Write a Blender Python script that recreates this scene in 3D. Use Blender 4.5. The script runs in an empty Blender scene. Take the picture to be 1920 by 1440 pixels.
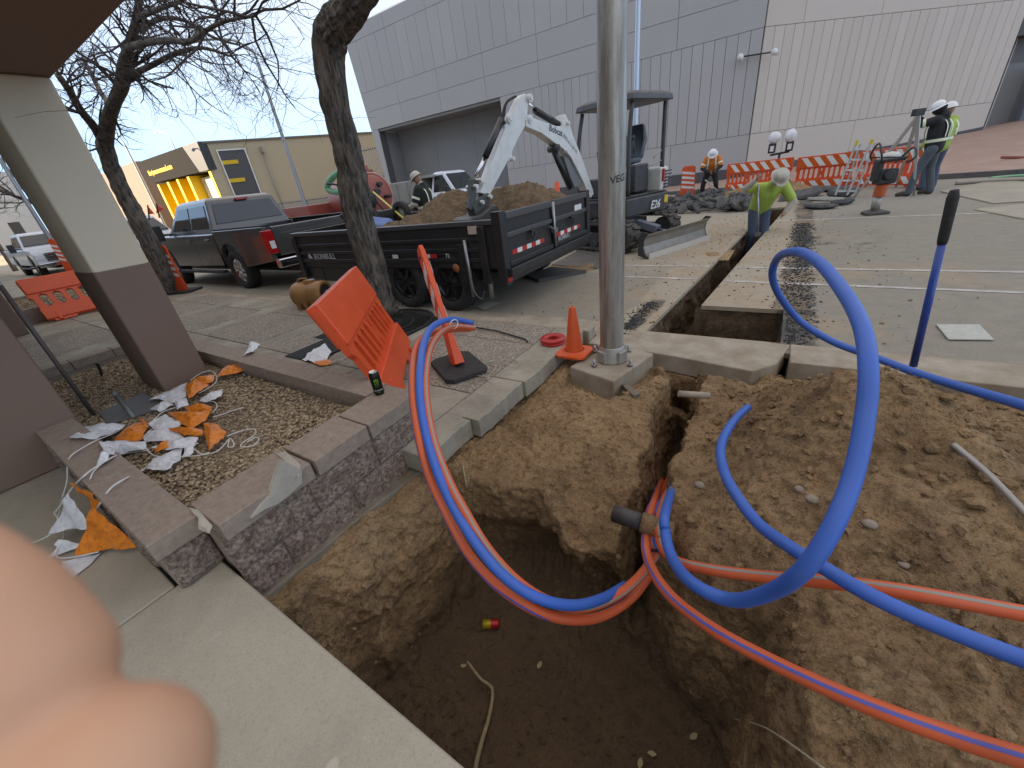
import bpy, bmesh, math, random
import numpy as np
from mathutils import Vector, Matrix, noise as mnoise
random.seed(7)
PI = math.pi
SC = bpy.context.scene
COL = SC.collection
# ------------------------------------------------------------------ camera
FPX, CX, CY, CAMH = 735.0, 960.0, 720.0, 1.55
_D = np.array([187., -1390., 735.]); _D /= np.linalg.norm(_D)
_W = np.array([-1200., 230., 735.]); _W -= _W.dot(_D) * _D; _W /= np.linalg.norm(_W)
_Z = -_D; _X = -_W; _Y = -np.cross(_Z, _X)
RC = np.array([_X, _Y, _Z])            # world = RC @ (right, up, forward)
cam = bpy.data.cameras.new('camera'); camo = bpy.data.objects.new('camera', cam); COL.objects.link(camo)
m = Matrix.Identity(4)
for i in range(3):
    m[i][0] = RC[i][0]; m[i][1] = RC[i][1]; m[i][2] = -RC[i][2]
m[2][3] = CAMH
camo.matrix_world = m
cam.sensor_width = 36; cam.lens = FPX * 36 / 1920
cam.clip_start = 0.004; cam.clip_end = 900
cam.dof.use_dof = True; cam.dof.focus_distance = 5.0; cam.dof.aperture_fstop = 11.0
SC.camera = camo
# ------------------------------------------------------------------ light
SUN_AZ, SUN_EL = 225.0, 18.0
SKYP = ((-.14, .76), (.12, .985), (.38, 1.08))
w = bpy.data.worlds.new('World'); SC.world = w; w.use_nodes = True
wn = w.node_tree.nodes; wl = w.node_tree.links
sk = wn.new('ShaderNodeTexSky'); sk.sky_type = 'NISHITA'; sk.sun_disc = False
sk.sun_elevation = math.radians(SUN_EL); sk.sun_rotation = math.radians(SUN_AZ)
sk.altitude = 1600; sk.air_density = 1.0; sk.dust_density = 0.3; sk.ozone_density = 1.5
bg = wn['Background']; bg.inputs[1].default_value = 0.15
# one uniform tone curve per channel over the whole sky (a camera-like rendition of the clear winter blue)
sp_ = wn.new('ShaderNodeSeparateColor'); cb_ = wn.new('ShaderNodeCombineColor'); wl.new(sk.outputs[0], sp_.inputs[0])
for k_, (p_, g_) in enumerate(SKYP):
    pw = wn.new('ShaderNodeMath'); pw.operation = 'POWER'; pw.inputs[1].default_value = p_; wl.new(sp_.outputs[k_], pw.inputs[0])
    ml = wn.new('ShaderNodeMath'); ml.operation = 'MULTIPLY'; ml.inputs[1].default_value = g_; wl.new(pw.outputs[0], ml.inputs[0]); wl.new(ml.outputs[0], cb_.inputs[k_])
wl.new(cb_.outputs[0], bg.inputs[0])
sl = bpy.data.lights.new('sun', 'SUN'); sl.energy = 2.0; sl.angle = math.radians(0.5); sl.color = (1, .95, .88)
so = bpy.data.objects.new('sun', sl); COL.objects.link(so)
az = math.radians(SUN_AZ); el = math.radians(SUN_EL)
sd = Vector((math.sin(az) * math.cos(el), math.cos(az) * math.cos(el), math.sin(el)))
so.rotation_euler = sd.to_track_quat('Z', 'Y').to_euler(); so.location = (0, 0, 60)
vs = SC.view_settings; SC.display_settings.display_device = 'sRGB'
vs.view_transform = 'Standard'; vs.look = 'None'; vs.gamma = 1; vs.exposure = 2.75; vs.use_curve_mapping = False
vs.use_white_balance = True; vs.white_balance_temperature = 9600; vs.white_balance_tint = 12

# ------------------------------------------------------------------ picture maths
def ray(px, py):
    v = RC @ np.array([px - CX, -(py - CY), FPX]); return v / np.linalg.norm(v)
def G(px, py, z=0.0):
    v = ray(px, py); t = (z - CAMH) / v[2]; return Vector((v[0] * t, v[1] * t, z))
def AT(px, py, x=None, y=None, d=None):
    if d is not None:      # d = depth along the viewing axis
        v = RC @ np.array([(px - CX) / FPX * d, -(py - CY) / FPX * d, d]); return Vector((v[0], v[1], v[2] + CAMH))
    v = ray(px, py); t = y / v[1] if y is not None else x / v[0]
    return Vector((v[0] * t, v[1] * t, v[2] * t + CAMH))
# ------------------------------------------------------------------ materials
MATS = {}
def M(name, col, rough=.6, metal=0., nz=None, bump=None, spec=.5, col2=None, trans=0., coat=0., alpha=1., obj=True, sss=0., zstretch=1.):
    """nz=(scale, amount 0..1) mottling towards col2, bump=(scale, strength, distance)"""
    if name in MATS: return MATS[name]
    m = bpy.data.materials.new(name); m.use_nodes = True
    n = m.node_tree.nodes; l = m.node_tree.links; b = n['Principled BSDF']
    b.inputs['Base Color'].default_value = (*col, 1); b.inputs['Roughness'].default_value = rough
    b.inputs['Metallic'].default_value = metal; b.inputs['Specular IOR Level'].default_value = spec
    if trans: b.inputs['Transmission Weight'].default_value = trans
    if coat: b.inputs['Coat Weight'].default_value = coat; b.inputs['Coat Roughness'].default_value = .08
    if sss: b.inputs['Subsurface Weight'].default_value = sss; b.inputs['Subsurface Radius'].default_value = (.01, .004, .002); b.inputs['Subsurface Scale'].default_value = 1.
    if alpha < 1: b.inputs['Alpha'].default_value = alpha
    if nz or bump:
        tc = n.new('ShaderNodeTexCoord'); vec = tc.outputs['Object']
        if not obj:
            ge = n.new('ShaderNodeNewGeometry'); vec = ge.outputs['Position']
        if zstretch != 1.:
            mp = n.new('ShaderNodeMapping'); mp.inputs['Scale'].default_value = (1, 1, zstretch); l.new(vec, mp.inputs[0]); vec = mp.outputs[0]
    if nz:
        t = n.new('ShaderNodeTexNoise'); t.inputs['Scale'].default_value = nz[0]; t.inputs['Detail'].default_value = 7; t.inputs['Roughness'].default_value = .62
        l.new(vec, t.inputs['Vector'])
        r = n.new('ShaderNodeValToRGB'); r.color_ramp.elements[0].position = .32; r.color_ramp.elements[1].position = .7
        c2 = col2 or tuple(c * .45 for c in col)
        a = nz[1]
        r.color_ramp.elements[0].color = (*[c * (1 - a) + d * a for c, d in zip(col, c2)], 1)
        r.color_ramp.elements[1].color = (*col, 1)
        l.new(t.outputs['Fac'], r.inputs[0]); l.new(r.outputs[0], b.inputs['Base Color'])
        mr = n.new('ShaderNodeMapRange'); mr.inputs[3].default_value = max(0, rough - .12); mr.inputs[4].default_value = min(1, rough + .12)
        l.new(t.outputs['Fac'], mr.inputs[0]); l.new(mr.outputs[0], b.inputs['Roughness'])
    if bump:
        t2 = n.new('ShaderNodeTexNoise'); t2.inputs['Scale'].default_value = bump[0]; t2.inputs['Detail'].default_value = 8; t2.inputs['Roughness'].default_value = .65
        l.new(vec, t2.inputs['Vector'])
        bp = n.new('ShaderNodeBump'); bp.inputs['Strength'].default_value = bump[1]; bp.inputs['Distance'].default_value = bump[2] if len(bump) > 2 else .01
        l.new(t2.outputs['Fac'], bp.inputs['Height']); l.new(bp.outputs[0], b.inputs['Normal'])
    MATS[name] = m; return m
class NT:
    """tiny node helper for the richer ground materials"""
    def __init__(s, name):
        s.m = bpy.data.materials.new(name); s.m.use_nodes = True; MATS[name] = s.m
        s.n = s.m.node_tree.nodes; s.l = s.m.node_tree.links; s.b = s.n['Principled BSDF']
        s.g = s.n.new('ShaderNodeNewGeometry').outputs['Position']
    def noise(s, sc, det=6, rough=.6, vec=None, dist=0.):
        t = s.n.new('ShaderNodeTexNoise'); t.inputs['Scale'].default_value = sc; t.inputs['Detail'].default_value = det
        t.inputs['Roughness'].default_value = rough; t.inputs['Distortion'].default_value = dist
        s.l.new(vec or s.g, t.inputs['Vector']); return t.outputs['Fac']
    def vor(s, sc, out='Distance', feat='F1', vec=None):
        t = s.n.new('ShaderNodeTexVoronoi'); t.feature = feat; t.inputs['Scale'].default_value = sc
        s.l.new(vec or s.g, t.inputs['Vector']); return t.outputs[out]
    def ramp(s, fac, stops):
        r = s.n.new('ShaderNodeValToRGB'); e = r.color_ramp.elements
        while len(e) < len(stops): e.new(.5)
        for k, (p, c) in enumerate(stops):
            e[k].position = p; e[k].color = (*c, 1) if not isinstance(c, (int, float)) else (c, c, c, 1)
        s.l.new(fac, r.inputs[0]); return r.outputs[0]
    def mix(s, fac, a, b, mode='MIX'):
        x = s.n.new('ShaderNodeMix'); x.data_type = 'RGBA'; x.blend_type = mode
        for sock, v in ((x.inputs[0], fac), (x.inputs[6], a), (x.inputs[7], b)):
            if isinstance(v, (int, float)): sock.default_value = v
            elif isinstance(v, tuple): sock.default_value = (*v, 1)
            else: s.l.new(v, sock)
        return x.outputs[2]
    def math(s, op, a, b=None, c=None):
        x = s.n.new('ShaderNodeMath'); x.operation = op
        for sock, v in zip(x.inputs, (a, b, c)):
            if v is None: continue
            if isinstance(v, (int, float)): sock.default_value = v
            else: s.l.new(v, sock)
        return x.outputs[0]
    def xyz(s):
        x = s.n.new('ShaderNodeSeparateXYZ'); s.l.new(s.g, x.inputs[0]); return x.outputs
    def sstep(s, v, a, b):
        x = s.n.new('ShaderNodeMapRange'); x.interpolation_type = 'SMOOTHSTEP'
        s.l.new(v, x.inputs[0]); x.inputs[1].default_value = a; x.inputs[2].default_value = b; return x.outputs[0]
    def done(s, col, h=None, strength=.6, dist=.01, rough=.85):
        if isinstance(col, tuple): s.b.inputs['Base Color'].default_value = (*col, 1)
        else: s.l.new(col, s.b.inputs['Base Color'])
        if isinstance(rough, (int, float)): s.b.inputs['Roughness'].default_value = rough
        else: s.l.new(rough, s.b.inputs['Roughness'])
        s.b.inputs['Specular IOR Level'].default_value = .35
        if h is not None:
            bp = s.n.new('ShaderNodeBump'); bp.inputs['Strength'].default_value = strength; bp.inputs['Distance'].default_value = dist
            s.l.new(h, bp.inputs['Height']); s.l.new(bp.outputs[0], s.b.inputs['Normal'])
        return s.m
# ------------------------------------------------------------------ things, parts
def tag(o, label=None, cat=None, group=None, kind=None):
    if label: o['label'] = label
    if cat: o['category'] = cat
    if group: o['group'] = group
    if kind: o['kind'] = kind
    return o
def thing(name, label, cat, loc=(0, 0, 0), rz=0., group=None, mat=None):
    o = bpy.data.objects.new(name, None); COL.objects.link(o); o.empty_display_size = .1
    if mat is not None: o.matrix_basis = mat
    else: o.location = loc; o.rotation_euler = (0, 0, rz)
    return tag(o, label, cat, group)
def full(o):
    m = o.matrix_basis.copy()
    while o.parent: o = o.parent; m = o.matrix_basis @ m
    return m
def copy_tree(o, parent=None):
    c = o.copy(); COL.objects.link(c); c.parent = parent
    for ch in [x for x in bpy.data.objects if x.parent == o]: copy_tree(ch, c)
    return c
def frame(d, up=(0, 0, 1)):
    z = Vector(d).normalized(); u = Vector(up)
    x = u.cross(z)
    if x.length < 1e-4: x = Vector((1, 0, 0)).cross(z)
    if x.length < 1e-4: x = Vector((0, 1, 0)).cross(z)
    x.normalize(); y = z.cross(x); return x, y, z
class MB:
    def __init__(s): s.v = []; s.f = []; s.sm = []
    def add(s, vs_, fs, smooth=False):
        o = len(s.v); s.v += [tuple(p) for p in vs_]; s.f += [tuple(i + o for i in f) for f in fs]; s.sm += [smooth] * len(fs); return s
    def box(s, a, b, M4=None):
        x0, y0, z0 = a; x1, y1, z1 = b
        p = [Vector(q) for q in ((x0,y0,z0),(x1,y0,z0),(x1,y1,z0),(x0,y1,z0),(x0,y0,z1),(x1,y0,z1),(x1,y1,z1),(x0,y1,z1))]
        if M4 is not None: p = [M4 @ q for q in p]
        return s.add(p, [(0,3,2,1),(4,5,6,7),(0,1,5,4),(1,2,6,5),(2,3,7,6),(3,0,4,7)])
    def bar(s, p0, p1, wx, wy=None, up=(0, 0, 1)):
        """rectangular bar from p0 to p1"""
        wy = wy or wx; p0 = Vector(p0); p1 = Vector(p1); x, y, z = frame(p1 - p0, up)
        p = [q + x * i * wx / 2 + y * j * wy / 2 for q in (p0, p1) for i, j in ((-1,-1),(1,-1),(1,1),(-1,1))]
        return s.add(p, [(0,3,2,1),(4,5,6,7),(0,1,5,4),(1,2,6,5),(2,3,7,6),(3,0,4,7)])
    def tube(s, pts, r, n=10, closed=False, caps=True, rr=None):
        pts = [Vector(p) for p in pts]; k = len(pts); o = len(s.v); ring = []
        x = None
        for i, p in enumerate(pts):
            a = pts[max(i - 1, 0)] if not closed else pts[(i - 1) % k]; b = pts[min(i + 1, k - 1)] if not closed else pts[(i + 1) % k]
            t = (b - a).normalized()
            if x is None: x, y, _ = frame(t)
            else:
                x = (x - t * x.dot(t)); x.normalize(); y = t.cross(x)
            R = rr[i] if rr else r
            ring += [p + (x * math.cos(2 * PI * j / n) + y * math.sin(2 * PI * j / n)) * R for j in range(n)]
        fs = []
        for i in range(k if closed else k - 1):
            for j in range(n):
                a = i * n + j; b = i * n + (j + 1) % n; c = ((i + 1) % k) * n
                fs.append((a, b, c + (j + 1) % n, c + j))
        s.add(ring, fs, True)
        if caps and not closed:
            s.f.append(tuple(o + j for j in reversed(range(n)))); s.sm.append(False)
            s.f.append(tuple(o + (k - 1) * n + j for j in range(n))); s.sm.append(False)
        return s
    def cyl(s, p0, p1, r0, r1=None, n=16): return s.tube([p0, p1], r0, n, rr=[r0, r0 if r1 is None else r1])
    def lathe(s, prof, org=(0, 0, 0), axis=(0, 0, 1), n=20, smooth=True, up=(0, 0, 1)):
        x, y, z = frame(axis, up); org = Vector(org); vs_ = []
        for r, h in prof: vs_ += [org + z * h + (x * math.cos(2 * PI * j / n) + y * math.sin(2 * PI * j / n)) * r for j in range(n)]
        fs = [(i * n + j, i * n + (j + 1) % n, (i + 1) * n + (j + 1) % n, (i + 1) * n + j) for i in range(len(prof) - 1) for j in range(n)]
        return s.add(vs_, fs, smooth)
    def prism(s, poly, h, o=(0, 0, 0), ux=(1, 0, 0), uy=(0, 1, 0)):
        """poly (convex or not, ngon caps) in plane ux,uy, extruded along ux x uy by h (centred when tuple)"""
        ux = Vector(ux); uy = Vector(uy); n_ = ux.cross(uy); o = Vector(o)
        a, b = h if isinstance(h, (tuple, list)) else (0, h)
        k = len(poly); vs_ = [o + ux * p[0] + uy * p[1] + n_ * a for p in poly] + [o + ux * p[0] + uy * p[1] + n_ * b for p in poly]
        return s.add(vs_, [tuple(reversed(range(k))), tuple(range(k, 2 * k))] + [(i, (i + 1) % k, k + (i + 1) % k, k + i) for i in range(k)])
    def ball(s, c, r, seg=10, rings=7, sq=(1, 1, 1)):
        c = Vector(c); vs_ = [c + Vector((0, 0, r * sq[2]))]
        for i in range(1, rings):
            a = PI * i / rings
            vs_ += [c + Vector((r * sq[0] * math.sin(a) * math.cos(2 * PI * j / seg), r * sq[1] * math.sin(a) * math.sin(2 * PI * j / seg), r * sq[2] * math.cos(a))) for j in range(seg)]
        vs_.append(c - Vector((0, 0, r * sq[2]))); fs = [(0, 1 + j, 1 + (j + 1) % seg) for j in range(seg)]
        for i in range(rings - 2):
            fs += [(1 + i * seg + j, 1 + (i + 1) * seg + j, 1 + (i + 1) * seg + (j + 1) % seg, 1 + i * seg + (j + 1) % seg) for j in range(seg)]
        L = len(vs_) - 1; fs += [(L, L - seg + (j + 1) % seg, L - seg + j) for j in range(seg)]
        return s.add(vs_, fs, True)
    def holed(s, outer, holes, th, o=(0, 0, 0), ux=(1, 0, 0), uy=(0, 0, 1)):
        """flat plate with holes, thickness th (centred)"""
        cu = bpy.data.curves.new('t', 'CURVE'); cu.dimensions = '2D'; cu.fill_mode = 'BOTH'; cu.extrude = th / 2
        for poly in [outer] + holes:
            sp = cu.splines.new('POLY'); sp.points.add(len(poly) - 1); sp.use_cyclic_u = True
            for k, p in enumerate(poly): sp.points[k].co = (p[0], p[1], 0, 1)
        ob = bpy.data.objects.new('t', cu); me = ob.to_mesh()
        ux = Vector(ux); uy = Vector(uy); n_ = ux.cross(uy); o = Vector(o)
        s.add([o + ux * v.co.x + uy * v.co.y + n_ * v.co.z for v in me.vertices], [tuple(p.vertices) for p in me.polygons])
        ob.to_mesh_clear(); bpy.data.objects.remove(ob); bpy.data.curves.remove(cu); return s
    def build(s, name, mat, parent=None, world=False, bevel=0., label=None, kind=None, seg=2, recentre=False):
        vv = [Vector(p) for p in s.v]
        if parent is not None and world:
            im = full(parent).inverted(); vv = [im @ p for p in vv]
        loc = None
        if recentre:
            lo = Vector((min(p.x for p in vv), min(p.y for p in vv), min(p.z for p in vv))); hi = Vector((max(p.x for p in vv), max(p.y for p in vv), max(p.z for p in vv)))
            loc = Vector(((lo.x + hi.x) / 2, (lo.y + hi.y) / 2, lo.z)); vv = [p - loc for p in vv]
        me = bpy.data.meshes.new(name); me.from_pydata(vv, [], s.f); me.validate()
        if len(me.polygons) == len(s.sm): me.polygons.foreach_set('use_smooth', s.sm)
        bm = bmesh.new(); bm.from_mesh(me); bmesh.ops.recalc_face_normals(bm, faces=bm.faces); bm.to_mesh(me); bm.free()
        me.materials.append(mat)
        ob = bpy.data.objects.new(name, me); COL.objects.link(ob)
        if loc is not None: ob.location = loc
        if parent is not None: ob.parent = parent
        if bevel:
            md = ob.modifiers.new('bevel', 'BEVEL'); md.width = bevel; md.segments = seg; md.limit_method = 'ANGLE'; md.angle_limit = .6
            me.polygons.foreach_set('use_smooth', [True] * len(me.polygons)); md.harden_normals = True
        if label: ob['label'] = label
        if kind: ob['kind'] = kind
        return ob
def npmesh(name, V, F, mat, parent=None, kind=None, smooth=True):
    me = bpy.data.meshes.new(name); V = np.asarray(V, dtype=np.float32); F = np.asarray(F, dtype=np.int32)
    k = F.shape[1]
    me.vertices.add(len(V)); me.vertices.foreach_set('co', V.ravel())
    me.loops.add(F.size); me.loops.foreach_set('vertex_index', F.ravel())
    me.polygons.add(len(F)); me.polygons.foreach_set('loop_start', np.arange(0, F.size, k, dtype=np.int32))
    me.update(calc_edges=True); me.validate()
    me.polygons.foreach_set('use_smooth', np.full(len(me.polygons), smooth))
    me.materials.append(mat); ob = bpy.data.objects.new(name, me); COL.objects.link(ob)
    if parent is not None: ob.parent = parent
    if kind: ob['kind'] = kind
    return ob
def gridfaces(nx, ny):
    i = np.arange((nx - 1) * (ny - 1)); a = (i // (ny - 1)) * ny + i % (ny - 1)
    return np.stack([a, a + ny, a + ny + 1, a + 1], 1)
def text(parent, name, s, o, ux, uy, size, mat, ext=.0015, shear=0., world=False, align='LEFT', bold=0.):
    cu = bpy.data.curves.new('t', 'FONT'); cu.body = s; cu.size = size; cu.extrude = ext; cu.shear = shear; cu.resolution_u = 2; cu.align_x = align
    cu.offset = bold
    ob = bpy.data.objects.new('t', cu); me0 = ob.to_mesh()
    ux = Vector(ux).normalized(); uy = Vector(uy); uy = (uy - ux * uy.dot(ux)).normalized(); n_ = ux.cross(uy); o = Vector(o)
    b = MB(); b.add([o + ux * v.co.x + uy * v.co.y + n_ * v.co.z for v in me0.vertices], [tuple(p.vertices) for p in me0.polygons])
    ob.to_mesh_clear(); bpy.data.objects.remove(ob); bpy.data.curves.remove(cu)
    return b.build(name, mat, parent, world)
def catmull(P, n=8):
    P = [Vector(p) for p in P]; out = []
    for i in range(len(P) - 1):
        a = P[max(i - 1, 0)]; b = P[i]; c = P[i + 1]; d = P[min(i + 2, len(P) - 1)]
        for k in range(n):
            t = k / n
            out.append(.5 * ((2 * b) + (c - a) * t + (2 * a - 5 * b + 4 * c - d) * t * t + (3 * b - a - 3 * c + d) * t ** 3))
    out.append(P[-1]); return out
# numpy value noise
def _h(ix, iy, s):
    n = (ix * 374761393 + iy * 668265263 + s * 2147483647) & 0xffffffff
    n = ((n ^ (n >> 13)) * 1274126177) & 0xffffffff
    return ((n ^ (n >> 16)) & 0xffff) / 65535.0
def vnoise(x, y, s=0):
    ix = np.floor(x).astype(np.int64); iy = np.floor(y).astype(np.int64); fx = x - ix; fy = y - iy
    fx = fx * fx * (3 - 2 * fx); fy = fy * fy * (3 - 2 * fy)
    return (_h(ix, iy, s) * (1 - fx) + _h(ix + 1, iy, s) * fx) * (1 - fy) + (_h(ix, iy + 1, s) * (1 - fx) + _h(ix + 1, iy + 1, s) * fx) * fy - .5
def fbm(x, y, oct=5, s=0, g=.5):
    r = 0; a = 1.
    for k in range(oct): r = r + a * vnoise(x * 2 ** k + 17.3 * k, y * 2 ** k - 9.1 * k, s + k); a *= g
    return r
def sstep(x, a, b):
    t = np.clip((x - a) / (b - a), 0, 1); return t * t * (3 - 2 * t)
def polydist(X, Y, poly):
    """signed distance, positive inside"""
    d = np.full(X.shape, 1e9); ins = np.zeros(X.shape, bool); k = len(poly)
    for i in range(k):
        ax, ay = poly[i][:2]; bx, by = poly[(i + 1) % k][:2]
        ex, ey = bx - ax, by - ay; t = np.clip(((X - ax) * ex + (Y - ay) * ey) / (ex * ex + ey * ey + 1e-12), 0, 1)
        d = np.minimum(d, np.hypot(X - ax - t * ex, Y - ay - t * ey))
        c = ((ay > Y) != (by > Y)) & (X < (bx - ax) * (Y - ay) / (by - ay + 1e-12) + ax); ins ^= c
    return np.where(ins, d, -d)
# ------------------------------------------------------------------ common materials
BLACK = M('black_paint', (.016, .017, .02), .35, 0, (6, .4), spec=.5, col2=(.05, .045, .04))
RUB = M('rubber', (.022, .021, .021), .8, 0, (20, .5), (60, .2, .003), col2=(.06, .055, .05))
DARK = M('dark_plastic', (.03, .03, .033), .5, 0, (10, .3))
STEEL = M('steel', (.42, .42, .42), .38, .9, (12, .5), col2=(.2, .18, .16))
CHROME = M('chrome', (.7, .7, .72), .12, 1.)
WHITEP = M('white_paint', (.74, .75, .76), .3, 0, (5, .25), coat=.3, col2=(.5, .47, .43))
GLASS = M('dark_glass', (.02, .025, .03), .04, 0, spec=.8)
REDL = M('red_lens', (.45, .01, .012), .15, coat=.5)
ORP = M('orange_plastic', (.83, .1, .03), .42, 0, (9, .35), (30, .1, .002), col2=(.55, .06, .02))
REFW = M('reflective_white', (.78, .77, .75), .35, 0, (14, .3), col2=(.55, .5, .45))
REFO = M('reflective_orange', (.75, .12, .02), .35, 0, (14, .3))
GALV = M('galvanised', (.42, .4, .37), .45, .45, (3, .5), (40, .1, .002), col2=(.25, .2, .16))
CONC = M('concrete', (.40, .36, .30), .9, 0, (5, .5), (45, .4, .004), col2=(.2, .18, .15), obj=False)
# ================================================================== THE SETTING
# ---- road
t = NT('road_mat'); x, y, z = t.xyz()
big = t.noise(.5, 5); fine = t.noise(60, 3); mid = t.noise(6, 6, .7); st = t.noise(1.3, 7, .65)
asph = t.mix(mid, (0.180, 0.163, 0.133), (0.342, 0.303, 0.239)); asph = t.mix(t.math('MULTIPLY', t.sstep(fine, .5, .75), .45), asph, (0.419, 0.378, 0.329))
conc = t.mix(mid, (0.317, 0.262, 0.193), (0.508, 0.445, 0.352)); conc = t.mix(t.math('MULTIPLY', t.sstep(fine, .35, .6), .3), conc, (0.279, 0.232, 0.170))
# east half asphalt, middle slab concrete, west asphalt near the kerb
wob = t.math('MULTIPLY', t.math('SUBTRACT', t.noise(3.5, 7, .75), .5), .5)
xe = t.math('ADD', x, wob)
# seam runs slightly east of north: x_seam = .12 + .06*(y-3.8)
seam = t.math('SUBTRACT', xe, t.math('MULTIPLY_ADD', y, .02, .22))
east = t.sstep(seam, -.03, .03)
fary = t.sstep(t.math('ADD', y, wob), 4.9, 5.2)
wx = t.sstep(t.math('ADD', t.math('MULTIPLY', t.math('SUBTRACT', xe, -1.35), -1.), 0.), -.03, .03)
wy = t.math('SUBTRACT', 1., t.sstep(t.math('ADD', y, t.math('MULTIPLY', x, -.25)), 5.6, 8.5))
west = t.math('MULTIPLY', wx, wy)
c = t.mix(t.math('MAXIMUM', east, t.math('MULTIPLY', west, .85)), conc, asph)
far_ = t.sstep(y, 9, 14); c = t.mix(t.math('MULTIPLY', far_, .7), c, t.mix(mid, (0.241, 0.220, 0.187), (0.381, 0.348, 0.295)))
# crumbled black tack coat along the seams
b1 = t.math('SUBTRACT', 1., t.sstep(t.math('ABSOLUTE', t.math('SUBTRACT', seam, -.08)), .13, .18))
b2 = t.math('MULTIPLY', t.math('SUBTRACT', 1., t.sstep(t.math('ABSOLUTE', t.math('ADD', t.math('MULTIPLY_ADD', y, -.05, 1.38), t.math('ADD', x, t.math('MULTIPLY', wob, .3)))), .07, .1)), t.math('SUBTRACT', 1., t.sstep(y, 4.8, 5.0)))
b3 = t.math('MULTIPLY', t.sstep(t.noise(1.6, 6, .75), .52, .6), t.math('MULTIPLY', t.sstep(seam, -.1, 0), t.math('SUBTRACT', 1., t.sstep(t.math('ABSOLUTE', t.math('SUBTRACT', y, 8.6)), .5, 1.3))))
blk = t.math('MAXIMUM', t.math('MAXIMUM', b1, b2), t.math('MULTIPLY', b3, t.math('SUBTRACT', 1., t.sstep(x, .8, 1.6))))
tar = t.mix(t.sstep(t.noise(90, 3), .45, .6), (0.032, 0.030, 0.031), (0.114, 0.107, 0.096))
c = t.mix(t.math('MULTIPLY', blk, .95), c, tar)
# spilt soil
dm = t.sstep(t.math('ADD', st, t.math('MULTIPLY', t.math('SUBTRACT', 1., t.sstep(t.math('ABSOLUTE', t.math('ADD', x, .6)), .2, 2.2)), .16)), .56, .74)
dm2 = t.math('MULTIPLY', t.math('MULTIPLY', t.sstep(x, .2, .8), t.math('SUBTRACT', 1., t.sstep(x, 1.6, 2.6))), t.math('SUBTRACT', 1., t.sstep(t.math('ABSOLUTE', t.math('SUBTRACT', y, 6.3)), .2, .9)))
dm = t.math('MAXIMUM', dm, t.math('MULTIPLY', dm2, t.sstep(st, .4, .6)))
c = t.mix(t.math('MULTIPLY', dm, .62), c, t.mix(mid, (.30, .205, .125), (.46, .35, .24)))
c = t.mix(t.math('MULTIPLY', t.sstep(t.noise(130, 2, .5), .52, .7), .35), c, (.09, .08, .07)); c = t.mix(t.math('MULTIPLY', t.sstep(t.noise(170, 2, .5), .6, .7), .3), c, (.6, .56, .5))
h = t.math('ADD', t.math('MULTIPLY', fine, .5), t.math('MULTIPLY', t.noise(14, 5), .6))
h = t.math('ADD', h, t.math('MULTIPLY', blk, t.math('MULTIPLY', t.noise(55, 3), 1.5)))
ROADM = t.done(c, h, .7, .012)
# trench edges (left/right) and pit, measured on the ground
TL0, TL1 = Vector((-1.0, 3.98)), Vector((-.36, 13.3)); TR0, TR1 = Vector((-.70, 3.98)), Vector((.02, 13.3))
def tl(y): k = (y - 3.98) / 9.32; return TL0.x + k * (TL1.x - TL0.x)
def tr(y): k = (y - 3.98) / 9.32; return TR0.x + k * (TR1.x - TR0.x)
PX0, PX1, PY0, PY1 = -.70, .15, 3.86, 4.78
road = tag(bpy.data.objects.new('road', None), kind='structure'); COL.objects.link(road)
KY = 3.62
b = MB()
def sheet(b, pts, th=.045, z=0.):
    k = len(pts); b.add([(p[0], p[1], z) for p in pts] + [(p[0], p[1], z - th) for p in pts], [tuple(range(k))] + [(i, (i + 1) % k, k + (i + 1) % k, k + i) for i in range(k)])
yk = 3.86
def clampx(f, lo): return f
sheet(b, [(-160, KY + .02), (tl(yk), KY + .02), (tl(3.98), 3.98), (tl(13.3), 13.3), (-160, 13.3)])
sheet(b, [(tl(yk), KY + .02), (90, KY + .02), (90, PY0), (tl(yk), PY0)])
sheet(b, [(PX1, PY0), (90, PY0), (90, PY1), (PX1, PY1)])
sheet(b, [(tr(PY1), PY1), (90, PY1), (90, 13.3), (tr(13.3), 13.3)])
sheet(b, [(-160, 13.3), (90, 13.3), (90, 20.2), (-160, 20.2)])
b.build('road_surface', ROADM, road)
# ground far beyond
FARG = M('far_ground', (.17, .16, .14), .95, 0, (.2, .5), obj=False)
b = MB(); b.add([(-700, -420, -1.5), (420, -420, -1.5), (420, 600, -1.5), (-700, 600, -1.5)], [(0, 1, 2, 3)])
b.build('ground', FARG, None, kind='structure')
b = MB(); b.box((-700, 20.3, -.4), (-34.5, 240, -.05)); b.box((-700, -400, -.4), (-160.1, 20.2, -.05)); b.build('side_ground', FARG, None, kind='structure')
# painted lines
LINEM = M('line_paint', (.62, .6, .56), .7, 0, (7, .85), col2=(.26, .23, .2), obj=False)
def line(p0, p1, wd, z=.004):
    p0 = Vector(p0); p1 = Vector(p1); d = (p1 - p0).normalized(); n_ = Vector((-d.y, d.x)) * wd / 2
    b = MB(); b.add([(*(p0 - n_), z), (*(p1 - n_), z), (*(p1 + n_), z), (*(p0 + n_), z)], [(0, 1, 2, 3)]); return b.build('road_marking', LINEM, road)
line((-2.2, 6.72), (tl(6.6) - .02, 6.66), .07); line((tr(6.6) + .02, 6.62), (7, 6.2), .07)
line((-2.2, 5.98), (tl(5.9) - .02, 5.93), .07); line((tr(5.9) + .02, 5.86), (7, 5.28), .07)
line((tr(10.9) + .02, 10.95), (8, 10.35), .09); line((-60, 10.9), (-6, 10.9), .1); line((-60, 7.4), (-13, 7.4), .1)
line((-60, 5.9), (-17, 5.9), .1)
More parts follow.
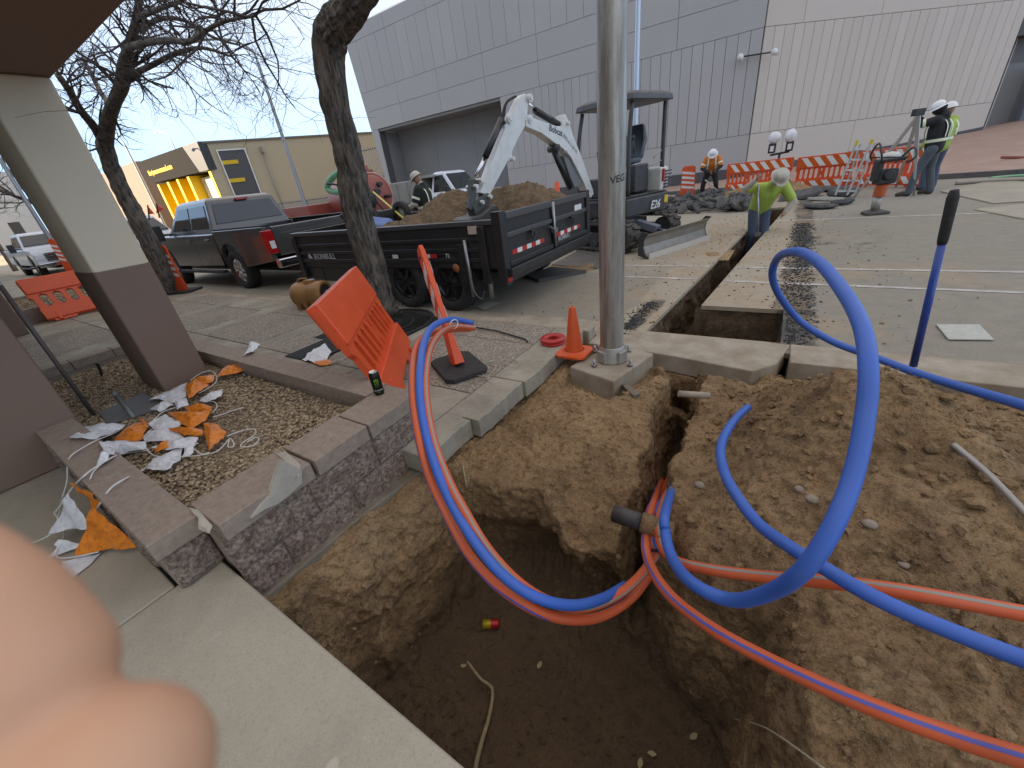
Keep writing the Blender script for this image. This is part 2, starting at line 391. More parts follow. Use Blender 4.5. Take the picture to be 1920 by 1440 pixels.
# ---- trench and pit walls in raw soil
t = NT('soil_mat')
n1 = t.noise(3, 8, .65); n2 = t.noise(28, 6, .7); n3 = t.noise(140, 3, .6); n4 = t.noise(.9, 4)
c = t.mix(t.sstep(n1, .25, .75), (.28, .178, .098), (.52, .355, .205))
c = t.mix(t.math('MULTIPLY', t.sstep(n4, .38, .7), .4), c, (.60, .44, .28))
c = t.mix(t.math('MULTIPLY', t.sstep(t.noise(2.2, 5, .6), .5, .72), .5), c, (.17, .115, .07))
c = t.mix(t.math('MULTIPLY', t.sstep(n2, .46, .68), .7), c, (.15, .092, .05))
c = t.mix(t.math('MULTIPLY', t.sstep(n3, .6, .7), .5), c, (.54, .44, .33))
c = t.mix(t.math('MULTIPLY', t.sstep(t.noise(75, 4, .7), .5, .62), .45), c, (.13, .08, .045)); c = t.mix(t.math('MULTIPLY', t.sstep(t.noise(210, 3, .6), .56, .66), .4), c, (.66, .5, .34))
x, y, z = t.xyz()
low_tone = t.math('SUBTRACT', 1., t.sstep(t.math('MULTIPLY_ADD', t.math('SUBTRACT', n1, .5), .3, z), -.95, -.45))
c = t.mix(t.math('MULTIPLY', low_tone, .8), c, t.mix(n2, (.085, .060, .044), (.17, .125, .09)))  # darker brown towards the floor of the hole
c = t.mix(1., c, (.95, .875, .79), 'MULTIPLY')
h = t.math('ADD', t.math('MULTIPLY', n2, 1.), t.math('MULTIPLY', n3, .35))
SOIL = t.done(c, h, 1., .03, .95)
SOIL_SHADE = M('soil_trench_shade', (.20, .13, .075), .95, 0, (14, .9), (30, 1., .03), col2=(.06, .038, .024), obj=False)  # darker soil copy: shade inside trench and pit put into the colour
def wallmesh(P0, P1, z0, z1, nseg, nz_, amp, seed, nrm, name='trench_wall', par=road):
    us = np.linspace(0, 1, nseg); zs = np.linspace(z0, z1, nz_); U, Z_ = np.meshgrid(us, zs, indexing='ij')
    L = math.hypot(P1[0] - P0[0], P1[1] - P0[1])
    D = amp * fbm(U * L * 4 + seed, Z_ * 4, 5, seed) * sstep(-Z_, -z1, -z1 + .08) - amp * .4 * sstep(-Z_, 0, .1)
    V = np.stack([P0[0] + U * (P1[0] - P0[0]) + D * nrm[0], P0[1] + U * (P1[1] - P0[1]) + D * nrm[1], Z_], -1).reshape(-1, 3)
    return npmesh(name, V, gridfaces(nseg, nz_), SOIL_SHADE if TD < -.7 else SOIL, par)
TD = -.75
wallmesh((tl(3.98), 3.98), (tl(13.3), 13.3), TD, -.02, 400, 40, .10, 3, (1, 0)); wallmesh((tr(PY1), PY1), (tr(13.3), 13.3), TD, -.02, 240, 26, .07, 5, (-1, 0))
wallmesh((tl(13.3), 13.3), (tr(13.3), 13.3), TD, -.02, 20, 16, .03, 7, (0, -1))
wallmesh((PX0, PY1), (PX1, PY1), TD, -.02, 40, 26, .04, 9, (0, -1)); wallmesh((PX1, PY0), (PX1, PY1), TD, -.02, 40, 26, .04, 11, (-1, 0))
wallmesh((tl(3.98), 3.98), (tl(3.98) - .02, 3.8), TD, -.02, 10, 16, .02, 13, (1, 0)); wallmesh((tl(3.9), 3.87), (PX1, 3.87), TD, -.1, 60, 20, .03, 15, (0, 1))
xs = np.linspace(-1.05, .25, 60); ys = np.linspace(3.84, 13.35, 260); X, Y = np.meshgrid(xs, ys, indexing='ij')
npmesh('trench_floor', np.stack([X, Y, TD + .1 + .12 * fbm(X * 3, Y * 3, 5, 4)], -1).reshape(-1, 3), gridfaces(60, 260), SOIL_SHADE, road)
# ---- kerbs
KERB = M('kerb_concrete', (.42, .365, .295), .9, 0, (5, .8), (40, .6, .006), col2=(.24, .175, .11), obj=False)
kb = tag(bpy.data.objects.new('kerb', None), kind='structure'); COL.objects.link(kb)
x0 = -60.
while x0 < -1.7:
    x1 = min(x0 + 2.4, -1.45); b = MB(); b.box((x0 + .004, KY - .17, -.3), (x1 - .004, KY, .115)); b.build('kerb_stone', KERB, kb, bevel=.015); x0 = x1
b = MB(); b.box((-60, KY + .001, -.2), (-1.5, KY + .42, .004)); b.build('gutter', KERB, kb)
# sunken kerb beam along the excavation, and the gutter strip east of it
p = [G(1100, 622, .02), G(1200, 655, .02), G(1395, 683, .02), G(1480, 660, .02)]
b = MB(); b.prism([(-1.45, 3.40), (-.62, 3.33), (-.02, 3.22), (.02, 3.26), (.14, 3.42), (.22, 3.83), (-1.0, 3.85), (-1.45, 3.84)], (-.16, .006)); b.build('kerb_beam', KERB, kb, bevel=.012)
b = MB(); b.box((.22, 3.46, -.2), (3.4, 3.84, .008)); b.build('gutter_slab', KERB, kb, bevel=.01)
b = MB(); b.box((3.41, 3.2, -.2), (60, 3.84, .02)); b.build('gutter_slab', KERB, kb, bevel=.01)
b = MB(); b.box((3.41, .28, -.6), (60, 3.19, .11)); b.build('sidewalk_east', CONC, None, kind='structure')
# ---- pavement: panels of exposed aggregate framed by smooth bands
t = NT('aggregate_mat'); v = t.vor(95, 'Color'); vd = t.vor(95); f = t.noise(1.5, 6, .7)
sx = t.n.new('ShaderNodeSeparateXYZ'); t.l.new(v, sx.inputs[0])
c = t.ramp(sx.outputs[0], [(0, (0.117, 0.094, 0.070)), (.35, (0.286, 0.237, 0.186)), (.7, (0.429, 0.362, 0.291)), (1, (0.650, 0.575, 0.477))])
c = t.mix(t.sstep(vd, .45, .7), c, (0.260, 0.225, 0.186)); c = t.mix(t.math('MULTIPLY', t.sstep(f, .45, .7), .4), c, (0.169, 0.150, 0.122))
AGG = t.done(c, t.math('SUBTRACT', 1., vd), .9, .008)
t = NT('smooth_concrete_mat'); a = t.noise(2.2, 8, .7); f = t.noise(120, 3); g2 = t.noise(14, 6, .7)
c = t.mix(t.sstep(a, .3, .7), (0.247, 0.219, 0.173), (0.416, 0.375, 0.299)); c = t.mix(t.math('MULTIPLY', t.sstep(g2, .5, .75), .5), c, (0.208, 0.175, 0.132))
c = t.mix(t.math('MULTIPLY', t.sstep(f, .6, .7), .5), c, (0.546, 0.500, 0.414)); c = t.mix(t.math('MULTIPLY', t.sstep(t.noise(150, 3, .7), .5, .64), .4), c, (.17, .15, .125)); SMC = t.done(c, t.math('ADD', f, t.math('MULTIPLY', g2, .5)), .5, .004)
pv = tag(bpy.data.objects.new('pavement', None), kind='structure'); COL.objects.link(pv)
def slab(x0, y0, x1, y1, mat, z=.12, th=.12, dz=0, j=.005, name='paving_slab', bev=.008):
    b = MB(); b.box((x0 + j, y0 + j, z - th), (x1 - j, y1 - j, z + dz)); return b.build(name, mat, pv, bevel=bev)
xb = [-1.5, -1.82, -3.2, -3.52, -4.9, -5.22, -6.6, -6.92, -8.3, -8.62, -10.0, -10.32, -11.7, -12.02, -13.4]
for k in range(len(xb) - 1):
    xa, xc = xb[k + 1], xb[k]; smooth = k % 2 == 0
    if k == 0:
        # the broken east edge beside the excavation
        for (ya, yc, xr) in ((1.22, 1.68, -1.58), (1.68, 2.28, -1.52), (2.28, 3.44, -1.50)):
            b = MB(); n_ = 14; rng = random.Random(int(yc * 10)); rt = []
            for i in range(n_ + 1):
                yy = ya + .006 + (yc - ya - .012) * i / n_; rt.append((xr + rng.uniform(-.006, .006) - .012 * abs(math.sin(yy * 5)), yy))
            b.prism([(xa + .005, ya + .006)] + rt + [(xa + .005, yc - .006)], (-.02, .12)); b.build('paving_slab', SMC, pv, bevel=.006)
        continue
    if smooth:
        for ya, yc in ((1.55, 1.98), (1.98, 3.44)): slab(xa, ya, xc, yc, SMC, dz=random.uniform(-.002, .002))
    else:
        slab(xa, 1.55, xc, 1.98, SMC); slab(xa, 1.98, xc, 2.98, AGG); slab(xa, 2.98, xc, 3.44, SMC if k % 4 == 3 else AGG)
slab(-1.82, 1.5, -1.66, 1.7, SMC, z=.117)
slab(-60, 1.0, -13.4, 3.44, SMC, name='paving_field'); slab(-13.4, -.6, -10.2, 1.55, SMC); slab(-10.2, -.6, -8.2, 1.55, AGG); slab(-8.2, -.6, -6.2, 1.55, SMC); slab(-60, -3, -13.4, 1.0, SMC, name='paving_field')
# the light concrete walkway the picture is taken from
t = NT('walkway_mat'); a = t.noise(1.8, 8, .68); f = t.noise(260, 3); g2 = t.noise(30, 5, .75); cr = t.vor(38)
c = t.mix(t.sstep(a, .3, .7), (0.380, 0.345, 0.277), (0.483, 0.443, 0.360)); c = t.mix(t.math('MULTIPLY', t.sstep(g2, .58, .7), .4), c, (0.543, 0.494, 0.402))
c = t.mix(t.math('MULTIPLY', t.sstep(f, .55, .68), .45), c, (0.290, 0.259, 0.212)); c = t.mix(t.math('MULTIPLY', t.sstep(t.noise(9, 3, .5), .68, .74), .55), c, (0.628, 0.575, 0.497))
c = t.mix(t.math('MULTIPLY', t.sstep(t.noise(120, 3, .7), .52, .66), .38), c, (.26, .235, .205)); c = t.mix(t.math('MULTIPLY', t.sstep(t.noise(95, 3, .7), .6, .7), .4), c, (.56, .52, .46))
WALK = t.done(t.mix(1., c, (1., .965, .94), 'MULTIPLY'), t.math('ADD', f, g2), .6, .003)
b = MB(); b.box((-2.03, -2.4, -.05), (-.0, .235, .12)); b.build('walkway', WALK, None, kind='structure', bevel=.012)
b = MB(); b.box((-6.2, -2.4, -.05), (-2.038, .06, .119)); b.build('walkway', WALK, None, kind='structure', bevel=.01)
b = MB(); b.box((.008, -2.4, -.05), (9, .235, .12)); b.build('walkway', WALK, None, kind='structure', bevel=.012)
# ---- north side: kerb, brick plaza
nk0, nk1 = Vector((-9.5, 22.2)), Vector((12, 14.6))
t = NT('brick_paving_mat')
mp = t.n.new('ShaderNodeMapping'); mp.inputs['Scale'].default_value = (1, 1, .0); t.l.new(t.g, mp.inputs[0])
bk = t.n.new('ShaderNodeTexBrick'); bk.inputs['Scale'].default_value = 4.; t.l.new(mp.outputs[0], bk.inputs['Vector'])
for i_, c_ in enumerate(((.42, .255, .20), (.36, .22, .175), (.36, .29, .24))): bk.inputs[i_ + 1].default_value = (*c_, 1)
bk.inputs['Mortar Size'].default_value = .012
c = t.mix(t.math('MULTIPLY', t.sstep(t.noise(.9, 7, .7), .45, .62), .5), bk.outputs[0], (.44, .32, .26)); BRK = t.done(c, bk.outputs['Fac'], .3, .003)
xs = np.linspace(-40, 40, 60); rows = []
def kerby(x): return nk0.y + (x - nk0.x) / (nk1.x - nk0.x) * (nk1.y - nk0.y) if x > -4 else 20.2
def wally(x): return 24. if x < -1.95 else 24 + (x + 1.95) * .865
def wallz(x): return max(0.12, .12 + .062 * (x + 4)) if x > -4 else .12
V = []
for x_ in xs:
    k0 = kerby(x_); k1 = max(wally(x_) + 12, 36) if x_ > 5 else wally(x_) + 3
    for j in range(12):
        u = j / 11; yy = k0 + .16 + (k1 - k0) * u; zz = .12 + (wallz(x_) - .12) * min(1, (yy - k0) / max(1, wally(x_) - k0)) * 1.; V.append((x_, yy, zz))
npmesh('plaza', V, gridfaces(60, 12), BRK, None, 'structure')
b = MB()
for i in range(40):
    xa = -60 + 2.5 * i; xc = xa + 2.5 - .01
    b.prism([(xa, kerby(xa)), (xc, kerby(xc)), (xc, kerby(xc) + .17), (xa, kerby(xa) + .17)], (-.1, .135))
b.build('kerb_north', M('kerb_dark', (.13, .125, .12), .9, 0, (6, .5)), None, kind='structure')

# ================================================================== EXCAVATION
rim = [G(*p, -.02)[:2] for p in ((505, 1118), (610, 1040), (730, 950), (806, 900), (838, 862), (905, 893), (1000, 905), (1085, 968))] + \
      [G(1165, 1045, -.3)[:2], G(1245, 1010, -.15)[:2], G(1300, 1065, -.05)[:2], G(1470, 1140, 0)[:2], (.28, 1.0), (.36, .55), (.30, .10), (-1.74, .10)]
slot = [G(*p, -.2)[:2] for p in ((1160, 1060), (1176, 960), (1212, 860), (1222, 790), (1258, 738), (1325, 735), (1303, 800), (1280, 860), (1243, 960), (1235, 1060))]
NX, NY = 520, 380
xs = np.linspace(-1.80, 3.42, NX); ys = np.linspace(.05, 3.66, NY)
# finer where it is near
X, Y = np.meshgrid(xs, ys, indexing='ij')
top = -.06 + 0 * X
top += .05 * sstep(Y, 2.0, 2.9) * (1 - sstep(X, -.3, 0.))
# boulder of clay left standing: domed, falling towards its front
bm_ = sstep(X, -1.55, -1.2) * (1 - sstep(X, -.35, -.1))
top += bm_ * (.10 * np.exp(-((X + .85) ** 2 / .18 + (Y - 2.15) ** 2 / .25)) - .22 * sstep(-Y, -1.75, -1.25) * sstep(X, -1.2, -.6))
# spoil heap
def gau(cx, cy, sx_, sy_, a): return a * np.exp(-((X - cx) ** 2 / sx_ ** 2 + (Y - cy) ** 2 / sy_ ** 2))
mound = gau(.42, 2.22, .46, .60, .47) + gau(1.15, 2.2, .7, .7, .22) + gau(.75, 1.3, .5, .6, .20) + gau(2.3, 2.0, .8, .8, .35)
mound *= sstep(X, -.34, .12) * (1 - sstep(Y, 2.85, 3.4)) * sstep(Y, .3, .9)
top += mound
top += (.04 + .05 * sstep(X, -.2, .2)) * fbm(X * 5, Y * 5, 6, 3, .55) + .02 * np.abs(fbm(X * 19, Y * 19, 4, 31))
top -= .16 * (1 - sstep(Y, .24, .6)) * sstep(X, .2, .5)
sd1 = polydist(X, Y, rim) + .05 * fbm(X * 7, Y * 7, 5, 8, .6)
sd2 = polydist(X, Y, slot) + .02 * fbm(X * 9, Y * 9, 4, 12)
wv = .10 + .26 * (1 - sstep(X, -1.6, -1.15)) * sstep(Y, .2, .3) + .05 * sstep(X, -.2, .2)
fl = -.95 + .05 * fbm(X * 2.5, Y * 2.5, 6, 21, .55) + .05 * sstep(X, -.3, .3)
k1 = sstep(sd1, 0, 1); k1 = sstep(sd1 / wv, 0, 1)
k1 = np.clip(k1 + .10 * fbm(X * 8, Y * 8, 4, 40) * (k1 * (1 - k1) * 4), 0, 1)
Z = top * (1 - k1) + fl * k1
k2 = sstep(sd2 / .07, 0, 1); sf = -.85; Z = Z * (1 - k2) + np.minimum(Z, sf) * k2
# small pocket and slot against the kerb beam
k3 = sstep(polydist(X, Y, [(-.66, 2.95), (-.36, 2.95), (-.38, 3.3), (-.62, 3.3)]) / .06, 0, 1); Z = Z * (1 - k3) + np.minimum(Z, -.5) * k3
k4 = (1 - sstep(np.abs(Y - 3.3), .08, .2)) * (1 - sstep(X, -.1, .1)) * sstep(X, -1.6, -1.3); Z -= .16 * k4
k5 = sstep(Y, 3.38, 3.44); Z = Z * (1 - k5) + np.minimum(Z, -.2) * k5
# keep below sidewalk slab edge and pole block
Z = np.where((X < -1.50) & (Y > 1.25), np.minimum(Z, -.03), Z)
pbk = sstep(polydist(X, Y, [(-1.34, 2.62), (-.86, 2.46), (-.68, 3.05), (-1.14, 3.3)]) / .05, -1, 0); Z = Z * (1 - pbk) + np.minimum(Z, -.09) * pbk
# undercut the standing clay: push its lower face outwards from the hole
dep = sstep(-Z, .28, .6) * (1 - sstep(-Z, .82, .95)); under = dep * sstep(Y, .95, 1.25) * sstep(X, -1.65, -1.35) * (1 - sstep(X, -.55, -.35))
Y2 = Y + .26 * under; X2 = X - .05 * dep * (1 - sstep(X, -1.6, -1.3)) * sstep(Y, .3, .4)
# lateral roughness on the walls
gr = np.hypot(*np.gradient(Z, xs, ys)); wl_ = sstep(gr, .8, 2.5)
X2 = X2 + wl_ * .035 * fbm(Z * 9 + 3, Y * 9, 5, 50, .6); Y2 = Y2 + wl_ * .035 * fbm(X * 9, Z * 9 + 7, 5, 60, .6)
# closed into a solid, remeshed evenly and roughened along its normals so that steep walls get clods and pits too
V1 = np.stack([X2, Y2, Z], -1).reshape(-1, 3); V0 = np.stack([X, Y, np.full_like(X, -1.6)], -1).reshape(-1, 3)[::1]
Fg = gridfaces(NX, NY); nv_ = len(V1); id_ = np.arange(nv_).reshape(NX, NY); loop = np.concatenate([id_[:-1, 0], id_[-1, :-1], id_[:0:-1, -1], id_[0, :0:-1]]); nx_ = np.roll(loop, -1)
Fs_ = np.stack([loop, loop + nv_, nx_ + nv_, nx_], 1)
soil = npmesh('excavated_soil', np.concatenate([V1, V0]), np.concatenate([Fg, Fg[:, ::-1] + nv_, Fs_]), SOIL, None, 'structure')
md = soil.modifiers.new('remesh', 'REMESH'); md.mode = 'VOXEL'; md.voxel_size = .0115; md.use_smooth_shade = True
for nm_, ty_, sz_, st_ in (('lumps', 'CLOUDS', .16, .055), ('clods', 'VORONOI', .055, -.020), ('crumbs', 'CLOUDS', .028, .016)):
    tx_ = bpy.data.textures.new(nm_, ty_); tx_.noise_scale = sz_
    if ty_ == 'CLOUDS': tx_.noise_depth = 3
    md = soil.modifiers.new(nm_, 'DISPLACE'); md.texture = tx_; md.strength = st_; md.texture_coords = 'GLOBAL'; md.mid_level = .5 if ty_ == 'CLOUDS' else .3
def soilz(x_, y_):
    i = int(round((x_ - xs[0]) / (xs[1] - xs[0]))); j = int(round((y_ - ys[0]) / (ys[1] - ys[0])))
    return float(Z[min(max(i, 0), NX - 1), min(max(j, 0), NY - 1)])
def on_soil(px, py, z0=0.):
    z_ = z0
    for _ in range(25): p = G(px, py, z_); z_ = .6 * z_ + .4 * soilz(p.x, p.y)
    return G(px, py, z_)
# loose clods, crumbs and pebbles
def scatter(name, n, place, size, mat, seed, squash=.7, jit=.35, parent=None, kind='stuff', sub=1):
    rng = np.random.default_rng(seed); bm = bmesh.new(); bmesh.ops.create_icosphere(bm, subdivisions=sub, radius=1.)
    bv = np.array([v.co[:] for v in bm.verts]); bf = np.array([[v.index for v in f.verts] for f in bm.faces]); bm.free()
    Vs = []; Fs = []; k = 0
    for i in range(n):
        p = place(rng)
        if p is None: continue
        s_ = size(rng); q = bv * (1 + rng.uniform(-jit, jit, bv.shape[0])[:, None]) * s_ * np.array([rng.uniform(.7, 1.3), rng.uniform(.6, 1.1), squash])
        a = rng.uniform(0, 6.28); ti = rng.uniform(-.5, .5); ca, sa, ct, st_ = math.cos(a), math.sin(a), math.cos(ti), math.sin(ti)
        R_ = np.array([[ca, -sa, 0], [sa, ca, 0], [0, 0, 1]]) @ np.array([[1, 0, 0], [0, ct, -st_], [0, st_, ct]])
        q = q @ R_.T + np.array(p) + np.array([0, 0, s_ * .3]); Vs.append(q); Fs.append(bf + k); k += len(bv)
    return npmesh(name, np.concatenate(Vs), np.concatenate(Fs), mat, parent, kind, smooth=False)
def pl_mound(rng):
    x_ = rng.uniform(-.2, 2.4); y_ = rng.uniform(.5, 3.2); z_ = soilz(x_, y_)
    if z_ < -.12: return None
    return (x_, y_, z_)
def pl_hole(rng):
    x_ = rng.uniform(-1.6, .3); y_ = rng.uniform(.25, 3.); z_ = soilz(x_, y_)
    if -.8 < z_ < -.2 and rng.uniform() < .7: return None
    return (x_, y_, z_)
scatter('soil_clods', 10000, pl_mound, lambda r: .004 + .016 * r.power(.35) ** 6 if r.uniform() < .97 else r.uniform(.018, .03), SOIL, 2)
scatter('soil_crumbs', 5000, pl_hole, lambda r: .003 + .010 * r.uniform() ** 4, SOIL, 5)
def pl_road(rng):
    x_ = rng.normal(-.6, 1.1); y_ = rng.uniform(4, 12)
    if tl(y_) < x_ < tr(y_) or (PX0 < x_ < PX1 and y_ < PY1): return None
    return (x_, y_, 0)
scatter('road_crumbs', 1500, pl_road, lambda r: .004 + .014 * r.uniform() ** 3, SOIL, 9)
def pl_tar(rng):
    y_ = rng.uniform(3.85, 10.5); x_ = .14 + .02 * y_ + rng.normal(0, .09); return (x_, y_, 0) if y_ > PY1 or x_ > PX1 + .02 else None
TAR = M('tar', (.03, .03, .031), .85, 0, (30, .4), col2=(.08, .08, .08))
scatter('tar_crumbs', 2600, pl_tar, lambda r: .004 + .012 * r.uniform() ** 2, TAR, 10)
scatter('tar_crumbs', 700, lambda r: (r.normal(-1.2, .05), r.uniform(3.7, 4.8), 0), lambda r: .004 + .01 * r.uniform() ** 2, TAR, 11)
# ================================================================== BUILDINGS
TAUPE = M('brown_wall_paint', (.215, .135, .10), .75, 0, (1.6, .35), (35, .25, .004), col2=(.155, .098, .073))
BEIGE = M('beige_wall_paint', (.66, .545, .41), .75, 0, (1.2, .3), (35, .25, .004), col2=(.56, .45, .33))
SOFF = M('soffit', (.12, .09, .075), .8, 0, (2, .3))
of = thing('office_building', 'brown and beige office block on square columns, left beside the gravel planter', 'building', (-4.5, .9, .12))
def colm(x0, x1, y0, y1, z0, zb=1.30, zt=2.49):
    b = MB(); b.box((x0, y0, z0), (x1, y1, zt)); c_ = b.build('column', BEIGE, of, True, bevel=.018)
    b = MB(); b.box((x0 - .004, y0 - .004, z0), (x1 + .004, y1 + .004, zb)); b.build('painted_base', TAUPE, c_, True, bevel=.018, label='dark brown painted lower band of a column')
colm(-4.75, -4.22, .82, 1.17, .25)
colm(-4.56, -4.03, -.75, .265, .12, zb=1.42)
colm(-11.4, -10.9, .5, .9, .12)
b = MB(); b.box((-44, .72, 2.49), (-2.6, 1.19, 3.5)); b.build('edge_beam', TAUPE, of, True, bevel=.02)
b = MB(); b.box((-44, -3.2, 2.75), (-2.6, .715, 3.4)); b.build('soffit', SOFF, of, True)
# unseen tower added behind the camera, set back and sized to shade the street
FAC = M('tower_facade', (.50, .46, .40), .8, 0, (.3, .3)); WINM = M('window_glass', (.05, .06, .07), .1)
b = MB(); b.box((-44, -12, .1), (-2.6, -3.3, 3.4)); b.build('podium', FAC, of, True)
tw_ = thing('shade_tower', 'unseen tower added south of the street, placed and sized to shade it', 'building', (-40, -60, 0))
b = MB(); b.box((-122, -90, .1), (30, -60, 51.8)); b.build('facade', FAC, tw_, True)
# ---- convention hall of grey panels
PGM = [M('grey_panel_%d' % i, c_, .62, 0, (.5, .25), (60, .1, .003), col2=tuple(v * .8 for v in c_)) for i, c_ in enumerate(((.455, .44, .44), (.465, .45, .45), (.445, .43, .432)))]
PBM = [M('beige_panel_%d' % i, c_, .62, 0, (.5, .25), (60, .1, .003), col2=tuple(v * .82 for v in c_)) for i, c_ in enumerate(((.58, .52, .47), (.595, .535, .485), (.565, .507, .457)))]
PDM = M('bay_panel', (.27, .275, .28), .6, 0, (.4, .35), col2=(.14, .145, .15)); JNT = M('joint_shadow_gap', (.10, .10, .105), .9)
hall = thing('convention_hall', 'huge windowless grey and beige panelled hall across the street with a deep loading bay', 'building', (-10, 24, 0))
def edge(z): return -26.35 - .085 * z * (1 if z < 8 else 1)       # raked west end
def pan(x0, x1, z0, z1, mats, Y=24., U=None, g_=.009, th=.06):
    """one facade panel; U = (origin, direction) for the turned beige wing"""
    b = MB()
    if U is None:
        xa0, xa1 = x0, x0
        if x0 < -26.9: xa0, xa1 = edge(z0), edge(z1)
        p = [(xa0 + g_, z0 + g_), (x1 - g_, z0 + g_), (x1 - g_, z1 - g_), (xa1 + g_, z1 - g_)]
        b.prism(p, (-.0, th), (0, Y, 0), (1, 0, 0), (0, 0, 1))
    else:
        o, d = U; b.prism([(x0 + g_, z0 + g_), (x1 - g_, z0 + g_), (x1 - g_, z1 - g_), (x0 + g_, z1 - g_)], (0, th), o, d, (0, 0, 1))
    return b.build('panel', random.choice(mats), hall, True)
wide = [-27.2, -23.4, -19.8, -16.2, -12.6, -9.0, -5.4, -1.95]
for a_, c_ in zip(wide, wide[1:]):
    for z0, z1 in ((5.77, 6.9), (6.9, 8.03), (10.85, 11.6)): pan(a_, c_, z0, z1, PGM)
    for k in range(4): pan(a_ + (c_ - a_) * k / 4, a_ + (c_ - a_) * (k + 1) / 4, 8.03, 10.85, PGM)
x_ = -15.27
while x_ < -1.96:
    pan(x_, min(x_ + .459, -1.95), 1.98, 5.77, PGM); x_ += .459
for a_, c_ in ((-15.27, -12.6), (-12.6, -9), (-9, -5.4), (-5.4, -1.95)): pan(a_, c_, .62, 1.98, PGM)
for k in range(2): pan(-26.3 + k * .0 - (.6 if k == 0 else 0), -26.1, 0, 5.77, PGM) if k == 0 else None
b = MB(); b.prism([(-27.35, 12), (-27.2, 10.9), (-26.45, .1), (-26.1, .1), (-26.1, 5.77), (-15.27, 5.77), (-15.27, .1), (-1.95, .1), (-1.95, 11.6), (-26.3, 11.6)][1:], (-.5, -.06), (0, 24, 0), (1, 0, 0), (0, 0, 1))
b2 = MB(); b2.box((-26.1, 24.07, 5.79), (-15.27, 26.1, 11.58)); b2.box((-15.27, 24.07, .1), (-1.96, 24.6, 11.58)); b2.box((-26.9, 24.07, 5.8), (-26.1, 24.6, 11.58)); b2.box((-26.6, 24.07, .1), (-26.1, 24.6, 5.8)); b2.build('wall', JNT, hall, True)
# loading bay
b = MB(); b.box((-26.4, 25.9, 0), (-15.1, 26.1, 5.77)); b.build('bay_wall', JNT, hall, True)
for k in range(3):
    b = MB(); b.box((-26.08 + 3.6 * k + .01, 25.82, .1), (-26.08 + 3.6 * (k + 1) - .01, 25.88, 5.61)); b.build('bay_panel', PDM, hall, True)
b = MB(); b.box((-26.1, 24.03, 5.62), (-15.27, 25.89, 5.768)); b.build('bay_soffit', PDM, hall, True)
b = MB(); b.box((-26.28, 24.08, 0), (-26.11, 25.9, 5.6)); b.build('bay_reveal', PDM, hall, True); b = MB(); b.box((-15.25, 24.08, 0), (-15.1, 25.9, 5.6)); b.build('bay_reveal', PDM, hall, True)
BASE = M('dark_base_brick', (.115, .11, .12), .85, 0, (8, .4))
for z_ in range(5):
    b = MB(); b.box((-15.2, 23.93, .12 + .1 * z_ + .006), (-1.93, 24.05, .12 + .1 * (z_ + 1))); b.build('plinth_course', BASE, hall, True)
# the beige wing turned away to the north east
U0 = Vector((-1.95, 24, 0)); UD = Vector((.756, .654, 0)).normalized(); NL = 12.6
s_ = 0.
for k in range(28):
    a_ = .45 * k; c_ = a_ + .45
    if c_ > NL: break
    pan(a_, c_, 1.98, 5.77, PBM, U=(U0, UD))
for a_, c_ in ((0, 1.7), (1.7, 5.3), (5.3, 8.9), (8.9, NL)):
    pan(a_, c_, .6, 1.98, PBM, U=(U0, UD))
    for z0, z1 in ((5.77, 8.03), (8.03, 10.85), (10.85, 11.6)): pan(a_, c_, z0, z1, PBM, U=(U0, UD))
b = MB(); b.prism([(0.01, .1), (NL, .1), (NL, 11.58), (.01, 11.58)], (-.5, -.01), U0, UD, (0, 0, 1)); b.build('wall', JNT, hall, True)
b = MB(); b.prism([(0.0, .1), (NL, .1), (NL, .97), (8, .72), (0, .62)], (0., .09), U0, UD, (0, 0, 1)); b.build('plinth', BASE, hall, True)
# entrance recess beyond the wing
UE = U0 + UD * NL; un = Vector((UD.y, -UD.x, 0))
DK = M('recess_grey', (.125, .118, .115), .6, 0, (.6, .2)); 
e0 = UE - un * 1.6
b = MB(); b.prism([(-.3, 0), (9, 0), (9, 12), (-.3, 12)], (-.4, 0), e0, UD, (0, 0, 1)); b.build('recess_wall', DK, hall, True)
for a_ in (.9, 2.3):
    b = MB(); b.prism([(a_, .9), (a_ + 1.3, .9), (a_ + 1.3, 3.6), (a_, 3.6)], (.02, .07), e0, UD, (0, 0, 1)); b.build('door', M('door_grey', (.16, .15, .145), .45), hall, True)
b = MB(); b.prism([(2.22, .8), (2.28, .8), (2.28, 6.2), (2.22, 6.2)], (.07, .12), e0, UD, (0, 0, 1)); b.build('door_frame', M('frame_light', (.5, .48, .46), .5), hall, True)
b = MB(); b.prism([(3.9, .8), (4.5, .8), (4.5, 3.4), (3.9, 3.4)], (.4, 1.), e0, UD, (0, 0, 1)); b.build('pillar', M('blue_white', (.42, .47, .55), .6), hall, True)
b = MB(); b.prism([(.1, 3.0), (.9, 3.0), (.9, 3.5), (.1, 3.5)], (.02, .05), e0, UD, (0, 0, 1)); b.build('notice_plate', M('notice_pale', (.45, .38, .37), .5), hall, True)
b = MB(); b.prism([(1.2, 4.6), (4.2, 4.6), (4.2, 5.8), (1.2, 5.8)], (.02, .8), e0, UD, (0, 0, 1)); b.build('canopy', M('canopy_dark', (.06, .05, .045), .5), hall, True)
b = MB(); b.prism([(2.4, 4.75), (3.4, 4.75), (3.4, 5.5), (2.4, 5.5)], (.82, .86), e0, UD, (0, 0, 1)); b.build('canopy_lamp', M('lamp_pale', (.5, .42, .3), .5), hall, True)
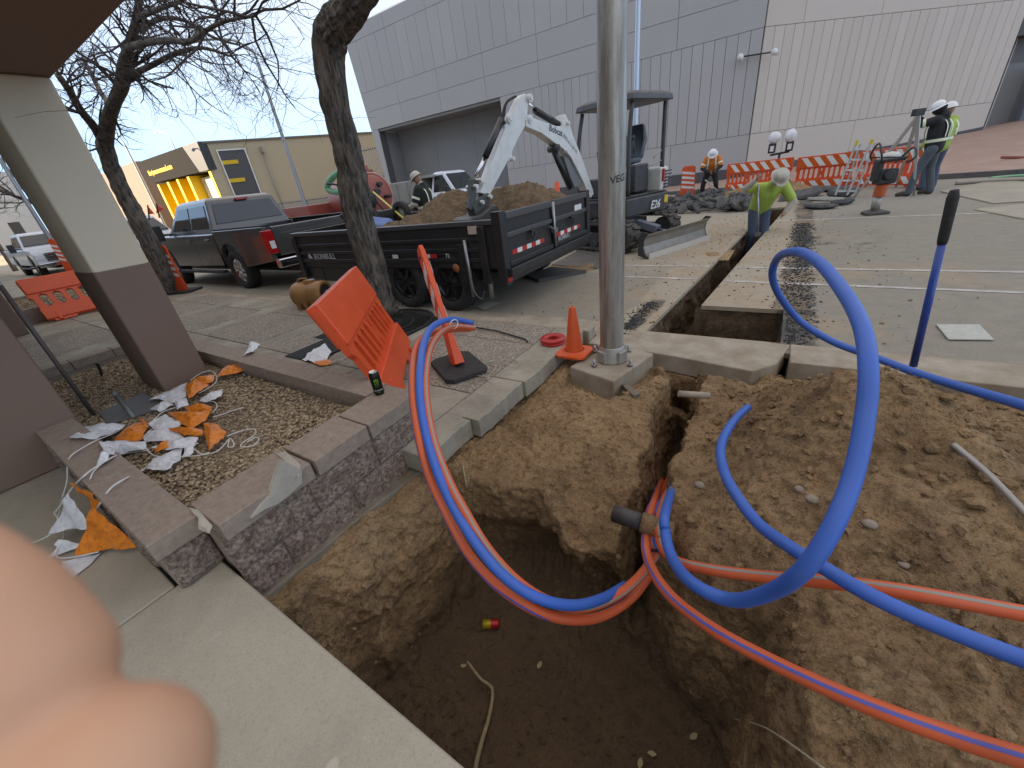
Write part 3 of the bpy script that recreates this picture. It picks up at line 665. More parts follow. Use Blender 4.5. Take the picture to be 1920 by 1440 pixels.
# sunlit white roof
ROOF = M('white_roof', (.8, .8, .8), .5)
b = MB(); b.add([(-27.0, 24.02, 11.62), (-1.9, 24.02, 11.62), (14, 38, 12.), (14, 70, 15.), (-24, 70, 15.), (-24.6, 25, 12.0), (-22, 26, 12.6), (2, 27, 12.9)], [(0, 1, 7, 6), (0, 6, 5), (6, 7, 2, 3, 4), (5, 6, 4)]); b.build('roof', ROOF, hall, True)
b = MB(); b.box((-24.5, 26.2, 0), (-8, 60, 11.6)); b.build('side_wall', PGM[0], hall, True)
# cameras on the hall
CAMW = M('camera_white', (.7, .7, .7), .35)
b = MB()
for px_, py_ in ((1388, 107), (1452, 97)):
    c_ = AT(px_, py_, y=23.75); b.ball(c_, .13); b.cyl(c_ + Vector((0, 0, .05)), c_ + Vector((.12, -.15, -.12)), .07)
s = tag(b.build('security_camera', CAMW, None, recentre=True), 'pair of white dome security cameras joined by a thin rail high on the hall corner', 'camera')
b = MB(); b.cyl(AT(1388, 107, y=23.8), AT(1452, 97, y=23.8), .03, n=6); b.build('rail', DARK, s, True)
s.matrix_basis = s.matrix_basis

# ---- tan warehouse with the yellow entrance
TANM = M('tan_stucco', (.47, .40, .29), .9, 0, (.25, .3), (3, .2, .02), col2=(.38, .32, .22))
YEL = M('yellow_paint', (.72, .47, .03), .6, 0, (1, .15)); YELO = M('yellow_glass', (.62, .33, .01), .25)
NAVY = M('navy_metal', (.03, .035, .045), .5); CORR = M('grey_corrugated', (.022, .022, .023), .9, 0, spec=.1)
wh = thing('tan_warehouse', 'tan stucco warehouse with bright yellow entrance bays and dark signs beyond the pickup', 'building', (-45, 20, 0))
b = MB(); b.prism([(-45.2, 20.3), (-39.2, 34.6), (-28.5, 60), (-62, 60), (-62, 24), (-45.9, 24)], (0, 7.45)); b.build('wall', TANM, wh, True)
b = MB(); b.prism([(-45.1, 20.2), (-39.1, 34.5), (-28.4, 60), (-28.6, 60.1), (-39.3, 34.6), (-45.3, 20.3)], (7.46, 7.62)); b.build('coping', M('coping', (.16, .14, .12), .7), wh, True)
b = MB(); b.prism([(-45.02, 20.25), (-38.9, 34.5), (-28.3, 60), (-28.5, 60.05), (-39.2, 34.6), (-45.2, 20.3)], (0, 2.1)); b.build('lower_band', M('pale_stucco', (.44, .41, .35), .9, 0, (.6, .4)), wh, True)
# sign box over the entrance
b = MB(); b.prism([(-58.6, 5.55), (-46.9, 5.4), (-48.2, 7.62), (-60.3, 7.70)], (-2.5, .0), (0, 20, 0), (1, 0, 0), (0, 0, 1)); sg = b.build('sign_box', CORR, wh, True)
b = MB(); b.prism([(-46.88, 5.4), (-45.0, 5.4), (-45.0, 7.6), (-48.15, 7.62)], (-2.4, -.02), (0, 20, 0), (1, 0, 0), (0, 0, 1)); b.build('sign_end', NAVY, wh, True)
text(wh, 'lettering', 'bluejeanscommand.com', (-58.3, 19.97, 6.25), (1, 0, 0), (0, 0, 1), .66, YEL, .03, world=True, bold=.02)
b = MB(); b.box((-59, 20.2, 0), (-45.3, 20.35, .4)); b.build('step', CONC, wh, True)
b = MB(); b.box((-59.5, 23.2, 0), (-45.4, 23.35, 5.35)); b.build('entrance_back', YEL, wh, True)
for k, x_ in enumerate((-58.4, -55.7, -53.2, -50.6, -45.75)):
    b = MB(); b.box((x_, 20.25, 0), (x_ + .5, 23.1, 5.36)); b.build('bay_fin', YEL if k < 4 else YEL, wh, True)
for k, (a_, c_) in enumerate(((-57.8, -55.8), (-55.1, -53.3), (-52.6, -50.7))):
    b = MB(); b.box((a_, 22.4, 0), (c_, 22.5, 5.3)); b.build('bay_glass', YELO, wh, True)
b = MB(); b.box((-50.0, 21.2, 0), (-45.9, 21.3, 5.1)); b.build('bay_panel', M('cream_panel', (.8, .76, .62), .6), wh, True)
# flat signs on the east wall
wd_ = Vector((6.0, 14.3, 0)).normalized(); wn_ = Vector((wd_.y, -wd_.x, 0))
def onwall(s0, z): return Vector((-45.2, 20.3, z)) + wd_ * s0
def wsign(name, s0, s1, z0, z1, mat, d=.06, th=.05):
    b = MB(); b.prism([(s0, z0), (s1, z0), (s1, z1), (s0, z1)], (d, d + th), Vector((-45.2, 20.3, 0)), wd_, (0, 0, 1)); return b.build(name, mat, wh, True)
wsign('sign_board', 1.0, 3.35, 1.2, 6.9, M('sign_dark', (.07, .07, .075), .5), .04)
for a in ((1.0, 1.1, 1.2, 6.9), (3.25, 3.35, 1.2, 6.9), (1.1, 3.25, 6.8, 6.9)): wsign('sign_frame', *a, WHITEP, .1)
for z_ in (5.7, 4.2, 2.75): wsign('sign_bar', 1.1, 2.4, z_, z_ + .32, YEL, .1)
text(wh, 'lettering', 'esports', onwall(1.5, 2.2) + wn_ * .11, wd_, (0, 0, 1), .42, WHITEP, .01, world=True)
text(wh, 'lettering', '422', onwall(1.5, 1.35) + wn_ * .11, wd_, (0, 0, 1), .85, WHITEP, .01, world=True, bold=.02)
b = MB(); b.cyl(onwall(4.75, 0) + wn_ * .2, onwall(4.75, 6.6) + wn_ * .2, .09, n=8); b.box(tuple(onwall(4.5, 6.4)), tuple(onwall(4.9, 6.9) + wn_ * .5)); b.build('downpipe', M('pipe_tan', (.33, .3, .25), .6), wh, True)
aw = MB(); aw.add([onwall(10.3, 2.35) + wn_ * .1, onwall(13.6, 2.35) + wn_ * .1, onwall(13.6, 1.55) + wn_ * 1.6, onwall(10.3, 1.55) + wn_ * 1.6, onwall(10.3, 2.25) + wn_ * .1, onwall(13.6, 2.25) + wn_ * .1, onwall(13.6, 1.47) + wn_ * 1.6, onwall(10.3, 1.47) + wn_ * 1.6], [(0, 1, 2, 3), (4, 5, 6, 7), (0, 1, 5, 4), (2, 3, 7, 6), (0, 3, 7, 4), (1, 2, 6, 5)]); aw.build('awning', YEL, wh, True)
wsign('door', 11.2, 12.4, 0, 1.45, M('door_black', (.02, .02, .022), .3), .05)
b = MB(); 
q = onwall(22, 7.6); b.box(tuple(q + Vector((-1.5, 0, 0))), tuple(q + Vector((.2, 1.8, .55)))); b.build('rooftop_unit', WHITEP, wh, True)
q = onwall(13.5, 7.6); b = MB(); b.cyl(q, q + Vector((0, 0, .5)), .04, n=6); b.box(tuple(q + Vector((-.25, -.25, .5))), tuple(q + Vector((.15, .15, .95)))); b.build('floodlight', DARK, wh, True)
q = onwall(29.5, 6.3); b = MB(); b.box(tuple(q), tuple(q + wn_ * .5 + Vector((.1, .5, .4)))); b.build('wall_box', TANM, wh, True)
# iron fence along the hall's west end
FB = M('fence_grey', (.12, .12, .125), .5, .3)
ifn = thing('tall_bar_fence', 'tall fence of pale vertical bars between the warehouse and the grey hall', 'fence', (-31, 30, 0))
for i in range(26):
    q = Vector((-33.5 + i * .30, 27.5, 0)); b = MB(); b.box((q.x, q.y, 0), (q.x + .07, q.y + .05, 5.3)); b.build('bar', M('bar_pale', (.45, .44, .42), .5), ifn, True)
for z_ in (.3, 2.9, 5.1): b = MB(); b.box((-33.6, 27.56, z_), (-25.8, 27.6, z_ + .09)); b.build('rail', FB, ifn, True)
cf = thing('chain_link_fence', 'low chain link fence with dark top rail along the tan warehouse wall', 'fence', (-42, 24, 0))
f0 = Vector((-44, 19.6, 0)); fd = Vector((6.0, 14.3, 0)).normalized()
f0 = onwall(4.2, 0) + wn_ * 2.2
L = 26
b = MB(); b.bar(f0 + Vector((0, 0, 1.9)), f0 + fd * L + Vector((0, 0, 1.9)), .07); b.build('top_rail', FB, cf, True)
for i in range(int(L / 2.6) + 1):
    q = f0 + fd * 2.6 * i; b = MB(); b.cyl(q, q + Vector((0, 0, 1.95)), .045, n=6); b.build('post', FB, cf, True)
b = MB()
for i in range(int(L / .16)):
    for s_ in (-1, 1):
        a_ = f0 + fd * (.16 * i); c_ = a_ + fd * s_ * .9; 
        if 0 <= (c_ - f0).dot(fd) <= L: b.bar(a_ + Vector((0, 0, .1)), c_ + Vector((0, 0, 1.88)), .014)
b.build('mesh_wire', M('wire', (.25, .25, .25), .5, .5), cf, True, kind='stuff')
# distant buildings at the far west, in the sun
def simple_building(name, label, x0, x1, y0, y1, h, mat, wins=(), roof=None):
    r_ = thing(name, label, 'building', ((x0 + x1) / 2, (y0 + y1) / 2, 0)); b = MB(); b.box((x0, y0, -.2), (x1, y1, h)); b.build('wall', mat, r_, True)
    for (ya, yc, za, zc) in wins:
        b = MB(); b.box((x1 - .05, ya, za), (x1 + .05, yc, zc)); b.build('window', WINM, r_, True)
    return r_
SW = M('sunlit_white', (.62, .6, .56), .9, 0, (.3, .2)); PK = M('pinkish_stucco', (.42, .33, .28), .9, 0, (.4, .3))
simple_building('white_building', 'plain white building with one small dark window at the west end of the street', -140, -118, 8.8, 20, 13, SW, [(12, 14.5, 8.6, 10.2), (16, 17.5, 3, 5)])
simple_building('pink_building', 'pinkish stucco building with small windows furthest left in the distance', -165, -140, -9, 8, 11, PK, [(-6 + 3 * i, -4.8 + 3 * i, 2 + 3 * j, 3.6 + 3 * j) for i in range(4) for j in range(3)])
bw = simple_building('brown_hall', 'brown building with a dark open underside between the bare tree and the yellow entrance', -95, -66.5, 22, 44, 8.5, M('brown_clad', (.20, .15, .13), .8))
b = MB(); b.prism([(22, 0), (44, 0), (44, 6.5), (30, 4.2), (22.2, .8)], (.0, .2), (-66.4, 0, 0), (0, 1, 0), (0, 0, 1)); b.build('shade_sheet', M('underside_shade', (.05, .045, .05), .8), bw, True)  # dark sheet paints the shade of the open underside

# ================================================================== PLANTER
CAPM = M('cap_block', (.38, .295, .235), .9, 0, (26, .7), (90, .9, .006), col2=(.22, .16, .125), obj=False)
t = NT('split_face_mat'); a = t.noise(9, 8, .75); f = t.noise(45, 6, .75); g2 = t.noise(2, 4)
c = t.mix(t.sstep(f, .35, .66), (.17, .11, .082), (.62, .47, .385)); c = t.mix(t.math('MULTIPLY', t.sstep(a, .45, .7), .55), c, (.28, .17, .125))
SPLIT = t.done(c, t.math('ADD', f, a), 1., .03)
MORT = M('mortar', (.50, .44, .36), .95, 0, (8, .5), (40, .7, .008), col2=(.26, .24, .21))
pl = thing('planter', 'low brown block planter full of gravel with a chipped mortared coping in the foreground', 'planter', (-3.8, .85, .12))
CZ = .42; CT = .095
def cap(pts):
    b = MB(); b.prism(pts, (CZ - CT, CZ)); return b.build('coping_block', CAPM, pl, True, bevel=.006)
# east coping: three stones, the south one ending in the mortared break
for ya, yc in ((.262, .70), (.712, 1.05), (1.056, 1.46)):
    cap([(-2.06, ya), (-1.775, ya), (-1.785, yc - .004), (-2.075, yc - .004)])
x0 = -2.08
for xc in (-2.72, -3.36, -4.0, -4.64, -5.28, -5.92): cap([(x0 - .004, 1.285), (x0 - .004, 1.47), (xc, 1.47), (xc, 1.285)]); x0 = xc
x0 = -1.94
for xc in (-2.75, -3.4, -4.02): cap([(x0 - .004, .06), (x0 - .004, .25), (xc, .25), (xc, .06)]); x0 = xc
for ya, yc in ((.26, .60), (.604, .94), (.944, 1.28)): cap([(-5.92, ya), (-5.92, yc), (-6.1, yc), (-6.1, ya)])
def rough_block(p0, p1, z0, z1, seed, nrm, parent=pl, amp=.016):
    """split-face block: displaced outer face with real relief, side lips"""
    L = (Vector(p1) - Vector(p0)).length; nu = max(6, int(L / .012)); nv = max(4, int((z1 - z0) / .012))
    us = np.linspace(0, 1, nu); zs = np.linspace(0, 1, nv); U, Z_ = np.meshgrid(us, zs, indexing='ij')
    edge_ = np.minimum(sstep(np.minimum(U, 1 - U) * L, 0, .014), sstep(np.minimum(Z_, 1 - Z_) * (z1 - z0), 0, .012))
    D = amp * (fbm(U * L * 13 + seed * 3.1, Z_ * (z1 - z0) * 13, 5, seed, .6) + .55) * edge_ - .008 * (1 - edge_)
    P0 = np.array(p0); P1 = np.array(p1); N_ = np.array(nrm)
    V = np.stack([P0[0] + U * (P1[0] - P0[0]) + D * N_[0], P0[1] + U * (P1[1] - P0[1]) + D * N_[1], z0 + Z_ * (z1 - z0)], -1).reshape(-1, 3)
    im = full(parent).inverted(); T_ = np.array(im.to_translation()); V = V + T_
    return npmesh('wall_block', V, gridfaces(nu, nv), SPLIT, parent)
sd_ = 1
for z0, z1, off in ((.12, CZ - CT - .0, 0), (-.08, .12, .2)):
    ys_ = [.24] + [.24 + off + .41 * k for k in range(0 if off else 1, 4) if .24 + off + .41 * k < 1.44] + [1.455]
    for ya, yc in zip(ys_, ys_[1:]):
        if yc - ya > .03: rough_block((-1.80, ya + .002, 0), (-1.80, yc - .002, 0), z0 + .002, z1 - .002, sd_, (1, 0, 0)); sd_ += 1
rough_block((-1.965, .075, 0), (-1.965, .245, 0), .122, CZ - CT - .002, 30, (1, 0, 0))
b = MB(); b.box((-1.965 - .01, .07, .12), (-4.0, .24, CZ - CT - .001)); b.box((-2.06, .25, -.1), (-1.812, 1.45, CZ - CT - .001)); b.box((-2.07, 1.3, .1), (-5.92, 1.455, CZ - CT - .001)); b.box((-6.08, .2, .1), (-5.93, 1.45, CZ - CT - .001))
b.build('wall_core', CAPM, pl, True)
x0 = -1.815; k = 0
while x0 > -4.0: rough_block((x0, .066, 0), (max(x0 - .4, -4.02), .066, 0), .122, CZ - CT - .002, 60 + k, (0, -1, 0)) if x0 < -1.9 else None; x0 -= .4; k += 1
# concrete footing seen in the wall of the hole
b = MB(); b.prism([(-1.84, .24), (-1.765, .24), (-1.755, .8), (-1.70, 1.3), (-1.84, 1.5)], (-.16, -.045)); b.build('footing', M('footing_concrete', (.25, .21, .16), .95, 0, (7, .6), (30, .8, .01)), pl, True, bevel=.01)
# mortar smears over the broken corner
b = MB()
def blob(b, pts, z0, z1, seed):
    n_ = len(pts); rng = random.Random(seed); c_ = Vector((sum(p[0] for p in pts) / n_, sum(p[1] for p in pts) / n_, z1)); o = len(b.v)
    b.add([(p[0], p[1], z0) for p in pts] + [(c_.x + (p[0] - c_.x) * .7 + rng.uniform(-.006, .006), c_.y + (p[1] - c_.y) * .7, z1 - rng.uniform(0, .004)) for p in pts] + [tuple(c_)], [(i, (i + 1) % n_, n_ + (i + 1) % n_, n_ + i) for i in range(n_)] + [(n_ + i, n_ + (i + 1) % n_, 2 * n_) for i in range(n_)], True)
mp_ = [AT(*p, d=None, x=None, y=None) if False else G(*p, CZ) for p in ((515, 850), (535, 845), (565, 872), (560, 895), (545, 885), (528, 862))]
blob(b, [(p.x, p.y) for p in mp_], CZ - .002, CZ + .012, 1)
mp_ = [G(*p, CZ) for p in ((352, 950), (372, 955), (398, 985), (392, 1000), (372, 992), (376, 975), (360, 962))]
blob(b, [(p.x, p.y) for p in mp_], CZ - .002, CZ + .01, 2)
# run of mortar down the outer face
fp = [AT(*p, x=-1.768) for p in ((528, 862), (552, 874), (565, 880), (566, 905), (545, 925), (520, 945), (495, 955), (470, 972), (486, 950), (505, 930), (512, 905))]
b.prism([(p.y, p.z) for p in fp], (-.02, .008), (-1.772, 0, 0), (0, 1, 0), (0, 0, 1))
b.build('mortar_patch', MORT, pl, True, bevel=.004)
# gravel
GRB = M('gravel_soil', (.24, .18, .13), 1., 0, (20, .5))
b = MB(); b.box((-5.93, .25, .1), (-2.06, 1.3, .285)); b.build('planting_soil', GRB, pl, True)
GRV = NT('gravel_mat'); cc = GRV.n.new('ShaderNodeNewGeometry').outputs['Random Per Island']
c = GRV.ramp(cc, [(0, (.14, .105, .075)), (.3, (.30, .225, .155)), (.6, (.42, .33, .24)), (.85, (.55, .47, .36)), (1, (.33, .25, .2))])
c = GRV.mix(GRV.math('MULTIPLY', GRV.sstep(GRV.noise(80, 4), .4, .7), .4), c, (.22, .165, .12)); GRV = GRV.done(GRV.mix(1., c, (1., .93, .82), 'MULTIPLY'), None, rough=.8)
def pl_grav(rng):
    x_ = -2.08 - 3.82 * rng.uniform() ** 1.25; y_ = rng.uniform(.27, 1.28)
    if -4.76 < x_ < -4.2 and .8 < y_ < 1.18: return None
    return (x_, y_, .285 + .02 * vnoise(np.array(x_ * 3), np.array(y_ * 3), 3) + rng.uniform(0, .008))
scatter('gravel', 13500, pl_grav, lambda r: r.uniform(.007, .0145), GRV, 21, squash=.55, jit=.15)
# ---- second planter further west, with its tree and gravel
pl2 = thing('far_planter', 'second block planter further along the pavement behind the leaning barricade', 'planter', (-12, .6, .12))
for (a, c_) in (((-15.5, -.6), (-15.3, 2.499)), ((-12.25, -.6), (-12.05, 2.499)), ((-15.5, 2.501), (-12.05, 2.7))):
    b = MB(); b.box((a[0], a[1], .12), (c_[0], c_[1], .40)); b.build('wall_block', CAPM, pl2, True, bevel=.01)
b = MB(); b.box((-15.3, -.6, .12), (-12.25, 2.5, .33)); b.build('planting_soil', GRB, pl2, True)
scatter('gravel', 2500, lambda r: (r.uniform(-15.3, -12.25), r.uniform(-.5, 2.5), .33), lambda r: r.uniform(.015, .03), GRV, 22, .55, .15)
# ================================================================== TREES
t = NT('bark_mat')
mp = t.n.new('ShaderNodeMapping'); mp.inputs['Scale'].default_value = (1, 1, .16); tc = t.n.new('ShaderNodeTexCoord'); t.l.new(tc.outputs['Object'], mp.inputs[0])
a = t.noise(26, 7, .7, mp.outputs[0], .6); v = t.vor(30, 'Distance', 'F1', mp.outputs[0]); f = t.noise(5, 5, .6)
c = t.mix(t.sstep(a, .36, .62), (.045, .036, .032), (.20, .165, .135)); c = t.mix(t.math('MULTIPLY', t.sstep(f, .45, .65), .4), c, (.27, .21, .16))
BARK = t.done(c, t.math('ADD', a, t.math('MULTIPLY', v, .6)), 1., .03, .9)
TWIG = M('twig', (.075, .055, .05), .85)
def bark_tube(P, R, n=40, seg=14, amp=.06, seed=1):
    """trunk with ridged, plated bark as real relief"""
    pts = catmull(P, seg); rr = np.interp(np.linspace(0, 1, len(pts)), np.linspace(0, 1, len(R)), R)
    V = []; x = None; acc = 0.
    for i, p in enumerate(pts):
        a_ = pts[max(i - 1, 0)]; c_ = pts[min(i + 1, len(pts) - 1)]; t_ = (c_ - a_).normalized()
        if i: acc += (p - pts[i - 1]).length
        if x is None: x, y, _ = frame(t_)
        else: x = x - t_ * x.dot(t_); x.normalize(); y = t_.cross(x)
        for j in range(n):
            th = 2 * PI * j / n
            cs, sn = math.cos(th), math.sin(th)
            q = Vector((cs * 5 * rr[i] / .1, sn * 5 * rr[i] / .1, acc * 2.6)); r_ = abs(mnoise.noise(q * 1.1 + Vector((seed, 0, 0)))) * 2 + .5 * mnoise.noise(q * 2.3)
            V.append(p + (x * cs + y * sn) * rr[i] * (1 - amp + amp * 1.8 * r_ * 1.1 + .05 * mnoise.noise(Vector((cs, sn, acc * 1.3 + seed)))))
    k = len(pts); F = [(i * n + j, i * n + (j + 1) % n, (i + 1) * n + (j + 1) % n, (i + 1) * n + j) for i in range(k - 1) for j in range(n)]
    return V, F
def limb(b, p, d, L, r, depth, rng, up=.12, kink=.35, stop=.002):
    """recursive bare branch"""
    pts = [p]; dd = d.normalized(); n_ = 5
    rs = [r]
    for i in range(n_):
        dd = (dd + Vector((rng.uniform(-kink, kink), rng.uniform(-kink, kink), rng.uniform(-kink, kink) * .8 + up * .3))).normalized()
        pts.append(pts[-1] + dd * L / n_); rs.append(r * (1 - .62 * (i + 1) / n_))
    b.tube(pts, r, 6 if r > .012 else 4 if r > .005 else 3, rr=rs, caps=False)
    if depth <= 0: return pts
    for i in range(1, n_ + 1):
        for _ in range(2 if i > 3 else 1):
            if rng.random() < .7:
                t_ = (pts[i] - pts[i - 1]).normalized(); q = Vector((rng.gauss(0, 1), rng.gauss(0, 1), rng.gauss(0, .8) + up)).normalized()
                nd = (t_ * .75 + q * .8).normalized()
                limb(b, pts[i], nd, L * rng.uniform(.42, .66), rs[i] * .62 if depth > 1 else max(rs[i] * .5, stop), depth - 1, rng, up, kink * 1.15)
    return pts
# -- tree A: the leaning trunk in the tree grate
ta = thing('street_tree', 'bare leaning street tree with thick ridged trunk rising from the tree grate in the middle', 'tree', (-4.6, 3.5, .12))
TY = 3.35
pa = [AT(x_, y_, y=TY + k * .0) for k, (x_, y_) in enumerate(((722, 600), (712, 565), (694, 490), (672, 400), (655, 300), (632, 200), (617, 110), (622, 60), (655, 20), (690, -25), (760, -120)))]
wpx = [66, 55, 50, 53, 50, 50, 56, 60, 56, 50, 44]
def dep(p): return float(RC.T[2] @ (np.array(p) - np.array([0, 0, CAMH])))
ra = [w_ / 2 / FPX * dep(p) * .95 for w_, p in zip(wpx, pa)]
V, F = bark_tube(pa, ra, 56, 26, .10, 3); b = MB(); b.add(V, F, True); b.build('trunk', BARK, ta, True)
b = MB(); r2g = random.Random(21); tb2 = MB()
for d_ in ((.5, .2, 1.2), (-.3, .5, 1.3), (.9, .5, .9), (.1, -.2, 1.4)):
    P2 = limb(b, pa[-1] - Vector((0, 0, .03)), Vector(d_), 1.5, .07, 0, r2g, up=.35, kink=.18)
    for q_ in P2[2:]:
        for _ in range(3): limb(tb2, q_, Vector((r2g.gauss(0, 1), r2g.gauss(0, 1), 1.3)), 1.1, .022, 2, r2g, up=.3, kink=.28, stop=.004)
b.build('limb', BARK, ta, True); tb2.build('twigs', TWIG, ta, True, kind='stuff')
b = MB(); q = pa[6]; b.tube([AT(604, 62, y=TY - .05), AT(600, 45, y=TY - .08), AT(597, 38, y=TY - .08)], .05, 10, rr=[.09, .07, .045]); b.build('limb_stub', BARK, ta, True)
# -- tree B: forked bare tree left of the pickup
rng = random.Random(5)
tb = thing('street_tree', 'bare forked street tree with spreading twiggy limbs at the left, partly behind the column', 'tree', (-12.3, 3.3, .12))
TY2 = 3.3
def A2(x_, y_, dy=0.): return AT(x_, y_, y=TY2 + dy)
tr_ = [A2(322, 556), A2(300, 500), A2(268, 430), A2(238, 375), A2(212, 320), A2(196, 272)]
def R2(ps, ws): return [w_ / 2 / FPX * dep(p) for w_, p in zip(ws, ps)]
V, F = bark_tube(tr_, R2(tr_, [36, 32, 28, 26, 25, 26]), 30, 12, .09, 9); b = MB(); b.add(V, F, True); b.build('trunk', BARK, tb, True)
lb = MB(); tw = MB()
def big(ps, ws, subs=2, nsub=2, sL=.62):
    pts = catmull(ps, 5); rr = np.interp(np.linspace(0, 1, len(pts)), np.linspace(0, 1, len(ws)), R2([ps[min(int(i), len(ps) - 1)] for i in np.linspace(0, len(ps) - 1, len(ws))], ws))
    lb.tube(pts, .05, 9, rr=list(rr))
    for i in range(2, len(pts)):
        for _ in range(nsub if i > len(pts) * .35 else 1):
            if rng.random() < .5:
                t_ = (pts[i] - pts[i - 1]).normalized(); q = Vector((rng.gauss(0, 1), rng.gauss(0, .8), rng.gauss(0, .8))).normalized()
                limb(tw, pts[i], (t_ * .6 + q * .9).normalized(), sL * rng.uniform(.7, 1.5), max(rr[i] * .34, .009), subs, rng, up=.05, kink=.36, stop=.0028)
big([A2(196, 272), A2(203, 225), A2(215, 190), A2(228, 160), A2(232, 125), A2(240, 90), A2(255, 40), A2(263, -20)], [26, 22, 20, 22, 20, 15, 13, 10])
big([A2(196, 272), A2(178, 240, -.1), A2(150, 205, -.3), A2(130, 170, -.5), A2(108, 140, -.6)], [18, 15, 13, 12, 10])
big([A2(207, 198), A2(190, 175, .3), A2(172, 140, .5), A2(155, 110, .7)], [10, 8, 7, 6])
big([A2(240, 90), A2(275, 80, -.3), A2(320, 75, -.6), A2(355, 78, -.9), A2(395, 52, -1.1), A2(430, 38, -1.2), A2(480, 30, -1.3)], [13, 11, 10, 9, 7, 6, 4], nsub=2)
big([A2(228, 165), A2(250, 140, .2), A2(285, 122, .4), A2(330, 100, .5), A2(380, 90, .6), A2(430, 105, .8)], [13, 11, 9, 8, 6, 4], nsub=2)
big([A2(255, 35), A2(290, 20, -.3), A2(330, 5, -.5), A2(380, -20, -.6)], [10, 8, 6, 5], nsub=2)
big([A2(262, 60), A2(300, 35, .3), A2(350, 40, .6), A2(400, 70, .9), A2(450, 85, 1.2)], [9, 8, 6, 5, 3], nsub=2)
lb.build('limb', BARK, tb, True); tw.build('twigs', TWIG, tb, True, kind='stuff')
# -- trees further west
def bare_tree(label, x, y, H_, r, seed, lean=(0, 0), group='bare street trees further west'):
    rng2 = random.Random(seed); o = thing('street_tree', label, 'tree', (x, y, .1), 0, group)
    top = Vector((x + lean[0], y + lean[1], H_ * .45)); P_ = [Vector((x, y, 0)), Vector((x + lean[0] * .4, y + lean[1] * .3, H_ * .2)), top]
    b = MB(); b.tube(catmull(P_, 5), r, 10, rr=list(np.interp(np.linspace(0, 1, 11), [0, 1], [r, r * .6]))); b.build('trunk', BARK, o, True)
    b = MB()
    for k in range(6):
        a_ = k * 1.05 + rng2.random(); limb(b, top + Vector((0, 0, -.1 * k)), Vector((math.cos(a_), math.sin(a_), .75)), H_ * .42, r * .45, 3, rng2, up=.25, kink=.3, stop=.008)
    b.build('crown', TWIG, o, True, kind='stuff'); return o
bare_tree('bare street tree whose trunk passes just left of the painted column', *G(150, 505, .1)[:2], 7.5, .13, 3, (-.5, 0))
bare_tree('thin bare tree at the extreme left edge of the picture by the road', *G(28, 505, .1)[:2], 7, .14, 8, (-.4, .1))
bare_tree('small bare tree in the far distance west of the road', -60, 3.0, 8, .16, 12)
bare_tree('bare tree far off in front of the pink building', -85, -2.5, 9, .18, 14)
# ================================================================== LAMP POSTS
POLEM = NT('pole_mat'); tcn = POLEM.n.new('ShaderNodeTexCoord').outputs['Object']
mpx = POLEM.n.new('ShaderNodeMapping'); mpx.inputs['Scale'].default_value = (14, 14, 1.2); POLEM.l.new(tcn, mpx.inputs[0])
a = POLEM.noise(1.2, 8, .65, mpx.outputs[0]); f = POLEM.noise(30, 5, .6, tcn)
c = POLEM.mix(POLEM.sstep(a, .35, .65), (.25, .215, .18), (.46, .43, .39)); c = POLEM.mix(POLEM.math('MULTIPLY', POLEM.sstep(f, .55, .75), .4), c, (.22, .16, .12))
POLEM.b.inputs['Metallic'].default_value = .55; POLEM = POLEM.done(c, f, .15, .002, .42); 
pc = Vector((G(1147, 672, .08).x, G(1147, 672, .08).y, .08))
r0 = 21.5 / FPX * dep(Vector((pc.x, pc.y, .3)))
pole = thing('lamp_post', 'thick weathered metal lamp post marked VEG standing on a square concrete block at the excavation', 'lamp post', (pc.x, pc.y, .08))
def rz_(z): return r0 * (1 - .0125 * z)
b = MB(); b.lathe([(rz_(z_), z_) for z_ in np.linspace(0, 9, 30)], (0, 0, .02), n=40); b.build('shaft', POLEM, pole)
b = MB(); b.lathe([(r0 * 1.02, .13), (r0 * 1.10, .12), (r0 * 1.14, .05), (r0 * 1.28, .015), (r0 * 1.3, 0.)], (0, 0, 0), n=40); 
for k in range(4):
    a_ = PI / 4 + k * PI / 2 + .35; d_ = Vector((math.cos(a_), math.sin(a_), 0)); n_ = Vector((-d_.y, d_.x, 0))
    b.prism([(-.05, 0), (.05, 0), (.042, .10), (-.042, .10)], (-.05, .012), tuple(d_ * r0 * 1.25), tuple(n_), (0, 0, 1))
b.build('cast_base', GALV, pole, bevel=.006)
for k in range(4):
    a_ = PI / 4 + k * PI / 2 + .35; d_ = Vector((math.cos(a_), math.sin(a_), 0)) * (r0 * 1.25 + .085)
    b = MB(); b.cyl(d_ + Vector((0, 0, -.02)), d_ + Vector((0, 0, .06)), .012, n=8); b.cyl(d_, d_ + Vector((0, 0, .02)), .024, n=6); b.build('anchor_bolt', STEEL, pole)
# writing on the shaft, wrapped on the surface
def wrap_text(s, px_, py_, size, mat, seed=0):
    base = AT(px_, py_, y=pc.y); ang0 = math.atan2(-pc.y, -pc.x)
    cu = bpy.data.curves.new('t', 'FONT'); cu.body = s; cu.size = size; cu.offset = .001; cu.extrude = 0; cu.resolution_u = 3
    ob = bpy.data.objects.new('t', cu); me = ob.to_mesh(); bm = bmesh.new(); bm.from_mesh(me)
    bmesh.ops.subdivide_edges(bm, edges=bm.edges, cuts=2); z0 = base.z - pc.z
    vv = []
    for v in bm.verts:
        zz = z0 + v.co.y + .12 * v.co.x; R_ = rz_(zz) + .0016; a_ = ang0 + .10 + (v.co.x - .02) / R_
        vv.append((math.cos(a_) * R_, math.sin(a_) * R_, zz + .02))
    fs = [tuple(v.index for v in f.verts) for f in bm.faces]; bm.free(); ob.to_mesh_clear(); bpy.data.objects.remove(ob)
    b = MB(); b.add(vv, fs); return b.build('lettering', mat, pole)
wrap_text('VEG', 1147, 350, .062, BLACK)
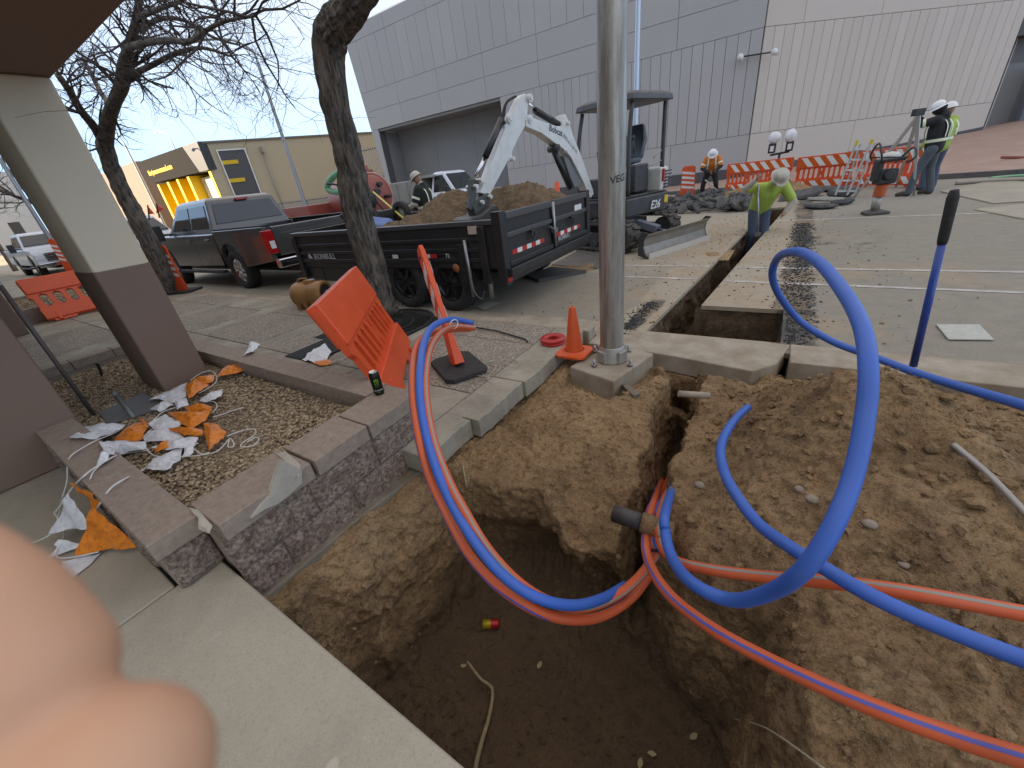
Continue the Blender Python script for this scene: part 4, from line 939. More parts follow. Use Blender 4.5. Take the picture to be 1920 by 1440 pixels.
b = MB(); b.prism([(-.08, -.03), (.0, -.03), (.0, .05), (-.08, .05)], (-.003, .003), (0, 0, 0), (1, 0, 0), (0, 0, 1))
blk_ = thing('pole_footing', 'square dirt-stained concrete block under the lamp post, undercut by the digging', 'concrete block', (pc.x, pc.y, -.1))
q = [G(*p, .06) for p in ((1068, 690), (1150, 718), (1226, 666), (1150, 642))]
b = MB(); b.prism([(p.x, p.y) for p in q], (-.12, .075)); b.build('block', KERB, blk_, True, bevel=.014)
b = MB(); b.lathe([(.22, -.9), (.26, -.13)], (pc.x, pc.y, 0), n=20); b.build('pier', KERB, blk_, True)
# distant street lamps
LPM = M('lamp_steel', (.36, .37, .38), .4, .6)
def lamp(label, base, H_, arm, r=.09, L=2.2):
    o = thing('street_lamp', label, 'street lamp', tuple(base), 0, 'curved street lamps')
    b = MB(); b.lathe([(r, 0), (r * .5, H_)], tuple(base), n=12); b.build('post', LPM, o, True)
    a_ = Vector(base) + Vector((0, 0, H_)); d = Vector((arm[0], arm[1], 0)).normalized()
    P_ = [a_, a_ + Vector((0, 0, .5)) + d * .15, a_ + Vector((0, 0, 1.1)) + d * L * .4, a_ + Vector((0, 0, 1.35)) + d * L]
    b = MB(); b.tube(catmull(P_, 6), r * .4, 8); b.build('arm', LPM, o, True)
    b = MB(); b.box((-.35, -.12, -.06), (.35, .12, .07), Matrix.Translation(P_[-1] + d * .3) @ Matrix.Rotation(math.atan2(d.y, d.x), 4, 'Z')); b.build('lamp_head', LPM, o, True, bevel=.03)
    return o
p_ = AT(567, 368, y=17.5); lamp('tall curved street lamp in front of the tan warehouse wall', (p_.x, p_.y, 0), AT(470, 100, y=17.5).z - .4, (-1, -.5), .15, 3.0)
p_ = AT(325, 272, y=30); lamp('small far street lamp peeping over the yellow entrance', (p_.x, p_.y, 0), p_.z + .5, (-1, -.2), .13, 2.)
p_ = AT(298, 400, y=16); lamp('thin street lamp rising behind the red flags and the silver truck', (p_.x, p_.y, 0), AT(225, 275, y=16).z, (-1, -.3), .12, 2.)
p_ = AT(62, 440, y=3.2); p_ = G(132, 508, .12); lamp('thick pale lamp post at the left, rising behind the leaning barricade', (p_.x, p_.y, .1), 6.5, (0, 1), .10, 2.)
# slim pale flagpole-like post behind the excavator
p_ = Vector((G(1186, 420).x, 14.0, 0)); c_ = AT(1194, 120, y=14.)
b = MB(); b.lathe([(.075, 0), (.055, 11)], (c_.x, 14.0, 0), n=14); o = b.build('slim_post', M('pale_blue_steel', (.55, .62, .75), .3, .3), None, recentre=True); tag(o, 'slim pale post standing behind the excavator canopy', 'post')
# ================================================================== VEHICLES
def loft(b, rings, smooth=False):
    k = len(rings[0]); o = len(b.v)
    fs = [(i * k + j, i * k + (j + 1) % k, (i + 1) * k + (j + 1) % k, (i + 1) * k + j) for i in range(len(rings) - 1) for j in range(k)]
    fs += [tuple(reversed(range(k))), tuple((len(rings) - 1) * k + j for j in range(k))]
    return b.add([p for r in rings for p in r], fs, smooth)
def wheel(par, x, y, r, w, side, rimm=None, z=None, name='wheel', spokes=8):
    """side=+1: outer face towards +y"""
    z = r if z is None else z; rimm = rimm or CHROME
    e = thing(name, None, None, (x, y, z)); e.parent = par
    b = MB(); pr = [(r * .62, -w / 2), (r * .9, -w / 2), (r * .98, -w * .4), (r, -w * .2), (r, w * .2), (r * .98, w * .4), (r * .9, w / 2), (r * .64, w / 2), (r * .60, w * .3), (r * .6, -w / 2)]
    b.lathe(pr, (0, 0, 0), (0, side, 0), n=36)
    for k in range(36):
        a = 2 * PI * k / 36; c = Vector((math.cos(a) * r, 0, math.sin(a) * r)); tdir = Vector((-math.sin(a), 0, math.cos(a)))
        for s_ in (-.28, .28): b.bar(c + Vector((0, side * w * (s_ - .12), 0)), c + Vector((0, side * w * (s_ + .12), 0)) + tdir * .02, r * .07, r * .03, up=c)
    b.build('tyre', RUB, e)
    b = MB(); b.lathe([(.02, w * .34), (r * .2, w * .36), (r * .24, w * .26), (r * .5, w * .18), (r * .56, w * .3), (r * .61, w * .42), (r * .61, w * .1), (.02, w * .05)], (0, 0, 0), (0, side, 0), n=28)
    for k in range(spokes):
        a = 2 * PI * k / spokes; d = Vector((math.cos(a), 0, math.sin(a))); b.bar(d * r * .15 + Vector((0, side * w * .34, 0)), d * r * .57 + Vector((0, side * w * .36, 0)), r * .12, r * .06, up=(0, 1, 0))
    b.build('rim', rimm, e)
    return e
def arch(cx, r, n=9, z0=0.):
    return [(cx - r * math.cos(PI * k / (n - 1)), z0 + r * math.sin(PI * k / (n - 1))) for k in range(n)]
def pickup(name, label, paint, loc, rz, bed=True, cab_rear=2.2, L=6.35, group=None, cat='pickup truck', rimm=None, crew=True, H_=1.93):
    o = thing(name, label, cat, loc, rz, group); W = 1.0; zr = .42
    fw = L - 1.0; rw = 1.72; ar = .50
    # cab and front body
    side = [(cab_rear, .52), (fw - ar, .50)] + arch(fw, ar, z0=.50)[1:-1] + [(fw + ar, .5), (L - .04, .55), (L, .72), (L - .02, 1.02), (L - .18, 1.16), (cab_rear + 2.55 if crew else cab_rear + 1.7, 1.24), (cab_rear, 1.22)]
    b = MB(); b.prism(side, (-W, W), (0, 0, 0), (1, 0, 0), (0, 0, 1)); b.build('body', paint, o, bevel=.035)
    xr, xf = cab_rear + .02, cab_rear + (2.55 if crew else 1.6)
    def ring(x0, x1, w_, z_): return [(x0, -w_, z_), (x1, -w_, z_), (x1, w_, z_), (x0, w_, z_)]
    b = MB(); loft(b, [ring(xr, xf + .12, .95, 1.2), ring(xr + .05, xf - .12, .9, 1.36), ring(xr + .2, xf - .72, .76, H_ - .06), ring(xr + .3, xf - .9, .68, H_)]); b.build('cab', paint, o, bevel=.03)
    # windows: side panes follow the tumblehome
    def sp(x_, z_, s_, off=.012):
        k = (z_ - 1.36) / (H_ - .06 - 1.36); return (x_, s_ * (.9 - .14 * k + off), z_)
    xm = (xr + xf - .3) / 2
    for s_ in (-1, 1):
        for (a0, a1, t0, t1) in (((xr + .2, xm - .05, xr + .3, xm - .05), (xm + .05, xf - .3, xm + .05, xf - .82)) if crew else ((xr + .2, xf - .28, xr + .32, xf - .8),)):
            b = MB(); q = [sp(a0, 1.33, s_), sp(a1, 1.33, s_), sp(t1, H_ - .14, s_), sp(t0, H_ - .14, s_)]; q2 = [(p[0], p[1] - s_ * .02, p[2]) for p in q]
            b.add(q + q2, [(0, 1, 2, 3), (4, 5, 6, 7), (0, 1, 5, 4), (1, 2, 6, 5), (2, 3, 7, 6), (3, 0, 4, 7)]); b.build('side_window', GLASS, o)
    b = MB(); b.add([(xr + .05 - .01, -.78, 1.4), (xr + .05 - .01, .78, 1.4), (xr + .165, .66, H_ - .13), (xr + .165, -.66, H_ - .13), (xr + .09, -.78, 1.4), (xr + .09, .78, 1.4), (xr + .2, .66, H_ - .13), (xr + .2, -.66, H_ - .13)], [(0, 1, 2, 3), (4, 5, 6, 7), (0, 1, 5, 4), (1, 2, 6, 5), (2, 3, 7, 6), (3, 0, 4, 7)]); b.build('rear_window', GLASS, o)
    b = MB(); b.add([(xf - .06, -.84, 1.38), (xf - .06, .84, 1.38), (xf - .62, .7, H_ - .12), (xf - .62, -.7, H_ - .12), (xf - .12, -.84, 1.35), (xf - .12, .84, 1.35), (xf - .68, .7, H_ - .14), (xf - .68, -.7, H_ - .14)], [(0, 1, 2, 3), (4, 5, 6, 7), (0, 1, 5, 4), (1, 2, 6, 5), (2, 3, 7, 6), (3, 0, 4, 7)]); b.build('windscreen', GLASS, o)
    # doors, handles, mirrors, steps
    for s_ in (-1, 1):
        for (a, c) in (((cab_rear + .12, xm), (xm + .02, xf - .05)) if crew else ((cab_rear + .12, xf - .1),)):
            b = MB(); b.prism([(a, .6), (c, .6), (c, 1.2), (a, 1.2)], (-.003, .006), (0, s_ * (W + .0), 0), (1, 0, 0) if s_ < 0 else (1, 0, 0), (0, 0, 1)); d_ = b.build('door', paint, o, bevel=.006)
            b = MB(); b.box((a + .1, s_ * W - .03, 1.08), (a + .3, s_ * W + s_ * .035 + .0, 1.115)); b.build('handle', paint, d_, bevel=.008)
        b = MB(); b.bar((xf - .3, s_ * .92, 1.28), (xf - .26, s_ * 1.18, 1.3), .05); b.box((xf - .30, min(s_ * 1.12, s_ * 1.34), 1.16), (xf - .18, max(s_ * 1.12, s_ * 1.34), 1.52)); b.build('mirror', DARK, o, bevel=.025)
        b = MB(); b.box((cab_rear + .1, s_ * W - .06, .36), (fw - .62, s_ * W + .06, .43)); b.build('running_board', DARK, o, bevel=.015)
    # bed
    if bed:
        sd_ = [(.0, .62), (rw - ar, .5)] + arch(rw, ar, z0=.5)[1:-1] + [(rw + ar, .5), (cab_rear - .03, .52), (cab_rear - .03, 1.27), (.02, 1.27)]
        for s_ in (-1, 1):
            b = MB(); b.prism(sd_, (-.05, .05), (0, s_ * (W - .05), 0), (1, 0, 0), (0, 0, 1)); b.build('bed_side', paint, o, bevel=.02)
            b = MB(); b.box((.02, s_ * .9 - .06, 1.272), (cab_rear - .04, s_ * .9 + .07, 1.30)); b.build('bed_rail_cap', DARK, o, bevel=.008)
            b = MB(); tl_ = [(-.03, .72), (.1, .72), (.10, 1.2), (-.02, 1.2)]; b.prism(tl_, (-.10, .012) if s_ > 0 else (-.012, .10), (0, s_ * W, 0), (1, 0, 0), (0, 0, 1)) if False else b.box((-.035, min(s_ * .84, s_ * 1.012), .76), (.13, max(s_ * .84, s_ * 1.012), 1.2)); tl2 = b.build('tail_light', REDL, o, bevel=.02)
            b = MB(); b.box((-.042, min(s_ * .87, s_ * .97), .86), (-.034, max(s_ * .87, s_ * .97), 1.0)); b.build('reversing_light', WHITEP, tl2)
        b = MB(); b.box((.05, -.86, .70), (cab_rear - .04, .86, .76)); b.box((cab_rear - .1, -.86, .7), (cab_rear - .04, .86, 1.26)); b.build('bed_floor', DARK, o)
        b = MB(); b.box((-.03, -.83, .70), (.05, .83, 1.25)); tg = b.build('tailgate', paint, o, bevel=.018)
        b = MB(); b.box((-.037, -.7, .98), (-.028, .7, 1.12)); b.build('tailgate_panel', paint, tg, bevel=.004)
        text(tg, 'lettering', 'SUPER DUTY', (-.039, .5, 1.01), (0, -1, 0), (0, 0, 1), .1, M('emboss_grey', (.1, .1, .105), .35), .002)
        b = MB(); b.box((-.16, -.98, .48), (.0, .98, .66)); b.build('rear_bumper', CHROME, o, bevel=.03)
        b = MB(); b.box((-.175, -.25, .5), (-.155, .25, .62)); b.build('licence_plate_recess', DARK, o, bevel=.01)
        b = MB(); b.box((-.34, -.04, .40), (.0, .04, .47)); b.ball((-.34, 0, .5), .035); b.build('tow_hitch', STEEL, o)
        b = MB(); b.box((xr + .12, -.14, H_ - .09), (xr + .2, .14, H_ - .05)); b.build('high_brake_light', REDL, o)
    # front
    b = MB(); b.box((L - .03, -.62, .66), (L + .03, .62, 1.0)); b.build('grille', DARK, o, bevel=.015)
    for k in range(4): b = MB(); b.box((L + .03, -.6, .70 + .08 * k), (L + .045, .6, .72 + .08 * k)); b.build('grille_bar', CHROME, o)
    for s_ in (-1, 1): b = MB(); b.box((L - .12, min(s_ * .65, s_ * .97), .74), (L + .02, max(s_ * .65, s_ * .97), .98)); b.build('headlight', M('headlamp', (.7, .72, .75), .08, spec=.8), o, bevel=.03)
    b = MB(); b.box((L - .05, -.98, .42), (L + .12, .98, .6)); b.build('front_bumper', CHROME if bed else WHITEP, o, bevel=.03)
    b = MB(); b.box((.1, -.42, .3), (L - .3, .42, .52)); b.cyl((rw, -.8, zr), (rw, .8, zr), .06); b.build('chassis', DARK, o)
    for x_ in (rw, fw):
        for s_ in (-1, 1): wheel(o, x_, s_ * (W - .16), zr, .27, s_, rimm)
    return o
GREYP = M('dark_grey_car_paint', (.095, .088, .082), .22, .3, coat=.8); SILV = M('silver_car_paint', (.5, .52, .55), .25, .4, coat=.6)
pk = pickup('pickup_truck', 'dark grey crew cab pickup with chrome rear bumper parked ahead of the dump trailer', GREYP, (-8.45, 5.25, 0), PI)
pickup('pickup_truck', 'silver pickup facing the camera, parked behind the dark grey pickup and beside the red flags', SILV, (-25.0, 5.9, 0), 0, rimm=CHROME)
pickup('parked_car', 'white pickup far down the street, half hidden behind the thick pale lamp post', M('pale_car_paint', (.6, .64, .68), .3, coat=.5), (-34.5, 4.9, 0), 0, cat='pickup truck')
# white tipper across the street
wt = pickup('tipper_truck', 'white single cab truck with grey tipper body parked behind the dump trailer', M('white_car_paint', (.72, .77, .85), .25, coat=.6), (-17.2, 16.0, 0), 0, bed=False, cab_rear=3.2, L=7.0, crew=False, H_=2.14, cat='truck')
TIPM = M('tipper_grey', (.40, .40, .37), .5, .2, (2, .5))
b = MB(); b.prism([(-.3, 1.0), (2.9, 1.0), (2.9, 1.95), (-.3, 1.95)], (-1.1, 1.1), (0, 0, 0), (1, 0, 0), (0, 0, 1)); b.build('tipper_body', TIPM, wt, bevel=.03)
for k in range(5): b = MB(); b.box((-.2 + .7 * k, -1.15, 1.02), (-.1 + .7 * k, -1.10, 1.9)); b.build('rib', TIPM, wt)
b = MB(); b.box((2.6, -1.1, 1.955), (3.6, 1.1, 2.06)); b.build('cab_guard', TIPM, wt, bevel=.01)
b = MB(); 
for z_ in (.75, 1.0, 1.2): b.bar((7.2, -.9, z_), (7.2, .9, z_), .07)
for y_ in (-.9, -.35, .35, .9): b.bar((7.2, y_, .6), (7.2, y_, 1.2), .07)
b.build('bull_bar', DARK, wt)
# ---- DUMP TRAILER
TX1, TX0, TY0, TY1 = -2.72, -6.95, 3.92, 6.46     # rear, front, near, far
dt = thing('dump_trailer', 'black two-axle dump trailer heaped with soil, lettered IRONBULL on side and rear gates', 'trailer', ((TX0 + TX1) / 2, (TY0 + TY1) / 2, 0))
ZB, ZT = .60, 1.13
def tb_(name, a, c, mat=BLACK, bev=.008, par=dt, lab=None): b = MB(); b.box(a, c); return b.build(name, mat, par, True, bevel=bev, label=lab)
for y_, s_ in ((TY0, 1), (TY1, -1)):
    ya, yc = (y_, y_ + .05) if s_ > 0 else (y_ - .05, y_)
    sd_ = tb_('side_panel', (TX0, ya, ZB - .0), (TX1 - .03, yc, ZT - .03))
    tb_('top_rail', (TX0, min(ya, yc) - .02, ZT - .035), (TX1, max(ya, yc) + .02, ZT + .02), M('worn_black_edge', (.10, .10, .105), .3, .4))
    for z_ in (.68, .80, .92): tb_('side_rib', (TX0 + .02, (y_ - .022 if s_ > 0 else y_), z_), (TX1 - .2, (y_ if s_ > 0 else y_ + .022), z_ + .05), bev=.01)
    for x_ in (TX0 + .02, TX1 - .28): tb_('stake', (x_, (y_ - .045 if s_ > 0 else y_), .42), (x_ + .10, (y_ if s_ > 0 else y_ + .045), ZT - .04))
tb_('lower_side', (TX0 + .5, TY0 + .03, .36), (TX0 + 1.5, TY0 + .10, ZB)); tb_('front_wall', (TX0, TY0 + .05, ZB), (TX0 + .05, TY1 - .05, ZT + .02))
tb_('front_sloping_box', (TX0 + .05, TY0 + .02, .38), (TX0 + .55, TY1 - .02, ZB - .005))
tb_('bed_floor', (TX0 + .05, TY0 + .05, ZB - .02), (TX1 - .03, TY1 - .05, ZB + .03)); tb_('frame_rail', (TX0 - .9, 4.55, .40), (TX1 - .1, 4.65, .56)); tb_('frame_rail', (TX0 - .9, 5.75, .40), (TX1 - .1, 5.85, .56))
b = MB(); b.bar((TX0 - .8, 4.6, .48), (TX0 - 1.25, 5.2, .48), .1); b.bar((TX0 - .8, 5.8, .48), (TX0 - 1.25, 5.2, .48), .1); b.cyl((TX0 - .9, 5.2, .3), (TX0 - .9, 5.2, 1.0), .04); b.build('drawbar', BLACK, dt, True)
# rear: two barn gates, corner posts, bumper
tb_('corner_post', (TX1 - .06, TY0 - .03, .40), (TX1 + .06, TY0 + .09, ZT + .1)); tb_('corner_post', (TX1 - .06, TY1 - .09, .55), (TX1 + .06, TY1 + .03, ZT + .1))
ym = (TY0 + TY1) / 2
for k, (ya, yc) in enumerate(((TY0 + .1, ym - .035), (ym + .035, TY1 - .1))):
    g_ = tb_('gate', (TX1 - .02, ya, ZB), (TX1 + .03, yc, ZT + .07))
    tb_('gate_frame', (TX1 + .03, ya, ZT + .0), (TX1 + .065, yc, ZT + .08), M('worn_black_edge', (.1, .1, .105), .3, .4), par=g_); tb_('gate_rib', (TX1 + .03, ya, .93), (TX1 + .055, yc, .985), M('worn_black_edge', (.1, .1, .105), .3, .4), par=g_)
    tb_('gate_frame', (TX1 + .03, ya, ZB), (TX1 + .06, yc, ZB + .06), par=g_)
    ym_ = (ya + yc) / 2; b = MB(); b.tube([Vector((TX1 + .075, ym_ + .035 * math.cos(a), .87 + .05 * math.sin(a))) for a in np.linspace(0, 2 * PI, 13)[:-1]], .011, 6, closed=True); b.box((TX1 + .03, ym_ - .03, .9), (TX1 + .06, ym_ + .03, .95)); b.build('tie_ring', DARK, g_, True)
    n_ = 8
    for i in range(n_):
        yy0 = ya + .10 + (yc - ya - .2) * i / n_; yy1 = ya + .10 + (yc - ya - .2) * (i + 1) / n_
        if k == 0 and i > 6 or k == 1 and i > 6: continue
        tb_('reflector', (TX1 + .031, yy0, .72), (TX1 + .034, yy1 - .003, .775), M('reflector_red', (.55, .03, .03), .3) if i % 2 == 0 else REFW, 0, g_)
text(dt, 'lettering', 'IRONBULL', (TX1 + .036, ym + .16, .655), (0, 1, 0), (0, 0, 1), .085, M('decal_grey', (.5, .5, .5), .5), .001, world=True, bold=.001)
tb_('data_plate', (TX1 + .031, TY1 - .5, .96), (TX1 + .035, TY1 - .25, 1.06), REFW, 0)
b = MB(); b.cyl((TX1 + .07, ym, ZB - .05), (TX1 + .07, ym, ZT + .06), .018); b.bar((TX1 + .09, ym - .03, .84), (TX1 + .09, ym - .17, .90), .02); b.box((TX1 + .05, ym - .06, .80), (TX1 + .10, ym + .04, .86)); b.build('gate_latch', STEEL, dt, True)
tb_('bumper_step', (TX1 - .02, TY0 + .02, .50), (TX1 + .12, TY1 - .02, .595)); tb_('bumper_step', (TX1 - .02, TY0 + .02, .42), (TX1 + .05, TY1 - .02, .49))
tb_('tail_light', (TX1 + .062, TY0 - .02, .44), (TX1 + .075, TY0 + .08, .49), REDL)
for (xa, w_, m_) in ((-5.05, .14, 0), (-5.19, .0, 0), (-4.55, .11, 0), (-3.95, .24, 1), (-3.30, .10, 2), (-5.35, .2, 1)):
    if not w_: continue
    if m_ == 1: tb_('reflector', (xa, TY0 - .026, .735), (xa + w_ / 2 - .003, TY0 - .023, .785), REFW, 0); tb_('reflector', (xa + w_ / 2, TY0 - .026, .735), (xa + w_, TY0 - .023, .785), M('reflector_red', (.55, .03, .03), .3), 0)
    else: tb_('reflector', (xa, TY0 - .026, .735), (xa + w_, TY0 - .023, .785), REFW if m_ == 0 else M('reflector_red', (.55, .03, .03), .3), 0)
text(dt, 'lettering', 'IRONBULL', (-6.45, TY0 - .027, .735), (1, 0, 0), (0, 0, 1), .125, M('decal_grey', (.5, .5, .5), .5), .001, world=True, bold=.001)
text(dt, 'lettering', '72', (-3.56, TY0 - .027, .74), (1, 0, 0), (0, 0, 1), .07, REFW, .001, world=True)
b = MB(); b.prism([(-6.60, .745), (-6.50, .745), (-6.53, .80), (-6.56, .83), (-6.60, .79)], (-.001, .002), (0, TY0 - .025, 0), (1, 0, 0), (0, 0, 1)); b.build('bull_mark', M('decal_grey', (.5, .5, .5), .5), dt, True)
tb_('sticker', (-3.12, TY0 - .045, 1.01), (-2.98, TY0 - .042, 1.10), M('sticker_tan', (.5, .4, .32), .6), 0)
b = MB(); b.lathe([(0, .004), (.055, .004), (.055, 0)], (-3.42, TY0 - .026, .61), (0, -1, 0), n=18); b.build('round_sticker', M('sticker_orange', (.4, .12, .05), .6), dt, True)
tb_('equipment_bracket', (-3.35, TY0 - .03, .30), (-3.30 + .08, TY0 + .03, .9)); b = MB(); b.cyl((-3.2, TY0 - .04, .25), (-3.2, TY0 - .04, .95), .022); b.cyl((-2.95, TY0 + .02, .22), (-2.95, TY0 + .02, .6), .03); b.tube(catmull([(-3.18, TY0 - .06, .42), (-3.12, TY0 - .08, .30), (-3.05, TY0 - .07, .24), (-3.0, TY0 - .06, .34)], 6), .004, 5); b.build('ratchet_pin', STEEL, dt, True)
for x_ in (-4.5, -3.66):
    for y_, s_ in ((TY0 + .14, -1), (TY1 - .14, 1)): wheel(dt, x_ - dt.location.x, y_ - dt.location.y, .38, .23, s_, M('black_rim', (.03, .03, .032), .35, .4), spokes=6)
# tandem fender over the near wheels
for y0_, y1_ in ((TY0 - .02, TY0 + .28), (TY1 - .28, TY1 + .02)):
    pr = [(-5.02, .46), (-4.86, .70), (-4.6, .80), (-3.55, .80), (-3.3, .70), (-3.14, .46)]; b = MB()
    for (a, c) in zip(pr, pr[1:]): b.add([(a[0], y0_, a[1]), (c[0], y0_, c[1]), (c[0], y1_, c[1]), (a[0], y1_, a[1]), (a[0], y0_, a[1] - .03), (c[0], y0_, c[1] - .03), (c[0], y1_, c[1] - .03), (a[0], y1_, a[1] - .03)], [(0, 1, 2, 3), (4, 5, 6, 7), (0, 1, 5, 4), (2, 3, 7, 6)])
    b.build('fender', BLACK, dt, True)
# soil load
xs_ = np.linspace(TX0 + .06, TX1 - .03, 150); ys_ = np.linspace(TY0 + .06, TY1 - .06, 90); X_, Y_ = np.meshgrid(xs_, ys_, indexing='ij')
Zl = .74 + .26 * sstep(X_, -6.4, -5.6) * 0 + .42 * np.exp(-((X_ + 4.75) ** 2 / .35 + (Y_ - 5.6) ** 2 / .7)) + .46 * np.exp(-((X_ + 3.6) ** 2 / .5 + (Y_ - 6.0) ** 2 / .6)) - .12 * np.exp(-((X_ + 3.75) ** 2 / .16 + (Y_ - 5.0) ** 2 / .3)) + .22 * sstep(X_, -5.6, -4.9) + .05 * sstep(X_, -3.6, -3.) 
Zl += .22 * np.exp(-((X_ + 5.4) ** 2 / .2 + (Y_ - 4.5) ** 2 / .3)) + .13 * fbm(X_ * 4, Y_ * 4, 7, 77, .62) + .04 * np.abs(fbm(X_ * 14, Y_ * 14, 3, 78))
V_ = np.stack([X_, Y_, Zl], -1).reshape(-1, 3) - np.array(dt.location)
ld = npmesh('soil_load', V_, gridfaces(150, 90), M('load_soil', (.27, .175, .10), .95, 0, (16, .85), (40, 1., .03), col2=(.10, .062, .036))); ld.location = dt.location; tag(ld, 'heap of brown soil filling the black dump trailer', 'soil heap', kind='stuff')
# blue bag and walk-behind machine in the trailer
b = MB(); b.box((-.28, -.18, 0), (.28, .18, .24)); bag = b.build('bag', M('blue_bag', (.10, .2, .45), .6, 0, (8, .4), (20, .5, .02)), None, bevel=.08, seg=3); bag.location = (-5.55, 4.55, .98); bag.rotation_euler = (.3, .2, .4)
tag(bag, 'blue bag with white lettering lying in the dump trailer behind the leaning trunk', 'bag'); text(bag, 'lettering', 'DYNA', (-.2, -.182, .08), (1, 0, 0), (0, 0, 1), .12, WHITEP, .002)
mc = thing('floor_saw', 'black walk-behind saw with pale spoked rubber wheels standing in the front of the dump trailer', 'machine', (-6.2, 5.1, .98))
for y_ in (-.36, .36): wheel(mc, .35, y_, .2, .11, -1 if y_ < 0 else 1, M('pale_rim', (.6, .6, .58), .4), z=.22, spokes=5)
b = MB(); b.box((-.5, -.28, .2), (.3, .28, .32)); b.build('deck', DARK, mc, bevel=.02)
b = MB(); b.lathe([(.0, -.2), (.17, -.2), (.19, -.1), (.19, .12), (.13, .2), (0, .2)], (-.15, 0, .5), (1, 0, 0), n=16); b.build('engine', DARK, mc); b = MB(); b.cyl((-.6, -.05, .58), (-.3, -.05, .56), .05); b.cyl((-.62, -.2, .3), (-.3, -.1, .4), .04); b.build('exhaust', DARK, mc)
b = MB()
for y_ in (-.2, .2): b.tube(catmull([(.1, y_, .3), (-.35, y_, .75), (-.75, y_, .85)], 5), .018, 6)
b.build('handlebar', DARK, mc)
# fibreglass-handled shovel leaning in the trailer
a_ = AT(712, 384, y=6.3); c_ = AT(763, 415, y=5.3)
def stick(name, label, cat, p0, p1, r, mat, tipmat=None, blade=None):
    p0 = Vector(p0); p1 = Vector(p1); o = thing(name, label, cat, tuple(p1)); b = MB(); b.cyl(p0, p1, r, n=10); b.build('handle', mat, o, True)
    if blade:
        d = (p1 - p0).normalized(); x_, y_, _ = frame(d); b = MB(); q = [p1 + x_ * .03, p1 - x_ * .03, p1 - x_ * .11 + d * .08, p1 - x_ * .1 + d * .22, p1 + d * .3, p1 + x_ * .1 + d * .22, p1 + x_ * .11 + d * .08]
        b.add(q + [v + y_ * .008 for v in q], [tuple(range(7)), tuple(range(13, 6, -1))] + [(i, (i + 1) % 7, 7 + (i + 1) % 7, 7 + i) for i in range(7)]); b.build('blade', tipmat, o, True)
    return o
stick('shovel', 'yellow handled shovel stuck slanting in the trailer load near the red tank', 'shovel', AT(700, 360, y=6.1), Vector(AT(768, 420, y=5.0)), .018, M('yellow_handle', (.6, .5, .08), .5), STEEL, True)
# ---- red vacuum tank trailer beyond
RT = M('red_machine_paint', (.36, .085, .065), .45, 0, (4, .5), col2=(.2, .07, .055))
vt = thing('vacuum_trailer', 'faded red vacuum excavation trailer with a round tank and green hose behind the dump trailer', 'trailer', (-14, 12, 0))
p0 = Vector((-13.75, 11.6, 1.55)); p1 = Vector((-17.0, 12.6, 1.55)); b = MB(); d = (p0 - p1).normalized()
L_ = (p0 - p1).length; b.lathe([(0, -.0), (.6, .02), (.72, .12), (.74, .3), (.74, L_), (.72, L_ + .08), (.6, L_ + .2), (.3, L_ + .27), (0, L_ + .28)], tuple(p1), tuple(d), n=36); b.build('tank', RT, vt, True)
b = MB(); b.tube([p0 + Vector((0, 0, 0)) + frame(d)[0] * .78 * math.cos(a) + frame(d)[1] * .78 * math.sin(a) for a in np.linspace(0, 2 * PI, 25)[:-1]], .04, 8, closed=True); b.build('door_ring', M('ring_pinkish', (.5, .25, .2), .4), vt, True)
b = MB(); x_, y_, _ = frame(d); q = p0 + d * .3
for (u, v, r_, l_) in ((.2, .35, .1, .15), (.0, .1, .12, .25), (-.15, -.2, .08, .15), (.35, -.1, .07, .5)): b.cyl(q + x_ * u + y_ * v - d * .1, q + x_ * u + y_ * v + d * l_, r_, r_ * .8, 12)
b.build('valve', DARK, vt, True)
b = MB()
for k, (s_, r_, h_) in enumerate(((.4, .22, .35), (1.0, .16, .55), (1.9, .2, .4), (2.6, .12, .5))): b.cyl(p0 - d * s_ + Vector((0, 0, .6)), p0 - d * s_ + Vector((0, 0, .7 + h_)), r_, n=14)
b.box((-14.3, 11.5, 2.2), (-13.8, 11.9, 2.45)); b.build('top_port', RT, vt, True)
b = MB(); b.box((-20.5, 11.2, .55), (-13.6, 13.1, .8)); b.box((-20.8, 11.0, .8), (-17.4, 13.0, 1.5)); b.build('bed', RT, vt, True, bevel=.03)
for x_ in (-15.2, -16.1): wheel(vt, x_ + 14, -.9, .38, .25, -1, z=.38)
b = MB(); b.cyl((-19.2, 10.85, 1.05), (-18.9, 10.85, 1.05), .16, n=12); b.box((-20.0, 10.9, .9), (-19.4, 10.99, 1.35)); b.build('pump_box', M('orange_box', (.5, .16, .05), .5), vt, True, bevel=.02)
gh = MB(); hp = [AT(x_, y_, y=10.5) for x_, y_ in ((690, 385), (668, 365), (650, 358), (632, 360), (616, 356), (615, 345), (626, 330), (640, 322), (655, 318))]
gh.tube(catmull(hp, 7), .11, 12); o = gh.build('vacuum_hose', M('green_hose', (.12, .36, .2), .4, 0, (10, .3), (90, .6, .02)), None, recentre=True); tag(o, 'thick pale green suction hose looping over beside the leaning trunk', 'hose')
